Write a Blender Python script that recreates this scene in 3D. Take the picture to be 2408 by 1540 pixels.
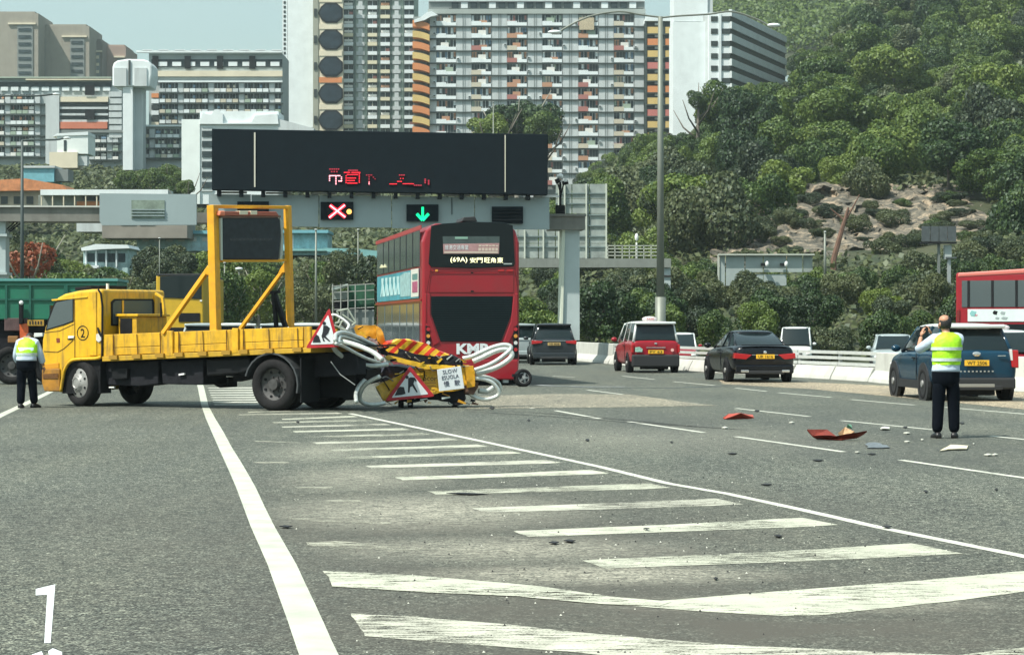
import bpy, bmesh, math, random
import numpy as np
from mathutils import Vector, Matrix, noise
random.seed(7); RNG = np.random.default_rng(11)
sc = bpy.context.scene
for o in list(bpy.data.objects): bpy.data.objects.remove(o)
COL = sc.collection
R = math.radians
# ---------------------------------------------------------------- camera
F = 5150.0; CX = 1204.0; HY = 765.0; H = 1.6       # survey constants: focal length, centre and horizon of the 2408 px wide photograph
cam = bpy.data.cameras.new('camera'); camo = bpy.data.objects.new('camera', cam); COL.objects.link(camo)
cam.sensor_width = 36; cam.lens = 36 * F / 2408; cam.shift_y = -5 / 2408
cam.clip_start = .2; cam.clip_end = 9000
camo.location = (0, 0, H); camo.rotation_euler = (R(90), 0, 0); sc.camera = camo
# ---------------------------------------------------------------- light
SUN_EL, SUN_AZ = 55, -126                             # elevation; azimuth measured from +Y clockwise (sun to the left, a little behind the camera)
w = bpy.data.worlds.new('World'); sc.world = w; w.use_nodes = True
nt = w.node_tree; nt.nodes.clear()
sky = nt.nodes.new('ShaderNodeTexSky'); sky.sky_type = 'NISHITA'; sky.sun_disc = False
sky.sun_elevation = R(SUN_EL); sky.sun_rotation = R(SUN_AZ); sky.air_density = 1.3; sky.dust_density = 3.0; sky.ozone_density = 2.0
tc = nt.nodes.new('ShaderNodeTexCoord'); mp = nt.nodes.new('ShaderNodeMapping'); mp.inputs['Scale'].default_value = (1.2, 1.2, 5)
cn = nt.nodes.new('ShaderNodeTexNoise'); cn.inputs['Scale'].default_value = 2.6; cn.inputs['Detail'].default_value = 6; cn.inputs['Roughness'].default_value = .55
cr = nt.nodes.new('ShaderNodeValToRGB'); cr.color_ramp.elements[0].position = .40; cr.color_ramp.elements[1].position = .72
cr.color_ramp.elements[0].color = (.45, .45, .45, 1); cr.color_ramp.elements[1].color = (.85, .85, .85, 1)
mixc = nt.nodes.new('ShaderNodeMixRGB'); mixc.inputs['Color2'].default_value = (3.2, 3.7, 3.75, 1)
tint = nt.nodes.new('ShaderNodeMixRGB'); tint.blend_type = 'MULTIPLY'; tint.inputs['Fac'].default_value = 1; tint.inputs['Color2'].default_value = (.88, 1.0, .95, 1)
bg = nt.nodes.new('ShaderNodeBackground'); bg.inputs['Strength'].default_value = .118
out = nt.nodes.new('ShaderNodeOutputWorld')
L = nt.links.new
L(tc.outputs['Generated'], mp.inputs['Vector']); L(mp.outputs['Vector'], cn.inputs['Vector']); L(cn.outputs['Fac'], cr.inputs['Fac'])
L(sky.outputs['Color'], mixc.inputs['Color1']); L(cr.outputs['Color'], mixc.inputs['Fac']); L(mixc.outputs['Color'], tint.inputs['Color1'])
L(tint.outputs['Color'], bg.inputs['Color']); L(bg.outputs['Background'], out.inputs['Surface'])
sl = bpy.data.lights.new('sun', 'SUN'); sl.energy = 3.8; sl.angle = R(.6); sl.color = (1, .955, .86)
so = bpy.data.objects.new('sun', sl); COL.objects.link(so)
az = R(SUN_AZ); el = R(SUN_EL)
sdir = Vector((math.sin(az) * math.cos(el), math.cos(az) * math.cos(el), math.sin(el)))
so.rotation_euler = sdir.to_track_quat('Z', 'Y').to_euler(); so.location = (-40, -20, 80)
vs = sc.view_settings; vs.view_transform = 'Standard'; vs.look = 'None'; vs.exposure = 0.78; vs.gamma = 1; vs.use_curve_mapping = False
cy = sc.cycles
cy.use_denoising = True; cy.max_bounces = 5; cy.diffuse_bounces = 3; cy.glossy_bounces = 3; cy.transmission_bounces = 3; cy.transparent_max_bounces = 6
cy.volume_bounces = 0; cy.caustics_reflective = False; cy.caustics_refractive = False; cy.sample_clamp_indirect = 4
# ---------------------------------------------------------------- helpers
def P(x, y, d): return Vector(((x - CX) / F * d, d, H - (y - HY) / F * d))
def G(x, y, z=0.0):
    d = F * (H - z) / (y - HY); return Vector(((x - CX) / F * d, d, z))
class Fr:
    """a vertical reference plane standing at (ox, oy), turned by deg; px() gives the plane coordinates (u, z) under a surveyed picture point"""
    def __init__(s, ox, oy, deg=0, oz=0):
        s.o = (ox, oy, oz); s.deg = deg; a = R(deg); s.u = (math.cos(a), math.sin(a)); s.w = (-math.sin(a), math.cos(a))
    def px(s, x, y, v=0.0):
        dx = (x - CX) / F; t = (v + s.o[0] * s.w[0] + s.o[1] * s.w[1]) / (dx * s.w[0] + s.w[1])
        return ((t * dx - s.o[0]) * s.u[0] + (t - s.o[1]) * s.u[1], H - (y - HY) / F * t - s.o[2])
    def poly(s, pts, v=0.0): return [s.px(x, y, v) for x, y in pts]
    def p3(s, x, y, v=0.0):
        u, z = s.px(x, y, v); return (u, v, z)
def N(nodes, t, **k):
    n = nodes.new(t)
    for a, b in k.items():
        if a in n.inputs: n.inputs[a].default_value = b
        else: setattr(n, a, b)
    return n
MATS = {}
def mat(name, col=(.5, .5, .5), rough=.6, metal=0.0, var=0.0, vs=4.0, bump=0.0, bs=30.0, emit=0.0, coat=0.0, dirt=0.0, streak=0.0, stretch=(1, 1, 1), spec=.5):
    if name in MATS: return MATS[name]
    m = bpy.data.materials.new(name); m.use_nodes = True; t = m.node_tree; n = t.nodes; l = t.links.new
    b = n['Principled BSDF']; b.inputs['Base Color'].default_value = (*col, 1); b.inputs['Roughness'].default_value = rough
    b.inputs['Metallic'].default_value = metal; b.inputs['Coat Weight'].default_value = coat; b.inputs['Coat Roughness'].default_value = .06
    b.inputs['Specular IOR Level'].default_value = spec
    if emit: b.inputs['Emission Color'].default_value = (*col, 1); b.inputs['Emission Strength'].default_value = emit
    if var or dirt or streak or bump:
        c = N(n, 'ShaderNodeTexCoord'); mpp = N(n, 'ShaderNodeMapping'); mpp.inputs['Scale'].default_value = stretch
        l(c.outputs['Object'], mpp.inputs['Vector']); V = mpp.outputs['Vector']
        src = None
        if var:
            a = N(n, 'ShaderNodeTexNoise', Scale=vs, Detail=5.0, Roughness=.6); l(V, a.inputs['Vector'])
            mr = N(n, 'ShaderNodeMapRange'); mr.inputs['From Min'].default_value = .25; mr.inputs['From Max'].default_value = .75
            mr.inputs['To Min'].default_value = 1 - var; mr.inputs['To Max'].default_value = 1 + var; l(a.outputs['Fac'], mr.inputs['Value'])
            mx = N(n, 'ShaderNodeMixRGB', blend_type='MULTIPLY'); mx.inputs['Fac'].default_value = 1; mx.inputs['Color1'].default_value = (*col, 1)
            l(mr.outputs['Result'], mx.inputs['Color2']); src = mx.outputs['Color']
        if dirt or streak:
            mp2 = N(n, 'ShaderNodeMapping'); mp2.inputs['Scale'].default_value = (1, 1, .12 if streak else 1); l(c.outputs['Object'], mp2.inputs['Vector'])
            a = N(n, 'ShaderNodeTexNoise', Scale=vs * (2.2 if streak else .7), Detail=6.0, Roughness=.65); l(mp2.outputs['Vector'], a.inputs['Vector'])
            rp = N(n, 'ShaderNodeValToRGB'); rp.color_ramp.elements[0].position = .5; rp.color_ramp.elements[1].position = .78; l(a.outputs['Fac'], rp.inputs['Fac'])
            ml = N(n, 'ShaderNodeMath', operation='MULTIPLY'); ml.inputs[1].default_value = max(dirt, streak); l(rp.outputs['Color'], ml.inputs[0])
            mx = N(n, 'ShaderNodeMixRGB'); mx.inputs['Color1'].default_value = (*col, 1); mx.inputs['Color2'].default_value = (.07, .06, .05, 1)
            if src: l(src, mx.inputs['Color1'])
            l(ml.outputs['Value'], mx.inputs['Fac']); src = mx.outputs['Color']
        if src: l(src, b.inputs['Base Color'])
        if bump:
            a = N(n, 'ShaderNodeTexNoise', Scale=bs, Detail=4.0); l(V, a.inputs['Vector'])
            bp = N(n, 'ShaderNodeBump', Strength=bump, Distance=.02); l(a.outputs['Fac'], bp.inputs['Height']); l(bp.outputs['Normal'], b.inputs['Normal'])
    MATS[name] = m; return m
class MB:
    def __init__(s): s.v = []; s.f = []; s.m = []
    def add(s, vs, fs, m=0):
        k = len(s.v); s.v += [tuple(p) for p in vs]; s.f += [tuple(i + k for i in f) for f in fs]; s.m += [m] * len(fs); return s
    def hexa(s, p, m=0): return s.add(p, [(0, 3, 2, 1), (4, 5, 6, 7), (0, 1, 5, 4), (1, 2, 6, 5), (2, 3, 7, 6), (3, 0, 4, 7)], m)
    def box(s, x0, x1, y0, y1, z0, z1, m=0):
        return s.hexa([(x0, y0, z0), (x1, y0, z0), (x1, y1, z0), (x0, y1, z0), (x0, y0, z1), (x1, y0, z1), (x1, y1, z1), (x0, y1, z1)], m)
    def prism(s, poly, a0, a1, axis='y', m=0):
        n = len(poly)
        q = {'y': lambda p, a: (p[0], a, p[1]), 'x': lambda p, a: (a, p[0], p[1]), 'z': lambda p, a: (p[0], p[1], a)}[axis]
        vs = [q(p, a0) for p in poly] + [q(p, a1) for p in poly]
        return s.add(vs, [tuple(range(n)), tuple(range(2 * n - 1, n - 1, -1))] + [(i, i + n, (i + 1) % n + n, (i + 1) % n) for i in range(n)], m)
    def cyl(s, p0, p1, r0, r1=None, n=10, m=0):
        r1 = r0 if r1 is None else r1; p0 = Vector(p0); p1 = Vector(p1); d = (p1 - p0).normalized()
        a = d.orthogonal().normalized(); b = d.cross(a)
        if n == 4: a, b = (a + b).normalized(), (b - a).normalized()
        vs = []
        for p, r in ((p0, r0), (p1, r1)):
            for i in range(n): t = 2 * math.pi * (i + .5) / n; vs.append(p + (a * math.cos(t) + b * math.sin(t)) * r)
        return s.add(vs, [tuple(range(n - 1, -1, -1)), tuple(range(n, 2 * n))] + [(i, (i + 1) % n, (i + 1) % n + n, i + n) for i in range(n)], m)
    def tube(s, pts, r, n=8, closed=False, m=0):
        pts = [Vector(p) for p in pts]; k = len(pts); rings = []; prev = None
        for i, p in enumerate(pts):
            if closed: t = (pts[(i + 1) % k] - pts[i - 1])
            else: t = pts[min(i + 1, k - 1)] - pts[max(i - 1, 0)]
            t.normalize()
            a = t.orthogonal().normalized() if prev is None else (prev - t * prev.dot(t)).normalized()
            prev = a; b = t.cross(a); rr = r[i] if isinstance(r, (list, tuple)) else r
            rings.append([p + (a * math.cos(2 * math.pi * j / n) + b * math.sin(2 * math.pi * j / n)) * rr for j in range(n)])
        return s.loft(rings, not closed, m, closed)
    def loft(s, rings, caps=True, m=0, closed=False):
        n = len(rings[0]); k = len(rings); vs = [p for r in rings for p in r]; fs = []
        for i in range(k if closed else k - 1):
            a = i * n; b = ((i + 1) % k) * n
            for j in range(n): fs.append((a + j, a + (j + 1) % n, b + (j + 1) % n, b + j))
        if caps: fs += [tuple(range(n - 1, -1, -1)), tuple(range((k - 1) * n, k * n))]
        return s.add(vs, fs, m)
    def ball(s, c, r, nu=12, nv=8, m=0):
        if not isinstance(r, (tuple, list)): r = (r, r, r)
        rings = []
        for j in range(nv + 1):
            t = math.pi * (j + .02) / (nv + .04); rings.append([(c[0] + r[0] * math.sin(t) * math.cos(2 * math.pi * i / nu), c[1] + r[1] * math.sin(t) * math.sin(2 * math.pi * i / nu), c[2] - r[2] * math.cos(t)) for i in range(nu)])
        return s.loft(rings, True, m)
    def mesh(s, name, mats, smooth=False, fix=True):
        me = bpy.data.meshes.new(name); me.from_pydata(s.v, [], s.f)
        for m in (mats if isinstance(mats, (list, tuple)) else [mats]): me.materials.append(m)
        if any(s.m): me.polygons.foreach_set('material_index', s.m)
        if fix:
            b = bmesh.new(); b.from_mesh(me); bmesh.ops.recalc_face_normals(b, faces=b.faces); b.to_mesh(me); b.free()
        if smooth: me.polygons.foreach_set('use_smooth', [True] * len(me.polygons))
        me.update(); return me
    def build(s, name, mats, parent=None, bevel=0, smooth=False, sub=0, label=None, seg=2, fix=True):
        o = bpy.data.objects.new(name, s.mesh(name, mats, smooth, fix)); COL.objects.link(o)
        if parent: o.parent = parent
        if sub: md = o.modifiers.new('s', 'SUBSURF'); md.levels = md.render_levels = sub
        if bevel: md = o.modifiers.new('b', 'BEVEL'); md.width = bevel; md.segments = seg; md.limit_method = 'ANGLE'; md.angle_limit = R(35)
        if label: o['label'] = label
        return o
def tag(o, label=None, cat=None, group=None, kind=None):
    if label: o['label'] = label
    if cat: o['category'] = cat
    if group: o['group'] = group
    if kind: o['kind'] = kind
    return o
def thing(name, label, cat, loc=(0, 0, 0), deg=0, group=None):
    o = bpy.data.objects.new(name, None); COL.objects.link(o); o.location = loc; o.rotation_euler = (0, 0, R(deg)); o.empty_display_size = .2
    return tag(o, label, cat, group)
def fthing(name, label, cat, fr, group=None): return thing(name, label, cat, fr.o, fr.deg, group)
def inst(src, parent=None, loc=(0, 0, 0), rot=(0, 0, 0), scale=(1, 1, 1), name=None):
    o = src.copy(); COL.objects.link(o); o.parent = parent; o.location = loc; o.rotation_euler = rot; o.scale = scale
    if name: o.name = name
    return o
def newobj(name, me, parent=None, loc=(0, 0, 0), rot=(0, 0, 0), scale=(1, 1, 1)):
    o = bpy.data.objects.new(name, me); COL.objects.link(o); o.parent = parent; o.location = loc; o.rotation_euler = rot; o.scale = scale; return o
def plate(name, fr, parent, pts, v0, v1, m, bevel=0, label=None):
    """a slab whose outline is given by surveyed points on the plane v0 of the frame"""
    return MB().prism(fr.poly(pts, v0), v0, v1).build(name, m, parent, bevel=bevel, label=label)
def rect(x0, y0, x1, y1): return [(x0, y0), (x1, y0), (x1, y1), (x0, y1)]
def text(name, s, m, parent, c, w_, h_, depth=.004, rot=0, face='-y', shear=0, bold=0.0):
    cu = bpy.data.curves.new('t', 'FONT'); cu.body = s; cu.size = 1; cu.extrude = .5; cu.align_x = 'CENTER'; cu.resolution_u = 2; cu.offset = bold
    to = bpy.data.objects.new('t', cu); COL.objects.link(to)
    me = bpy.data.meshes.new_from_object(to); bpy.data.objects.remove(to); me.name = name
    n = len(me.vertices); a = np.empty(n * 3); me.vertices.foreach_get('co', a); a = a.reshape(-1, 3)
    lo = a.min(0); hi = a.max(0); a = (a - (lo + hi) / 2) / np.maximum(hi - lo, 1e-6)
    x = a[:, 0] * w_; y = a[:, 1] * h_; x = x + y * shear; z = a[:, 2] * depth
    cr_, sr = math.cos(rot), math.sin(rot); x, y = x * cr_ - y * sr, x * sr + y * cr_
    if face == '-y': q = np.stack([x + c[0], -z + c[1], y + c[2]], 1)
    elif face == '-x': q = np.stack([-z + c[0], -x + c[1], y + c[2]], 1)
    else: q = np.stack([x + c[0], y + c[1], z + c[2]], 1)
    me.vertices.foreach_set('co', q.ravel()); me.materials.clear(); me.materials.append(m); me.update()
    return newobj(name, me, parent)
def smooth_path(pts, k=4, closed=False):
    pts = [Vector(p) for p in pts]; n = len(pts); o = []
    for i in range(n if closed else n - 1):
        p0 = pts[i - 1] if (i or closed) else pts[0]; p1 = pts[i]; p2 = pts[(i + 1) % n]; p3 = pts[(i + 2) % n] if (closed or i + 2 < n) else pts[-1]
        for j in range(k):
            t = j / k; o.append(.5 * ((2 * p1) + (p2 - p0) * t + (2 * p0 - 5 * p1 + 4 * p2 - p3) * t * t + (3 * p1 - p0 - 3 * p2 + p3) * t ** 3))
    if not closed: o.append(pts[-1])
    return o
# shared materials
YEL = mat('yellow_truck_paint', (.72, .415, .012), .42, var=.2, vs=3.2, streak=.85, coat=.25, bump=.25, bs=5)
YEL2 = mat('yellow_deck_paint', (.64, .36, .014), .55, var=.3, vs=4, streak=1.0, bump=.3, bs=9)
BLK = mat('black_metal', (.010, .011, .013), .6, var=.3, vs=6, spec=.2)
CHAS = mat('grimy_chassis_steel', (.016, .017, .021), .75, var=.4, vs=5, spec=.15)
RUB = mat('tyre_rubber', (.016, .016, .017), .85, var=.35, vs=9, spec=.2)
RIM = mat('grey_steel_rim', (.34, .34, .33), .45, metal=.4, var=.3, vs=9)
RIMD = mat('dark_steel_rim', (.06, .06, .06), .55, metal=.2, var=.4, vs=9)
GLS = mat('dark_glass', (.010, .018, .020), .05, spec=.45)
GLSL = mat('sky_toned_glass', (.085, .11, .115), .10, spec=.5)  # sky reflection is put into the pale base colour
WHT = mat('white_paint', (.78, .80, .78), .45, var=.06)
RED = mat('bus_red_paint', (.30, .010, .020), .3, coat=.25, var=.08, vs=1.5, dirt=.25)
SIGNRED = mat('sign_red', (.45, .02, .03), .4, var=.25, vs=8)
SIGNWHT = mat('sign_white', (.74, .78, .80), .35, var=.08, vs=8)
SIGNBLK = mat('sign_black', (.012, .014, .02), .5)
PLATEY = mat('number_plate_yellow', (.85, .48, .03), .5)
TAIL = mat('tail_lamp_red', (.42, .012, .015), .2, coat=.5)
TAILW = mat('lamp_clear', (.7, .7, .68), .15)
CHR = mat('chrome_trim', (.7, .7, .7), .2, metal=.9)
GALV = mat('galvanised_steel', (.42, .45, .45), .5, metal=.5, var=.15, vs=4)
CONC = mat('pale_concrete', (.52, .53, .49), .85, var=.12, vs=1.2, streak=.25, bump=.2, bs=14)
PLAST = mat('black_plastic', (.02, .021, .023), .6)
# ---------------------------------------------------------------- terrain
BAR = [G(1357, 847), G(1480, 859), G(1617, 871), G(1760, 880), G(1906, 888.5), G(2058, 897), G(2110, 905), G(2408, 920), G(2900, 948)]
BY = [p.y for p in BAR][::-1]; BX = [p.x for p in BAR][::-1]
def bar_x(Y): return np.interp(Y, BY, BX)
def hz(X, Y):
    X = np.asarray(X, float); Y = np.asarray(Y, float)
    px = 1204 + 5150 * X / np.maximum(Y, 20)
    r = np.interp(Y, [108, 118, 150, 190, 240, 330, 430, 520, 650, 800, 1200], [-.5, -.2, 3.2, 7.5, 17, 35, 60, 84, 118, 150, 190])
    l = np.interp(Y, [130, 165, 220, 300, 360, 480, 600, 800, 1200], [0, 1.2, 6.5, 13.5, 23, 36, 44, 56, 70])
    t = np.clip((px - 1230) / 760, 0, 1); t = t * t * (3 - 2 * t)
    z = l * (1 - t) + r * t
    off = -np.clip((X - bar_x(Y) - .55) * .12, 0, .5)
    near = np.where(px > 1204, off, 0.0)
    k = np.clip((Y - 104) / 10, 0, 1)
    nz = np.sin(X * .11 + Y * .05) * np.cos(Y * .083 - X * .06) * np.clip((Y - 125) / 60, 0, 1) * 1.3
    cap = H + (HY - np.interp(px, [1200, 1340, 1480, 1600, 1680, 1760, 1850, 1900, 1960, 2040, 2100, 2200], [520, 470, 372, 362, 275, 250, 232, 165, 95, 25, -80, -400])) * Y / F
    zz = np.where((px > 1200) & (Y > 150), np.minimum(z + nz, cap), z + nz)
    return near * (1 - k) + zz * k
def grid_mesh(name, xs, ys, m, zf=hz, zo=0.0):
    Xg, Yg = np.meshgrid(xs, ys); Z = zf(Xg, Yg) + zo; n, k = Xg.shape
    v = np.stack([Xg, Yg, Z], -1).reshape(-1, 3)
    i = (np.arange(n - 1)[:, None] * k + np.arange(k - 1)).ravel(); f = np.stack([i, i + 1, i + k + 1, i + k], 1)
    me = bpy.data.meshes.new(name); me.from_pydata(v.tolist(), [], f.tolist()); me.materials.append(m)
    me.polygons.foreach_set('use_smooth', [True] * len(me.polygons)); return me
# asphalt: coarse aggregate, oil, pale dust where the crash scraped it
def asphalt(name, base, dust=True, tone=1.0):
    m = bpy.data.materials.new(name); m.use_nodes = True; t = m.node_tree; n = t.nodes; l = t.links.new; b = n['Principled BSDF']
    c = N(n, 'ShaderNodeTexCoord'); V = c.outputs['Object']
    def nz(s, d=3.0, r=.6, vec=V):
        a = N(n, 'ShaderNodeTexNoise', Scale=s, Detail=d, Roughness=r); l(vec, a.inputs['Vector']); return a.outputs['Fac']
    def ramp(src, p0, p1, c0, c1):
        a = N(n, 'ShaderNodeValToRGB'); a.color_ramp.elements[0].position = p0; a.color_ramp.elements[1].position = p1
        a.color_ramp.elements[0].color = (*c0, 1); a.color_ramp.elements[1].color = (*c1, 1); l(src, a.inputs['Fac']); return a.outputs['Color']
    def mul(a, b_): x = N(n, 'ShaderNodeMixRGB', blend_type='MULTIPLY'); x.inputs['Fac'].default_value = 1; l(a, x.inputs['Color1']); l(b_, x.inputs['Color2']); return x.outputs['Color']
    vs1 = N(n, 'ShaderNodeTexVoronoi', Scale=58.0); l(V, vs1.inputs['Vector']); sp1 = N(n, 'ShaderNodeSeparateColor'); l(vs1.outputs['Color'], sp1.inputs['Color'])
    vs2 = N(n, 'ShaderNodeTexVoronoi', Scale=21.0); l(V, vs2.inputs['Vector']); sp2 = N(n, 'ShaderNodeSeparateColor'); l(vs2.outputs['Color'], sp2.inputs['Color'])
    col = ramp(nz(62, 2, .6), .42, .58, [x * .22 * tone for x in base], [x * 2.0 * tone for x in base])
    col = mul(col, ramp(sp1.outputs[0], .05, .95, (.30, .32, .34), (1.82, 1.78, 1.70)))
    col = mul(col, ramp(sp2.outputs[0], .05, .95, (.62, .65, .65), (1.42, 1.38, 1.33)))
    col = mul(col, ramp(nz(24, 3, .8), .38, .62, (.6,) * 3, (1.4,) * 3))
    col = mul(col, ramp(nz(9, 5, .85), .36, .64, (.70,) * 3, (1.32,) * 3))
    mp_ = N(n, 'ShaderNodeMapping'); mp_.inputs['Rotation'].default_value = (0, 0, R(-7)); mp_.inputs['Scale'].default_value = (1, .12, 1); l(V, mp_.inputs['Vector'])
    col = mul(col, ramp(nz(.9, 4, .6, mp_.outputs['Vector']), .3, .7, (.8, .82, .84), (1.14, 1.13, 1.08)))
    col = mul(col, ramp(nz(.25, 4, .6), .3, .7, (.86,) * 3, (1.12,) * 3))
    vo = N(n, 'ShaderNodeTexVoronoi', Scale=38.0); l(V, vo.inputs['Vector'])
    chip = ramp(vo.outputs['Distance'], .06, .13, (1,) * 3, (0,) * 3)
    vc = N(n, 'ShaderNodeTexNoise', Scale=9.0, Detail=2.0); l(V, vc.inputs['Vector']); gate = ramp(vc.outputs['Fac'], .52, .6, (0,) * 3, (1,) * 3)
    mx = N(n, 'ShaderNodeMixRGB'); mx.inputs['Color2'].default_value = (.36, .37, .32, 1); l(col, mx.inputs['Color1'])
    l(mul(chip, gate), mx.inputs['Fac']); col = mx.outputs['Color']
    if dust:
        def blobs(lst, sc1, st, p0, p1, colr, mx_):
            nonlocal col
            tot = None
            for (x, y, rx, ry, amt) in lst:
                p = G(x, y); q = N(n, 'ShaderNodeMapping', vector_type='TEXTURE'); q.inputs['Location'].default_value = (p.x, p.y, 0); q.inputs['Scale'].default_value = (rx, ry, 1); l(V, q.inputs['Vector'])
                gr = N(n, 'ShaderNodeTexGradient', gradient_type='SPHERICAL'); l(q.outputs['Vector'], gr.inputs['Vector'])
                ml = N(n, 'ShaderNodeMath', operation='MULTIPLY'); ml.inputs[1].default_value = amt * 1.7; l(gr.outputs['Fac'], ml.inputs[0])
                if tot is None: tot = ml.outputs['Value']
                else: ad = N(n, 'ShaderNodeMath', operation='ADD'); l(tot, ad.inputs[0]); l(ml.outputs['Value'], ad.inputs[1]); tot = ad.outputs['Value']
            q = N(n, 'ShaderNodeMapping'); q.inputs['Rotation'].default_value = (0, 0, R(10)); q.inputs['Scale'].default_value = (1, st, 1); l(V, q.inputs['Vector'])
            s = ramp(nz(sc1, 8, .82, q.outputs['Vector']), p0, p1, (0,) * 3, (mx_,) * 3)
            if mx_ > 1: s = mul(s, ramp(sp1.outputs[1], .15, .75, (.12,) * 3, (1.25,) * 3))
            ml = N(n, 'ShaderNodeMath', operation='MULTIPLY', use_clamp=True); l(tot, ml.inputs[0]); l(s, ml.inputs[1])
            mx = N(n, 'ShaderNodeMixRGB'); mx.inputs['Color2'].default_value = (*colr, 1); l(col, mx.inputs['Color1']); l(ml.outputs['Value'], mx.inputs['Fac']); col = mx.outputs['Color']
        blobs(((1100, 1250, 5, 9, .9), (1900, 1500, 4, 4, .9)), .8, 1, .2, .7, (.084, .078, .064), .7)
        blobs(((1640, 1000, 5, 9, .7), (2250, 1060, 4, 5, .8)), 1.4, 3, .4, .7, (.062, .065, .062), .8)
        blobs(((860, 1120, 1.1, 2.6, .5), (1000, 1200, 1.6, 2.2, .75), (1200, 1290, 1.6, 1.1, .6), (1420, 1350, 1.4, .7, .8), (1900, 1420, 1.4, .5, .5), (760, 1060, .9, 3.0, .4), (1500, 1030, 4, 5, .22)), 4.5, 3.5, .40, .62, (.40, .385, .31), 1.4)
    l(col, b.inputs['Base Color']); b.inputs['Roughness'].default_value = .8; b.inputs['Specular IOR Level'].default_value = .35
    bp = N(n, 'ShaderNodeBump', Strength=.5, Distance=.006); l(nz(75, 3, .7), bp.inputs['Height']); l(bp.outputs['Normal'], b.inputs['Normal'])
    MATS[name] = m; return m
ASP = asphalt('asphalt', (.084, .092, .081))
def soil(name, c1, c2, s1=.15, s2=2.0):
    m = bpy.data.materials.new(name); m.use_nodes = True; t = m.node_tree; n = t.nodes; l = t.links.new; b = n['Principled BSDF']
    c = N(n, 'ShaderNodeTexCoord'); a = N(n, 'ShaderNodeTexNoise', Scale=s1, Detail=9.0, Roughness=.7); l(c.outputs['Object'], a.inputs['Vector'])
    r = N(n, 'ShaderNodeValToRGB'); r.color_ramp.elements[0].position = .38; r.color_ramp.elements[1].position = .62
    r.color_ramp.elements[0].color = (*c1, 1); r.color_ramp.elements[1].color = (*c2, 1); l(a.outputs['Fac'], r.inputs['Fac']); l(r.outputs['Color'], b.inputs['Base Color'])
    b.inputs['Roughness'].default_value = .95
    a2 = N(n, 'ShaderNodeTexNoise', Scale=s2, Detail=6.0); l(c.outputs['Object'], a2.inputs['Vector'])
    bp = N(n, 'ShaderNodeBump', Strength=.7, Distance=.3); l(a2.outputs['Fac'], bp.inputs['Height']); l(bp.outputs['Normal'], b.inputs['Normal'])
    MATS[name] = m; return m
SOIL = soil('hill_soil', (.022, .034, .014), (.06, .065, .03))
xs = np.concatenate([np.linspace(-400, -60, 18), np.linspace(-50, 60, 89), np.linspace(70, 400, 34)])
ys = np.concatenate([np.linspace(106, 260, 62), np.linspace(266, 1250, 80)])
terr = newobj('hillside_terrain', grid_mesh('hillside_terrain', xs, ys, SOIL)); tag(terr, kind='structure')
xs = np.concatenate([[-300, -120, -60, -30], np.linspace(-20, 40, 81), [60, 120, 300]]); ys = np.concatenate([[-60, -20, 0, 5], np.linspace(8, 106, 60)])
road = newobj('road', grid_mesh('road', xs, ys, ASP)); tag(road, kind='structure')
far_road = newobj('far_road', MB().add([(-60, 106.0, .004), (-.6, 106, .004), (-2.5, 170, .6), (-60, 170, .6)], [(0, 1, 2, 3)]).mesh('far_road', ASP)); tag(far_road, kind='structure')
# pale and buff surfacing
BUFF = asphalt('buff_surfacing', (.25, .215, .165), False); PALE = asphalt('pale_surfacing', (.185, .175, .145), False); DARKP = asphalt('dark_patch_asphalt', (.055, .056, .052), False)
def sheet(name, pts, m, z, parent=road, hard=True):
    if hard:
        p = [G(x, y, z) for x, y in pts]; q = []
        for i in range(len(p)):
            e = p[(i + 1) % len(p)] - p[i]; k = max(1, int(e.length / .12))
            for j in range(k): s_ = p[i] + e * (j / k); q.append(s_ + (Vector((random.gauss(0, .005), random.gauss(0, .003), 0)) if 'hatch' in name else Vector()))
        p = q
        return MB().add(p, [tuple(range(len(p)))]).build(name, m, parent)
a = [(1700, 903), (1900, 914), (2110, 933), (2408, 962), (2700, 988)]; b_ = [(1690, 893), (1900, 898), (2075, 906.5), (2408, 922), (2700, 940)]
for nm, A, B, m, z in (('buff_lane_surface', a, b_, BUFF, .004),
                       ('pale_lane_patch', [(1095, 960), (1250, 959), (1460, 957), (1690, 953)], [(1130, 931), (1290, 926), (1480, 927), (1640, 949)], PALE, .004)):
    mb = MB(); pa = [G(x, y, z) for x, y in A]; pb = [G(x, y, z) for x, y in B]; k = len(pa)
    mb.add(pa + pb, [(i, i + 1, k + i + 1, k + i) for i in range(k - 1)]); tag(mb.build(nm, m, road))
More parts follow.
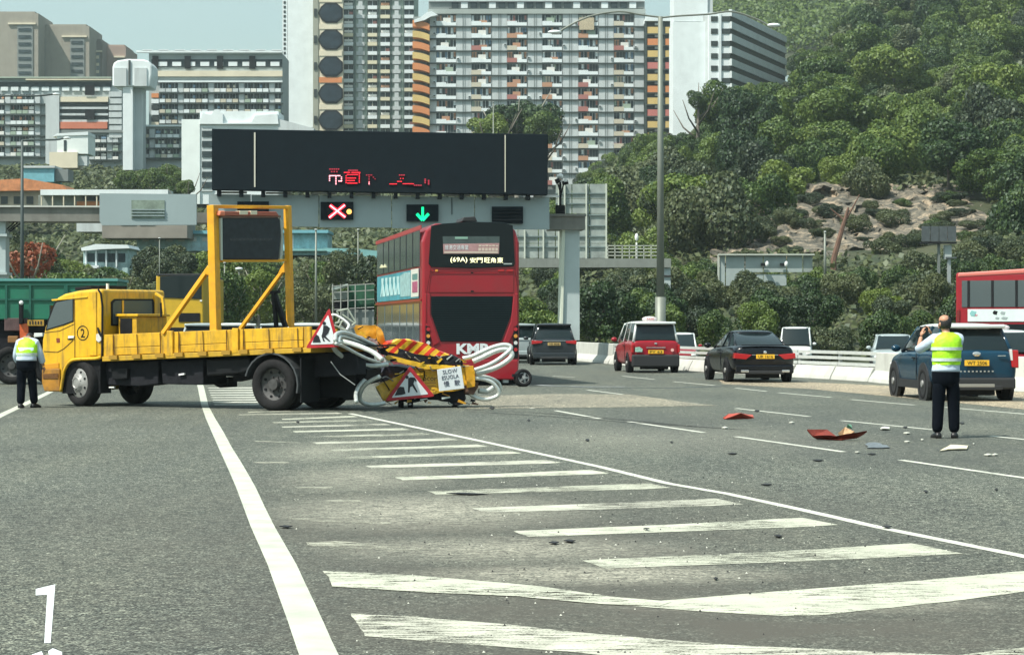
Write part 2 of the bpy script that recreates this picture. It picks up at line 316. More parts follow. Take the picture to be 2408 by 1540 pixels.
# worn road paint
def roadpaint(name, col, wear, sc_=5.0, streak=1.0):
    m = bpy.data.materials.new(name); m.use_nodes = True; t = m.node_tree; n = t.nodes; l = t.links.new; b = n['Principled BSDF']
    c = N(n, 'ShaderNodeTexCoord'); q = N(n, 'ShaderNodeMapping'); q.inputs['Rotation'].default_value = (0, 0, R(14)); q.inputs['Scale'].default_value = (1, streak, 1); l(c.outputs['Object'], q.inputs['Vector'])
    a = N(n, 'ShaderNodeTexNoise', Scale=sc_, Detail=9.0, Roughness=.78); l(q.outputs['Vector'], a.inputs['Vector'])
    a2 = N(n, 'ShaderNodeTexNoise', Scale=70.0, Detail=3.0, Roughness=.7); l(c.outputs['Object'], a2.inputs['Vector'])
    a3 = N(n, 'ShaderNodeTexNoise', Scale=.9, Detail=3.0); l(c.outputs['Object'], a3.inputs['Vector'])
    ad = N(n, 'ShaderNodeMath', operation='MULTIPLY_ADD'); ad.inputs[1].default_value = .34; l(a2.outputs['Fac'], ad.inputs[0]); l(a.outputs['Fac'], ad.inputs[2])
    ad2 = N(n, 'ShaderNodeMath', operation='MULTIPLY_ADD'); ad2.inputs[1].default_value = .45 if streak > 1 else .1; l(a3.outputs['Fac'], ad2.inputs[0]); l(ad.outputs['Value'], ad2.inputs[2])
    w0 = wear + (.20 if streak > 1 else .03); r = N(n, 'ShaderNodeValToRGB'); r.color_ramp.elements[0].position = w0; r.color_ramp.elements[1].position = w0 + .07; l(ad2.outputs['Value'], r.inputs['Fac'])
    vv = N(n, 'ShaderNodeTexNoise', Scale=3.0, Detail=5.0); l(c.outputs['Object'], vv.inputs['Vector']); cr_ = N(n, 'ShaderNodeValToRGB'); cr_.color_ramp.elements[0].position = .3; cr_.color_ramp.elements[1].position = .7
    cr_.color_ramp.elements[0].color = (*[x * .72 for x in col], 1); cr_.color_ramp.elements[1].color = (*col, 1); l(vv.outputs['Fac'], cr_.inputs['Fac']); l(cr_.outputs['Color'], b.inputs['Base Color'])
    tb = N(n, 'ShaderNodeBsdfTransparent'); ms = N(n, 'ShaderNodeMixShader'); l(r.outputs['Color'], ms.inputs['Fac']); l(tb.outputs[0], ms.inputs[1]); l(b.outputs[0], ms.inputs[2]); l(ms.outputs[0], n['Material Output'].inputs['Surface'])
    b.inputs['Roughness'].default_value = .7; MATS[name] = m; return m
LINE = roadpaint('fresh_line_paint', (.56, .59, .49), .46); LINE2 = roadpaint('hatch_paint', (.56, .57, .46), .60, 4, 4); LINE3 = roadpaint('faded_hatch_paint', (.50, .50, .40), .68, 4, 4); DASH = roadpaint('lane_dash_paint', (.66, .67, .58), .52)
def strip(name, pts, m, width=None, z=.003):
    """pts: list of (x, y) centreline points with a real width in metres"""
    c = [G(x, y, z) for x, y in pts]; mb = MB(); vs_ = []
    for i, p in enumerate(c):
        t = (c[min(i + 1, len(c) - 1)] - c[max(i - 1, 0)]); nn = Vector((-t.y, t.x, 0)).normalized() * width / 2; vs_ += [p + nn, p - nn]
    mb.add(vs_, [(2 * i, 2 * i + 1, 2 * i + 3, 2 * i + 2) for i in range(len(c) - 1)]); return mb.build(name, m, road)
Z1 = lambda x, y: (352.8 + .43955 * x, 882 + .43955 * y)
Z2 = lambda x, y: (1293.7 + .46276 * x, 882 + .46276 * y)
# solid edge line on the left
rows = [(905, 463.5, 478), (912, 465.2, 480.3), (954, 473.6, 490.4), (982.6, 483.7, 505.5), (1016, 498, 526), (1049.7, 513, 544), (1083, 528, 565), (1116.7, 543, 585), (1147, 556, 602), (1190, 572, 622), (1236, 589, 645), (1281, 609, 671), (1326, 629, 697), (1371, 645, 718), (1416, 661, 739.5), (1460, 677, 760), (1505, 692, 780), (1540, 704, 797), (1560, 711, 807)]
mb = MB(); vs_ = []
for y, x0, x1 in rows: vs_ += [G(x0, y, .003), G(x1, y, .003)]
mb.add(vs_, [(2 * i, 2 * i + 1, 2 * i + 3, 2 * i + 2) for i in range(len(rows) - 1)]); mb.build('solid_lane_line', LINE, road)
strip('solid_lane_line', [(-30, 993), (0, 977), (60, 949), (118, 921), (150, 906)], LINE, .16)
strip('hatching_border_line', [(823, 972), (1100, 1030), (1411, 1097), (1571, 1136), (1710, 1160), (1891, 1199), (2076, 1241), (2408, 1307), (2500, 1328)], DASH, .11)
WORN = [LINE2, roadpaint('hatch_paint_worn', (.54, .55, .44), .635, 5, 5), roadpaint('hatch_paint_streaked', (.57, .57, .47), .615, 3, 7)]
_k = [0]
def stripe(L0, R0, th, m=None, cut=1.0, nm='hatch_stripe'):
    (x0, y0), (x1, y1) = L0, R0; _k[0] += 1; m = m or WORN[_k[0] % 3]; l_ = .36
    pts = [(x0, y0 - th * l_), (x0 * .5 + x1 * .5, y0 * .5 + y1 * .5 - th * .46), (x1 - th * 4.5 * cut, y1 - th * .55), (x1, y1 + th * .35), (x1 - th * 5, y1 + th * .62), (x0 * .5 + x1 * .5, y0 * .5 + y1 * .5 + th * .46), (x0 + th * 2, y0 + th * l_)]
    sheet(nm, pts, m, .003)
for a, b_, th in (((520, 198), (970, 186), 2.4), ((465, 211), (1030, 203), 2.6), ((700, 236), (1115, 220), 3), ((650, 254), (1190, 241), 3), ((700, 277), (1290, 263), 3.4), ((760, 302), (1390, 288), 4),
                  ((820, 332), (1500, 313), 4.6), ((870, 363), (1650, 342), 5), ((960, 401), (1810, 377), 5.6), ((1030, 442), (1990, 412), 6.4), ((1150, 490), (2200, 461), 8)):
    stripe(Z1(*a), Z1(*b_), th)
for a, b_, th in (((1310, 553), (300, 491), 9.5), ((1480, 628), (615, 562), 12), ((1720, 722), (985, 643), 15), ((1940, 848), (1465, 745), 19)):
    stripe(Z1(*a), Z2(*b_), th)
stripe(Z2(160, 960), Z2(2100, 885), 27)
sheet('hatch_stripe', [Z2(330, 1165), Z2(800, 1125), Z2(1300, 1085), Z2(1900, 1040), Z2(2500, 985), Z2(2500, 1085), Z2(2100, 1140), Z2(1400, 1215), Z2(1200, 1222), Z2(800, 1200)], LINE2, .003)
for x0, x1, y in ((550, 750, 466), (775, 980, 600), (870, 1135, 671), (545, 600, 384), (1470, 1575, 668)): stripe(Z1(x0, y), Z1(x1, y), 3.2, LINE3, .3)
stripe(Z1(600, 322), Z1(780, 328), 2, LINE3, .3); stripe(Z1(560, 352), Z1(800, 360), 2, LINE3, .3)
sheet('hatch_stripe', [Z1(745, 760), Z1(1000, 772), Z1(1300, 788), Z1(1260, 797), Z1(1000, 786), Z1(760, 772)], LINE3, .003)
sheet('hatch_stripe', [Z1(832, 893), Z1(1000, 886), Z1(1300, 905), Z1(1500, 930), Z1(1280, 934), Z1(1000, 925), Z1(850, 910)], LINE3, .003)
sheet('hatch_stripe', [Z1(933, 1046), Z1(1300, 1062), Z1(1700, 1092), Z1(2100, 1128), Z2(300, 1122), Z2(620, 1150), Z2(560, 1172), Z2(250, 1160), Z1(1950, 1180), Z1(1500, 1160), Z1(980, 1128)], WORN[0], .0055)
sheet('hatch_stripe', [Z1(1070, 1272), Z1(1400, 1290), Z1(1900, 1330), Z2(100, 1300), Z2(500, 1335), Z2(900, 1368), Z2(1500, 1395), Z2(2480, 1440), Z2(2480, 1500), Z2(1500, 1500), Z2(700, 1475), Z1(2250, 1478), Z1(1700, 1438), Z1(1150, 1393)], WORN[2], .003)
sheet('hatch_stripe', [Z2(1950, 1432), Z2(2250, 1400), Z2(2480, 1375), Z2(2480, 1430), Z2(2100, 1450)], WORN[1], .0055)
for i in range(8):
    y = 912 + i * 5.6; stripe((487 + i * 2.2, y), (610, y - .5), 2.0, DASH, .2)
for pts in ([(1153, 943.5), (1254, 960)], [(1306, 965), (1411, 984)], [(1479, 991), (1655, 1016.5)], [(1730, 1026), (1985, 1062)], [(2118, 1081), (2430, 1126)],
            [(1381.6, 916.7), (1492.7, 930.6)], [(1543.6, 937.5), (1668.5, 952.8)], [(1731, 959.7), (1904.5, 979)], [(1978.6, 988.4), (2196, 1010)], [(2330, 1024.5), (2440, 1036)],
            [(1728.7, 912), (1802.7, 920)], [(1464, 884), (1539, 892)], [(1583, 897), (1680, 906)], [(1830, 923), (1955, 934)], [(2000, 939), (2150, 952)], [(2220, 957), (2420, 974)], [(1900, 899), (2090, 910)],
            [(1300, 884), (1350, 887)], [(1210, 873), (1240, 876)]):
    strip('lane_dash', pts, DASH, .1)
WET = mat('damp_stain', (.035, .037, .037), .35); SKID = mat('skid_mark_rubber', (.035, .035, .034), .8, var=.3, vs=3)
for pts in ([(1090, 962), (1250, 969), (1450, 985), (1640, 1003), (1750, 1010)], [(1105, 967), (1300, 979), (1470, 992), (1700, 1006)]): strip('skid_mark', pts, SKID, .05, .0055)
strip('fluid_trail', [(1225, 906), (1290, 907), (1400, 911), (1560, 912), (1700, 908)], WET, .35, .004)
strip('glass_dust_streak', [(1265, 905), (1330, 908), (1420, 909), (1470, 909)], mat('white_glass_dust', (.5, .53, .53), .7, var=.4, vs=9), .16, .003)
# windscreen mark laid on the near lane as a flat white numeral
NUM = mat('white_marking', (.66, .70, .70), .6, var=.05)
q = [(84, 1384), (130, 1373), (119, 1511), (104, 1511), (112, 1396), (84, 1398)]
sheet('windscreen_numeral', [q[0], (130, 1373), (119, 1511), (104, 1511), (111, 1397), (84, 1399)], NUM, .003)
sheet('windscreen_mark_fragment', [(75, 1538), (98, 1530), (104, 1545), (74, 1545)], NUM, .003); sheet('windscreen_mark_fragment', [(113, 1530), (124, 1523), (146, 1532), (146, 1545), (116, 1545)], NUM, .003)
# ---------------------------------------------------------------- buildings on the far side of the valley
def bmat(n, c, **k): return mat(n, c, k.pop('rough', .85), var=k.pop('var', .1), vs=k.pop('vs', .35), **k)
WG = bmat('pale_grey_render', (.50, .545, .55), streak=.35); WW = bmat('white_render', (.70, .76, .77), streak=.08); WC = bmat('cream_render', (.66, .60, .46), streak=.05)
WD = bmat('dark_grey_render', (.19, .215, .21)); WB = bmat('brown_grey_render', (.29, .27, .225), streak=.35); WB2 = bmat('brown_render_dark', (.19, .17, .15), streak=.25)
WR = bmat('terracotta_render', (.52, .17, .10)); WY = bmat('ochre_render', (.60, .44, .17)); WO = bmat('orange_render', (.60, .23, .09)); WPK = bmat('coral_render', (.50, .17, .15))
BG = mat('building_window_glass', (.03, .045, .05), .4, var=.5, vs=.8, spec=.25); BG2 = mat('building_window_shade', (.025, .035, .033), .5, var=.5, vs=1.5)
LEDGE = bmat('dark_ledge', (.045, .065, .06)); LAUN = [bmat('laundry_red', (.36, .15, .13)), bmat('laundry_cream', (.52, .48, .38)), bmat('laundry_orange', (.44, .24, .15)), bmat('laundry_green', (.30, .38, .30)), bmat('laundry_white', (.7, .7, .66)), bmat('laundry_blue', (.15, .24, .33))]
TEAL = mat('teal_render', (.20, .42, .42), .8, var=.25, vs=1); BLUE = mat('blue_sheet_roof', (.16, .40, .47), .6, var=.2, vs=1.5)
def block(name, label, cat, d, xc, deg=0, oz=0.0, group=None):
    p = P(xc, HY, d); fr = Fr(p.x, d, deg, oz); return fthing(name, label, cat, fr, group), fr
def bx(name, fr, par, x0, y0, x1, y1, v0, v1, m, bevel=0):
    (u0, z1), (u1, z0) = fr.px(x0, y0, v0), fr.px(x1, y1, v0)
    return MB().box(min(u0, u1), max(u0, u1), v0, v1, z0, z1).build(name, m, par, bevel=bevel)
def cell_mesh(name, mats, w_, h_, kind, seed=0):
    """one window bay: origin at its bottom left front corner, +y goes into the wall"""
    rr = random.Random(seed); mb = MB()
    if kind == 'bay':                                   # glazed recess behind a parapet
        mb.box(0, w_, .25, .3, 0, h_, 1); k = 7
        for i in range(k + 1): x = w_ * i / k; mb.box(x - .04, x + .04, .12, .25, h_ * .3, h_, rr.choice([0, 2, 2]))
        for i in range(k):
            if rr.random() < .45: mb.box(w_ * i / k + .1, w_ * (i + 1) / k - .1, .2, .249, h_ * rr.uniform(.35, .6), h_ * .97, rr.choice([0, 3, 4]))
        if rr.random() < .7: a = rr.uniform(0, .5) * w_; mb.box(a, a + w_ * .4, -.3, .05, h_ * .3, h_ * rr.uniform(.45, .8), rr.choice([3, 4]))
    elif kind == 'box':                                 # enclosed balcony
        mb.box(0, w_, .05, .3, h_ * .45, h_, 1); mb.box(w_ * .48, w_ * .52, 0, .06, h_ * .45, h_, 0)
        if rr.random() < .6: mb.box(w_ * rr.choice([.05, .55]), w_ * rr.choice([.45, .95]), -.12, .04, h_ * .5, h_ * .8, rr.choice([3, 4]))
    else:
        mb.box(0, w_, .02, .2, 0, h_, 1); mb.box(w_ * .48, w_ * .52, -.02, .03, 0, h_, 0)
    return mb.mesh(name, mats)
def lmats(rr): return [WW, rr.choice([BG, BG2]), WD, rr.choice(LAUN), rr.choice(LAUN)]
# --- long slab with outdoor corridors (centre)
def main_slab():
    t, f = block('apartment_slab', 'long grey housing slab with six window bays between plain piers, behind the message board', 'apartment block', 505, 1265, oz=22)
    bx('wall', f, t, 1008, -22, 1516, 560, .4, 16, WD)
    wins = [(1025.6, 1073), (1108, 1157), (1192, 1241), (1274.6, 1323.5), (1359.4, 1408), (1443, 1492)]
    piers = [(1011, 1025.6), (1073, 1108), (1157, 1192), (1241, 1274.6), (1323.5, 1359.4), (1408, 1443), (1492, 1514)]
    ys = [36 + 28.75 * i for i in range(17)]
    pm = []
    for a, b in piers: bx('pier', f, t, a, 32, b, 500, 0, .6, WG)
    bx('roof_parapet', f, t, 1006, 22, 1518, 33, -.4, 16, bmat('weathered_parapet', (.33, .37, .35)))
    bx('roof_parapet', f, t, 1008, -22, 1516, 4, -.1, 15.5, WG); [bx('upper_window', f, t, 1062 + 22 * k_, 6, 1078 + 22 * k_, 20, .15, .38, (BG, WW, BG)[k_ % 3]) for k_ in range(20)]; bx('upper_rail', f, t, 1056, 20, 1512, 23, -.2, .4, LEDGE)
    for i, y in enumerate(ys):
        bx('corridor_ledge', f, t, 1004, y + 25.8, 1520, y + 28.4, -.4, 0, LEDGE)
    w_ = f.px(1073, 100)[0] - f.px(1025.6, 100)[0]; h_ = 25.5 * 505 / 5150
    vm = [cell_mesh('window', lmats(random.Random(i)), w_ - .1, h_, 'bay', i) for i in range(14)]
    par = [MB().box(0, w_ - .1, -.55, -.42, 0, h_ * .30).box(0, (w_ - .1) * .5, -.60, -.55, 0, h_ * .42, 1).mesh('balcony_parapet', [WW, m]) for m in (WW, LAUN[2], LAUN[1], LAUN[0])]
    rr = random.Random(3); acm = MB().box(0, .6, -.3, 0, 0, .42).box(.06, .54, -.31, -.3, .05, .37, 1).mesh('air_conditioner', [WW, BG2])
    for a, b in piers[1:6]: bx('drain_pipe', f, t, a + 15, 32, a + 16.2, 420, -.12, 0, WD); bx('drain_pipe', f, t, a + 20, 32, a + 21, 420, -.1, 0, WD)
    for ci, (a, b) in enumerate(wins):
        for i, y in enumerate(ys[:14]):
            u, z = f.px(a + .5, y + 25.6)
            if rr.random() < .55: newobj('air_conditioner', acm, t, (u + rr.choice([-.75, w_ + .05]), 0, z + rr.uniform(.3, 1.2)))
            newobj('window', vm[rr.randrange(14)], t, (u, 0, z)); newobj('balcony_parapet', par[(2 if ci in (5, 1) and i > 3 else rr.choice([0, 0, 1, 2, 3]))] if ci else par[0], t, (u, .1, z))
    u, z = f.px(1262 + 50, 90); MB().box(0, 3.4, -.9, -.8, 0, 2.8).build('bamboo_blind', mat('bamboo_blind', (.45, .38, .26), .8, var=.3, vs=6), t).location = (f.px(1362, 72)[0], 0, f.px(1362, 72)[1])
    # curved orange and yellow access balconies on the left end
    for i in range(12):
        y = 48 + 25 * i + 8; m = (WO, WY)[i % 2]; mb = MB(); n = 6
        pts = [(970 + 40 * k / n, y - 8 + 9 * (k / n) ** 2) for k in range(n + 1)]
        poly = [f.px(x, yy, -1.5) for x, yy in pts] + [f.px(x, yy + 15, -1.5) for x, yy in pts[::-1]]
        MB().prism(poly, -1.5, 2).build('curved_balcony', m, t)
    bx('stair_wall', f, t, 972, 40, 1006, 500, 2, 12, WD); 
    # white roof canopy over the stair
    mb = MB(); pp = [(974, 47), (990, 41), (1003, 30), (1015, 27), (1030, 36), (1012, 40), (998, 48), (974, 54)]
    mb.prism(f.poly(pp, -2), -2, 6).build('stair_canopy', WW, t)
    return t, f
slab, slf = main_slab()
# --- stair tower with coloured balconies, between slab and white slab
t, f = block('stair_tower', 'narrow stair tower with orange and ochre balcony panels, right of the long grey slab', 'tower', 498, 1550, oz=22)
bx('wall', f, t, 1520, 48, 1584, 560, .5, 10, BG2); bx('roof_slab', f, t, 1518, 40, 1586, 50, -.6, 10, WW)
for x in (1516, 1558): bx('dark_mullion', f, t, x, 50, x + 5, 520, -.1, .5, LEDGE)
for i in range(15):
    y = 64 + 27.7 * i; m = (WY, WO, WY, WPK)[i % 4]
    bx('balcony_panel', f, t, 1523, y, 1556, y + 15, -.3, .45, m); bx('balcony_panel', f, t, 1565, y, 1577, y + 15, -.2, .45, m)
    bx('balcony_slab', f, t, 1521, y + 15.3, 1580, y + 18, -.5, .45, LEDGE); bx('service_box', f, t, 1540, y - 9, 1550, y - 4, -.1, .4, WG)
# --- dense tower of small balconies
t, f = block('apartment_tower', 'tall housing tower gridded with small white balcony boxes, right of the octagon windows', 'apartment block', 534, 890, oz=26)
bx('wall', f, t, 806, -30, 975, 560, .35, 22, bmat('sage_render', (.34, .41, .36)))
cols = [(808.7, 832), (865, 887), (895, 917), (951, 972)]; tees = [(838, 857), (923, 943)]
S = 534 / 5150; w_ = 22 * S; h_ = 19.5 * S
vm = [cell_mesh('window', lmats(random.Random(i + 50)), w_, h_, 'box', i) for i in range(10)]
bal = MB().box(0, w_, -.6, .3, 0, h_ * .42).mesh('balcony_box', WW); bal2 = MB().box(0, w_, -.6, .3, 0, h_ * .42).mesh('balcony_box', bmat('cream_balcony', (.62, .58, .42)))
tee = MB().box(.5, 1.5, -.1, .35, 0, h_).box(0, 2.0, -.2, .35, 0, h_ * .45).mesh('wall_fin', WG)
rr = random.Random(5)
for i in range(17):
    y = -18 + 21.45 * i
    for a, b in cols: u, z = f.px(a, y + 19.5); newobj('window', vm[rr.randrange(10)], t, (u, 0, z)); newobj('balcony_box', bal if rr.random() < .8 else bal2, t, (u, 0, z))
    for a, b in tees: u, z = f.px(a, y + 19.5); newobj('wall_fin', tee, t, (u, 0, z))
for x in (833, 860, 889, 919, 947): bx('wall_rib', f, t, x, -30, x + 2.5, 520, -.05, .35, bmat('sage_dark', (.12, .17, .15)))
# --- octagon window tower
t, f = block('octagon_tower', 'slim tower with a column of huge dark octagonal openings in a cream wall', 'tower', 530, 770, oz=26)
bx('wall', f, t, 748, -30, 806, 560, .6, 14, WC); bx('side_strip', f, t, 736, -30, 748, 560, .3, 14, bmat('olive_render', (.30, .31, .25)))
for i in range(7):
    cy_ = 31 + 63 * (i - 1) ; cy_ = -32 + 63 * i
    o = [(cx_ * 29.5 + 777, cy__ * 23.5 + cy_) for cx_, cy__ in ((-1, .0), (-.75, -.62), (-.38, -1), (.5, -1), (.98, -.45), (1, .45), (.5, 1), (-.38, 1), (-.75, .62))]
    oo = [((x - 777) * .86 + 777, (y - cy_) * .82 + cy_) for x, y in o]
    w1 = MB().prism(f.poly(o, .3), .3, .62).build('octagonal_window', BLK, t); MB().prism(f.poly(oo, .2), .2, .32).build('pane', mat('octagon_pane', (.018, .03, .042), .35, var=.6, vs=.7, spec=.25), w1)
    bx('spandrel', f, t, 750, cy_ + 25, 804, cy_ + 38, .45, .6, (WC, WC, WC, WO, WC, WC, WC)[i]); bx('small_window', f, t, 738, cy_ - 10, 745, cy_ + 8, .1, .3, BG2)
# --- tall white slab on its left with a ladder of slots
t, f = block('white_slab_tower', 'blank white tower with dark slots up its left edge, left of the octagon windows', 'tower', 535, 700, oz=26)
bx('wall', f, t, 676, -30, 737, 300, 0, 14, WW); MB().prism(f.poly([(676, 300), (737, 300), (737, 305), (676, 288)], 0), 0, 14).build('wall_foot', WW, t) if False else None
bx('slot_strip', f, t, 664, -30, 675, 300, .6, 14, WW)
for i in range(30): bx('slot', f, t, 667, -18 + 10.8 * i, 672, -12 + 10.8 * i, .5, .6, BG2)
MB().prism(f.poly([(655, 290), (676, 288), (738, 305), (738, 320), (655, 320)], -.3), -.3, 16).build('podium_roof', WG, t)
# --- left slab with parapets and balconies
t, f = block('apartment_slab', 'housing slab with white rooftop rail and cream band, left of the white slot tower', 'apartment block', 470, 500, oz=20)
bx('wall', f, t, 350, 126, 664, 470, .4, 14, bmat('blue_grey_wall', (.33, .38, .38)))
for a, b in ((300, 666),):
    bx('roof_rail', f, t, 320, 119, 664, 124, -.7, .4, WW); bx('cream_band', f, t, 356, 167, 664, 180, -.4, .4, WC); bx('white_band', f, t, 372, 190, 664, 194, -.6, .4, WW)
    bx('window_band', f, t, 356, 140, 664, 158, .25, .4, BG)
for i in range(9): bx('white_panel', f, t, 372 + 33 * i, 146, 372 + 33 * i + 21, 156, .1, .25, WW); bx('roof_hump', f, t, 335 + 38 * i, 117, 358 + 38 * i, 120, -.7, 0, WW)
for i in range(4): bx('stair_opening', f, t, 358 + 76 * i, 132, 372 + 76 * i, 162, -.1, .25, BLK)
def grid(t, f, x0, x1, y0, y1, dx, dy, seed, par_m=WW, gap=.12, led=True):
    S = f.o[1] / 5150; w_ = dx * S * (1 - gap); h_ = dy * S * .86; rr = random.Random(seed)
    vm = [cell_mesh('window', lmats(random.Random(seed + i)), w_, h_, 'box', seed + i) for i in range(8)]
    bal = [MB().box(0, w_, -.5, .3, 0, h_ * .38).mesh('balcony_box', m) for m in (par_m, par_m, WG, LAUN[4], LAUN[3], LAUN[1])]
    ny = int((y1 - y0) / dy); nx = int((x1 - x0) / dx)
    for j in range(ny):
        y = y0 + dy * j
        if led: bx('floor_ledge', f, t, x0 - 2, y + dy * .87, x1 + 1, y + dy * .99, -.65, .35, LEDGE)
        for i in range(nx):
            u, z = f.px(x0 + dx * i, y + dy * .86)
            if i % 5 == 3: newobj('wall_panel', MATS.setdefault(('wp', seed), MB().box(0, w_, -.1, .3, 0, h_).mesh('wall_panel', WG)), t, (u, 0, z)); continue
            newobj('window', rr.choice(vm), t, (u, 0, z)); newobj('balcony_box', rr.choice(bal), t, (u, 0, z))
grid(t, f, 376, 664, 196, 296, 14.3, 24.6, 20)
for i, m in enumerate((WO, WW, BG2, WW, BG2, WC)): bx('stair_panel', f, t, 356, 220 + 13.5 * i, 373, 230 + 13.5 * i, -.3, .4, m)
# lower balconies below, seen between the lift tower and the white block
t, f = block('apartment_slab', 'low housing block between the white lift tower and the small bright white block', 'apartment block', 430, 370, oz=16)
bx('wall', f, t, 305, 296, 430, 420, .4, 12, MATS['blue_grey_wall']); bx('roof_rail', f, t, 305, 294, 430, 298, -.6, .4, WW)
grid(t, f, 309, 428, 304, 375, 14.2, 23.5, 40)
# --- lift tower
t, f = block('lift_tower', 'white lift tower with a wide rounded cap on a slender shaft', 'tower', 425, 312, oz=14)
MB().prism(f.poly([(264, 158), (267, 149), (275, 143), (300, 139), (338, 140), (350, 144), (357, 154), (357, 176), (352, 205), (264, 204)], -1.5), -1.5, 6).build('cap', WW, t, bevel=.3)
bx('cap_panel', f, t, 268, 160, 297, 203, -1.75, -1.5, WG); bx('cap_panel', f, t, 316, 160, 345, 203, -1.75, -1.5, WG)
bx('shaft', f, t, 289, 205, 312, 400, -1.2, 3, WW); bx('shaft_wall', f, t, 313, 205, 336, 400, .8, 4.5, WG); bx('slot_window', f, t, 302, 142, 306, 200, -1.8, -1.5, BG2)
# --- left slab
t, f = block('apartment_slab', 'grey housing slab at the left edge with a flat white shaft and a terracotta band', 'apartment block', 455, 130, oz=18)
bx('wall', f, t, -60, 182, 286, 470, .4, 14, MATS['blue_grey_wall']); bx('roof_rail', f, t, -60, 181, 262, 184, -.5, .4, bmat('green_rail', (.35, .42, .35))); bx('roof_rail', f, t, 60, 186, 262, 189, -.6, .3, WC)
bx('window_band', f, t, -60, 193, 262, 205, .2, .4, BG)
for i in range(11): bx('white_panel', f, t, 2 + 24 * i, 205, 19 + 24 * i, 214, .05, .35, WW)
bx('shaft', f, t, 107, 222, 139, 400, -.8, 3, WG); bx('corridor_band', f, t, 140, 228, 254, 240, -.6, .4, WC); bx('terracotta_band', f, t, 140, 287, 252, 303, -.6, .4, WR)
for i in range(3): bx('dark_band', f, t, 140, 243 + 15 * i, 254, 252 + 15 * i, .0, .4, BG2); bx('grey_band', f, t, 140, 252 + 15 * i, 254, 257 + 15 * i, -.4, .4, WG)
for i in range(2): bx('stair_opening', f, t, 200, 200 + 57 * i, 222, 224 + 57 * i, -.9, -.61, BLK)
for i in range(7): bx('grey_panel', f, t, 256, 216 + 16 * i, 286, 228 + 16 * i, -.3, .4, WG)
bx('lower_band', f, t, 140, 306, 290, 312, -.5, .4, WD)
grid(t, f, -30, 105, 222, 385, 14, 24.8, 60); grid(t, f, 210, 284, 318, 378, 14, 20, 70, WG)
# --- brown towers far left
for (x0, x1, yt, d, m, lab, side) in ((-40, 90, 32, 690, WB, 'brown concrete housing tower at the left edge, tallest of the brown cluster', 26),
                                (92, 210, 62, 700, WB, 'brown housing tower stepping down behind the left slab, its dark recessed strip in the middle', 60),
                                (212, 241, 97, 712, WB2, 'narrow lower wing of the brown towers with a column of small windows', 8),
                                (243, 296, 110, 720, bmat('pinkish_brown_render', (.33, .25, .21)), 'short pinkish brown tower, last on the right of the brown cluster', 12)):
    t, f = block('brown_tower', lab, 'tower', d, (x0 + x1) / 2, oz=30)
    bx('wall', f, t, x0, yt, x1, 480, 0, 22, m); wd = x1 - x0
    bx('roof_crown', f, t, x0 + wd * .1, yt - 4, x1 - wd * .06, yt + 2, 1, 18, m); bx('light_ledge', f, t, x0 + wd * .45, yt + 22, x1 - wd * .05, yt + 26, -.6, 0, WC)
    for k, (a, b) in enumerate(((.02, .12), (.62, .9)) if wd > 40 else ((.2, .8),)):
        bx('recess', f, t, x0 + wd * a, yt + 28, x0 + wd * b, 470, -.3, 0, WD)
        ww = MB().box(0, wd * (b - a) * .8 * d / 5150, -.5, -.31, 0, 7 * d / 5150).mesh('window', BG if k else WC)
        for j in range(int((300 - yt) / 17)): u, z = f.px(x0 + wd * (a + (b - a) * .1), yt + 42 + 17 * j); newobj('window', ww, t, (u, 0, z))
# --- small white block by the display
t, f = block('white_block', 'small bright white block with a column of grey windows, left of the big display board', 'building', 330, 470, oz=16)
bx('wall', f, t, 427, 281, 470, 480, 0, 8, bmat('bright_white_render', (.74, .80, .78))); bx('wall', f, t, 470, 262, 655, 480, .3, 8, WW)
bx('window_strip', f, t, 474, 300, 500, 450, .1, .3, WG)
for i in range(6): bx('window', f, t, 475, 308 + 24 * i, 499, 322 + 24 * i, -.02, .1, BG)
MB().prism(f.poly([(470, 281), (478, 264), (482, 268), (496, 270), (503, 260), (512, 257), (524, 268), (524, 290), (590, 288), (600, 272), (652, 268), (655, 292), (470, 292)], -.2), -.2, 5).build('stepped_roof', WW, t)
bx('roof_tank', f, t, 522, 262, 538, 282, 1, 4, bmat('pinkish_tank', (.55, .45, .43)))
MB().prism(f.poly([(655, 280), (738, 302), (738, 330), (655, 330)], 0), 0, 8).build('sloping_roof', WG, t)
# --- low annexes left
t, f = block('white_annex', 'low plain white annex in front of the left housing slab', 'building', 400, 165, oz=14)
bx('wall', f, t, 134, 316, 207, 362, -1, 6, bmat('bright_white_render', (.6, .6, .6))); MB().prism(f.poly([(122, 322), (134, 314), (207, 310), (207, 318), (134, 320)], -1.2), -1.2, 6).build('roof', WW, t); bx('lower_wall', f, t, 116, 358, 182, 395, -1.6, 4, WC)
bx('window', f, t, 150, 330, 156, 356, -1.1, -1, BG); bx('window', f, t, 180, 366, 205, 390, -.8, 1, WG)
t, f = block('blue_shed', 'pale blue flat shed among the hillside houses at the left', 'shed', 320, 95, oz=14)
bx('wall', f, t, 52, 394, 127, 428, -.5, 5, BLUE); bx('roof', f, t, 50, 390, 129, 395, -.8, 5, WG); bx('door', f, t, 130, 398, 160, 426, 0, 4, WD)
t, f = block('orange_roof_house', 'old house with a faded orange tiled roof at the left edge', 'house', 300, 60, oz=12)
bx('wall', f, t, -40, 446, 120, 500, 0, 6, bmat('stained_cream_wall', (.42, .36, .27), var=.4)); MB().prism(f.poly([(-40, 425), (60, 420), (150, 436), (158, 447), (-40, 450)], -1), -1, 6).build('roof', bmat('orange_tile', (.52, .21, .09), var=.35, vs=1.5), t)
for i in range(5): bx('window', f, t, 2 + 30 * i, 462, 18 + 30 * i, 480, -.1, 0, BG2)
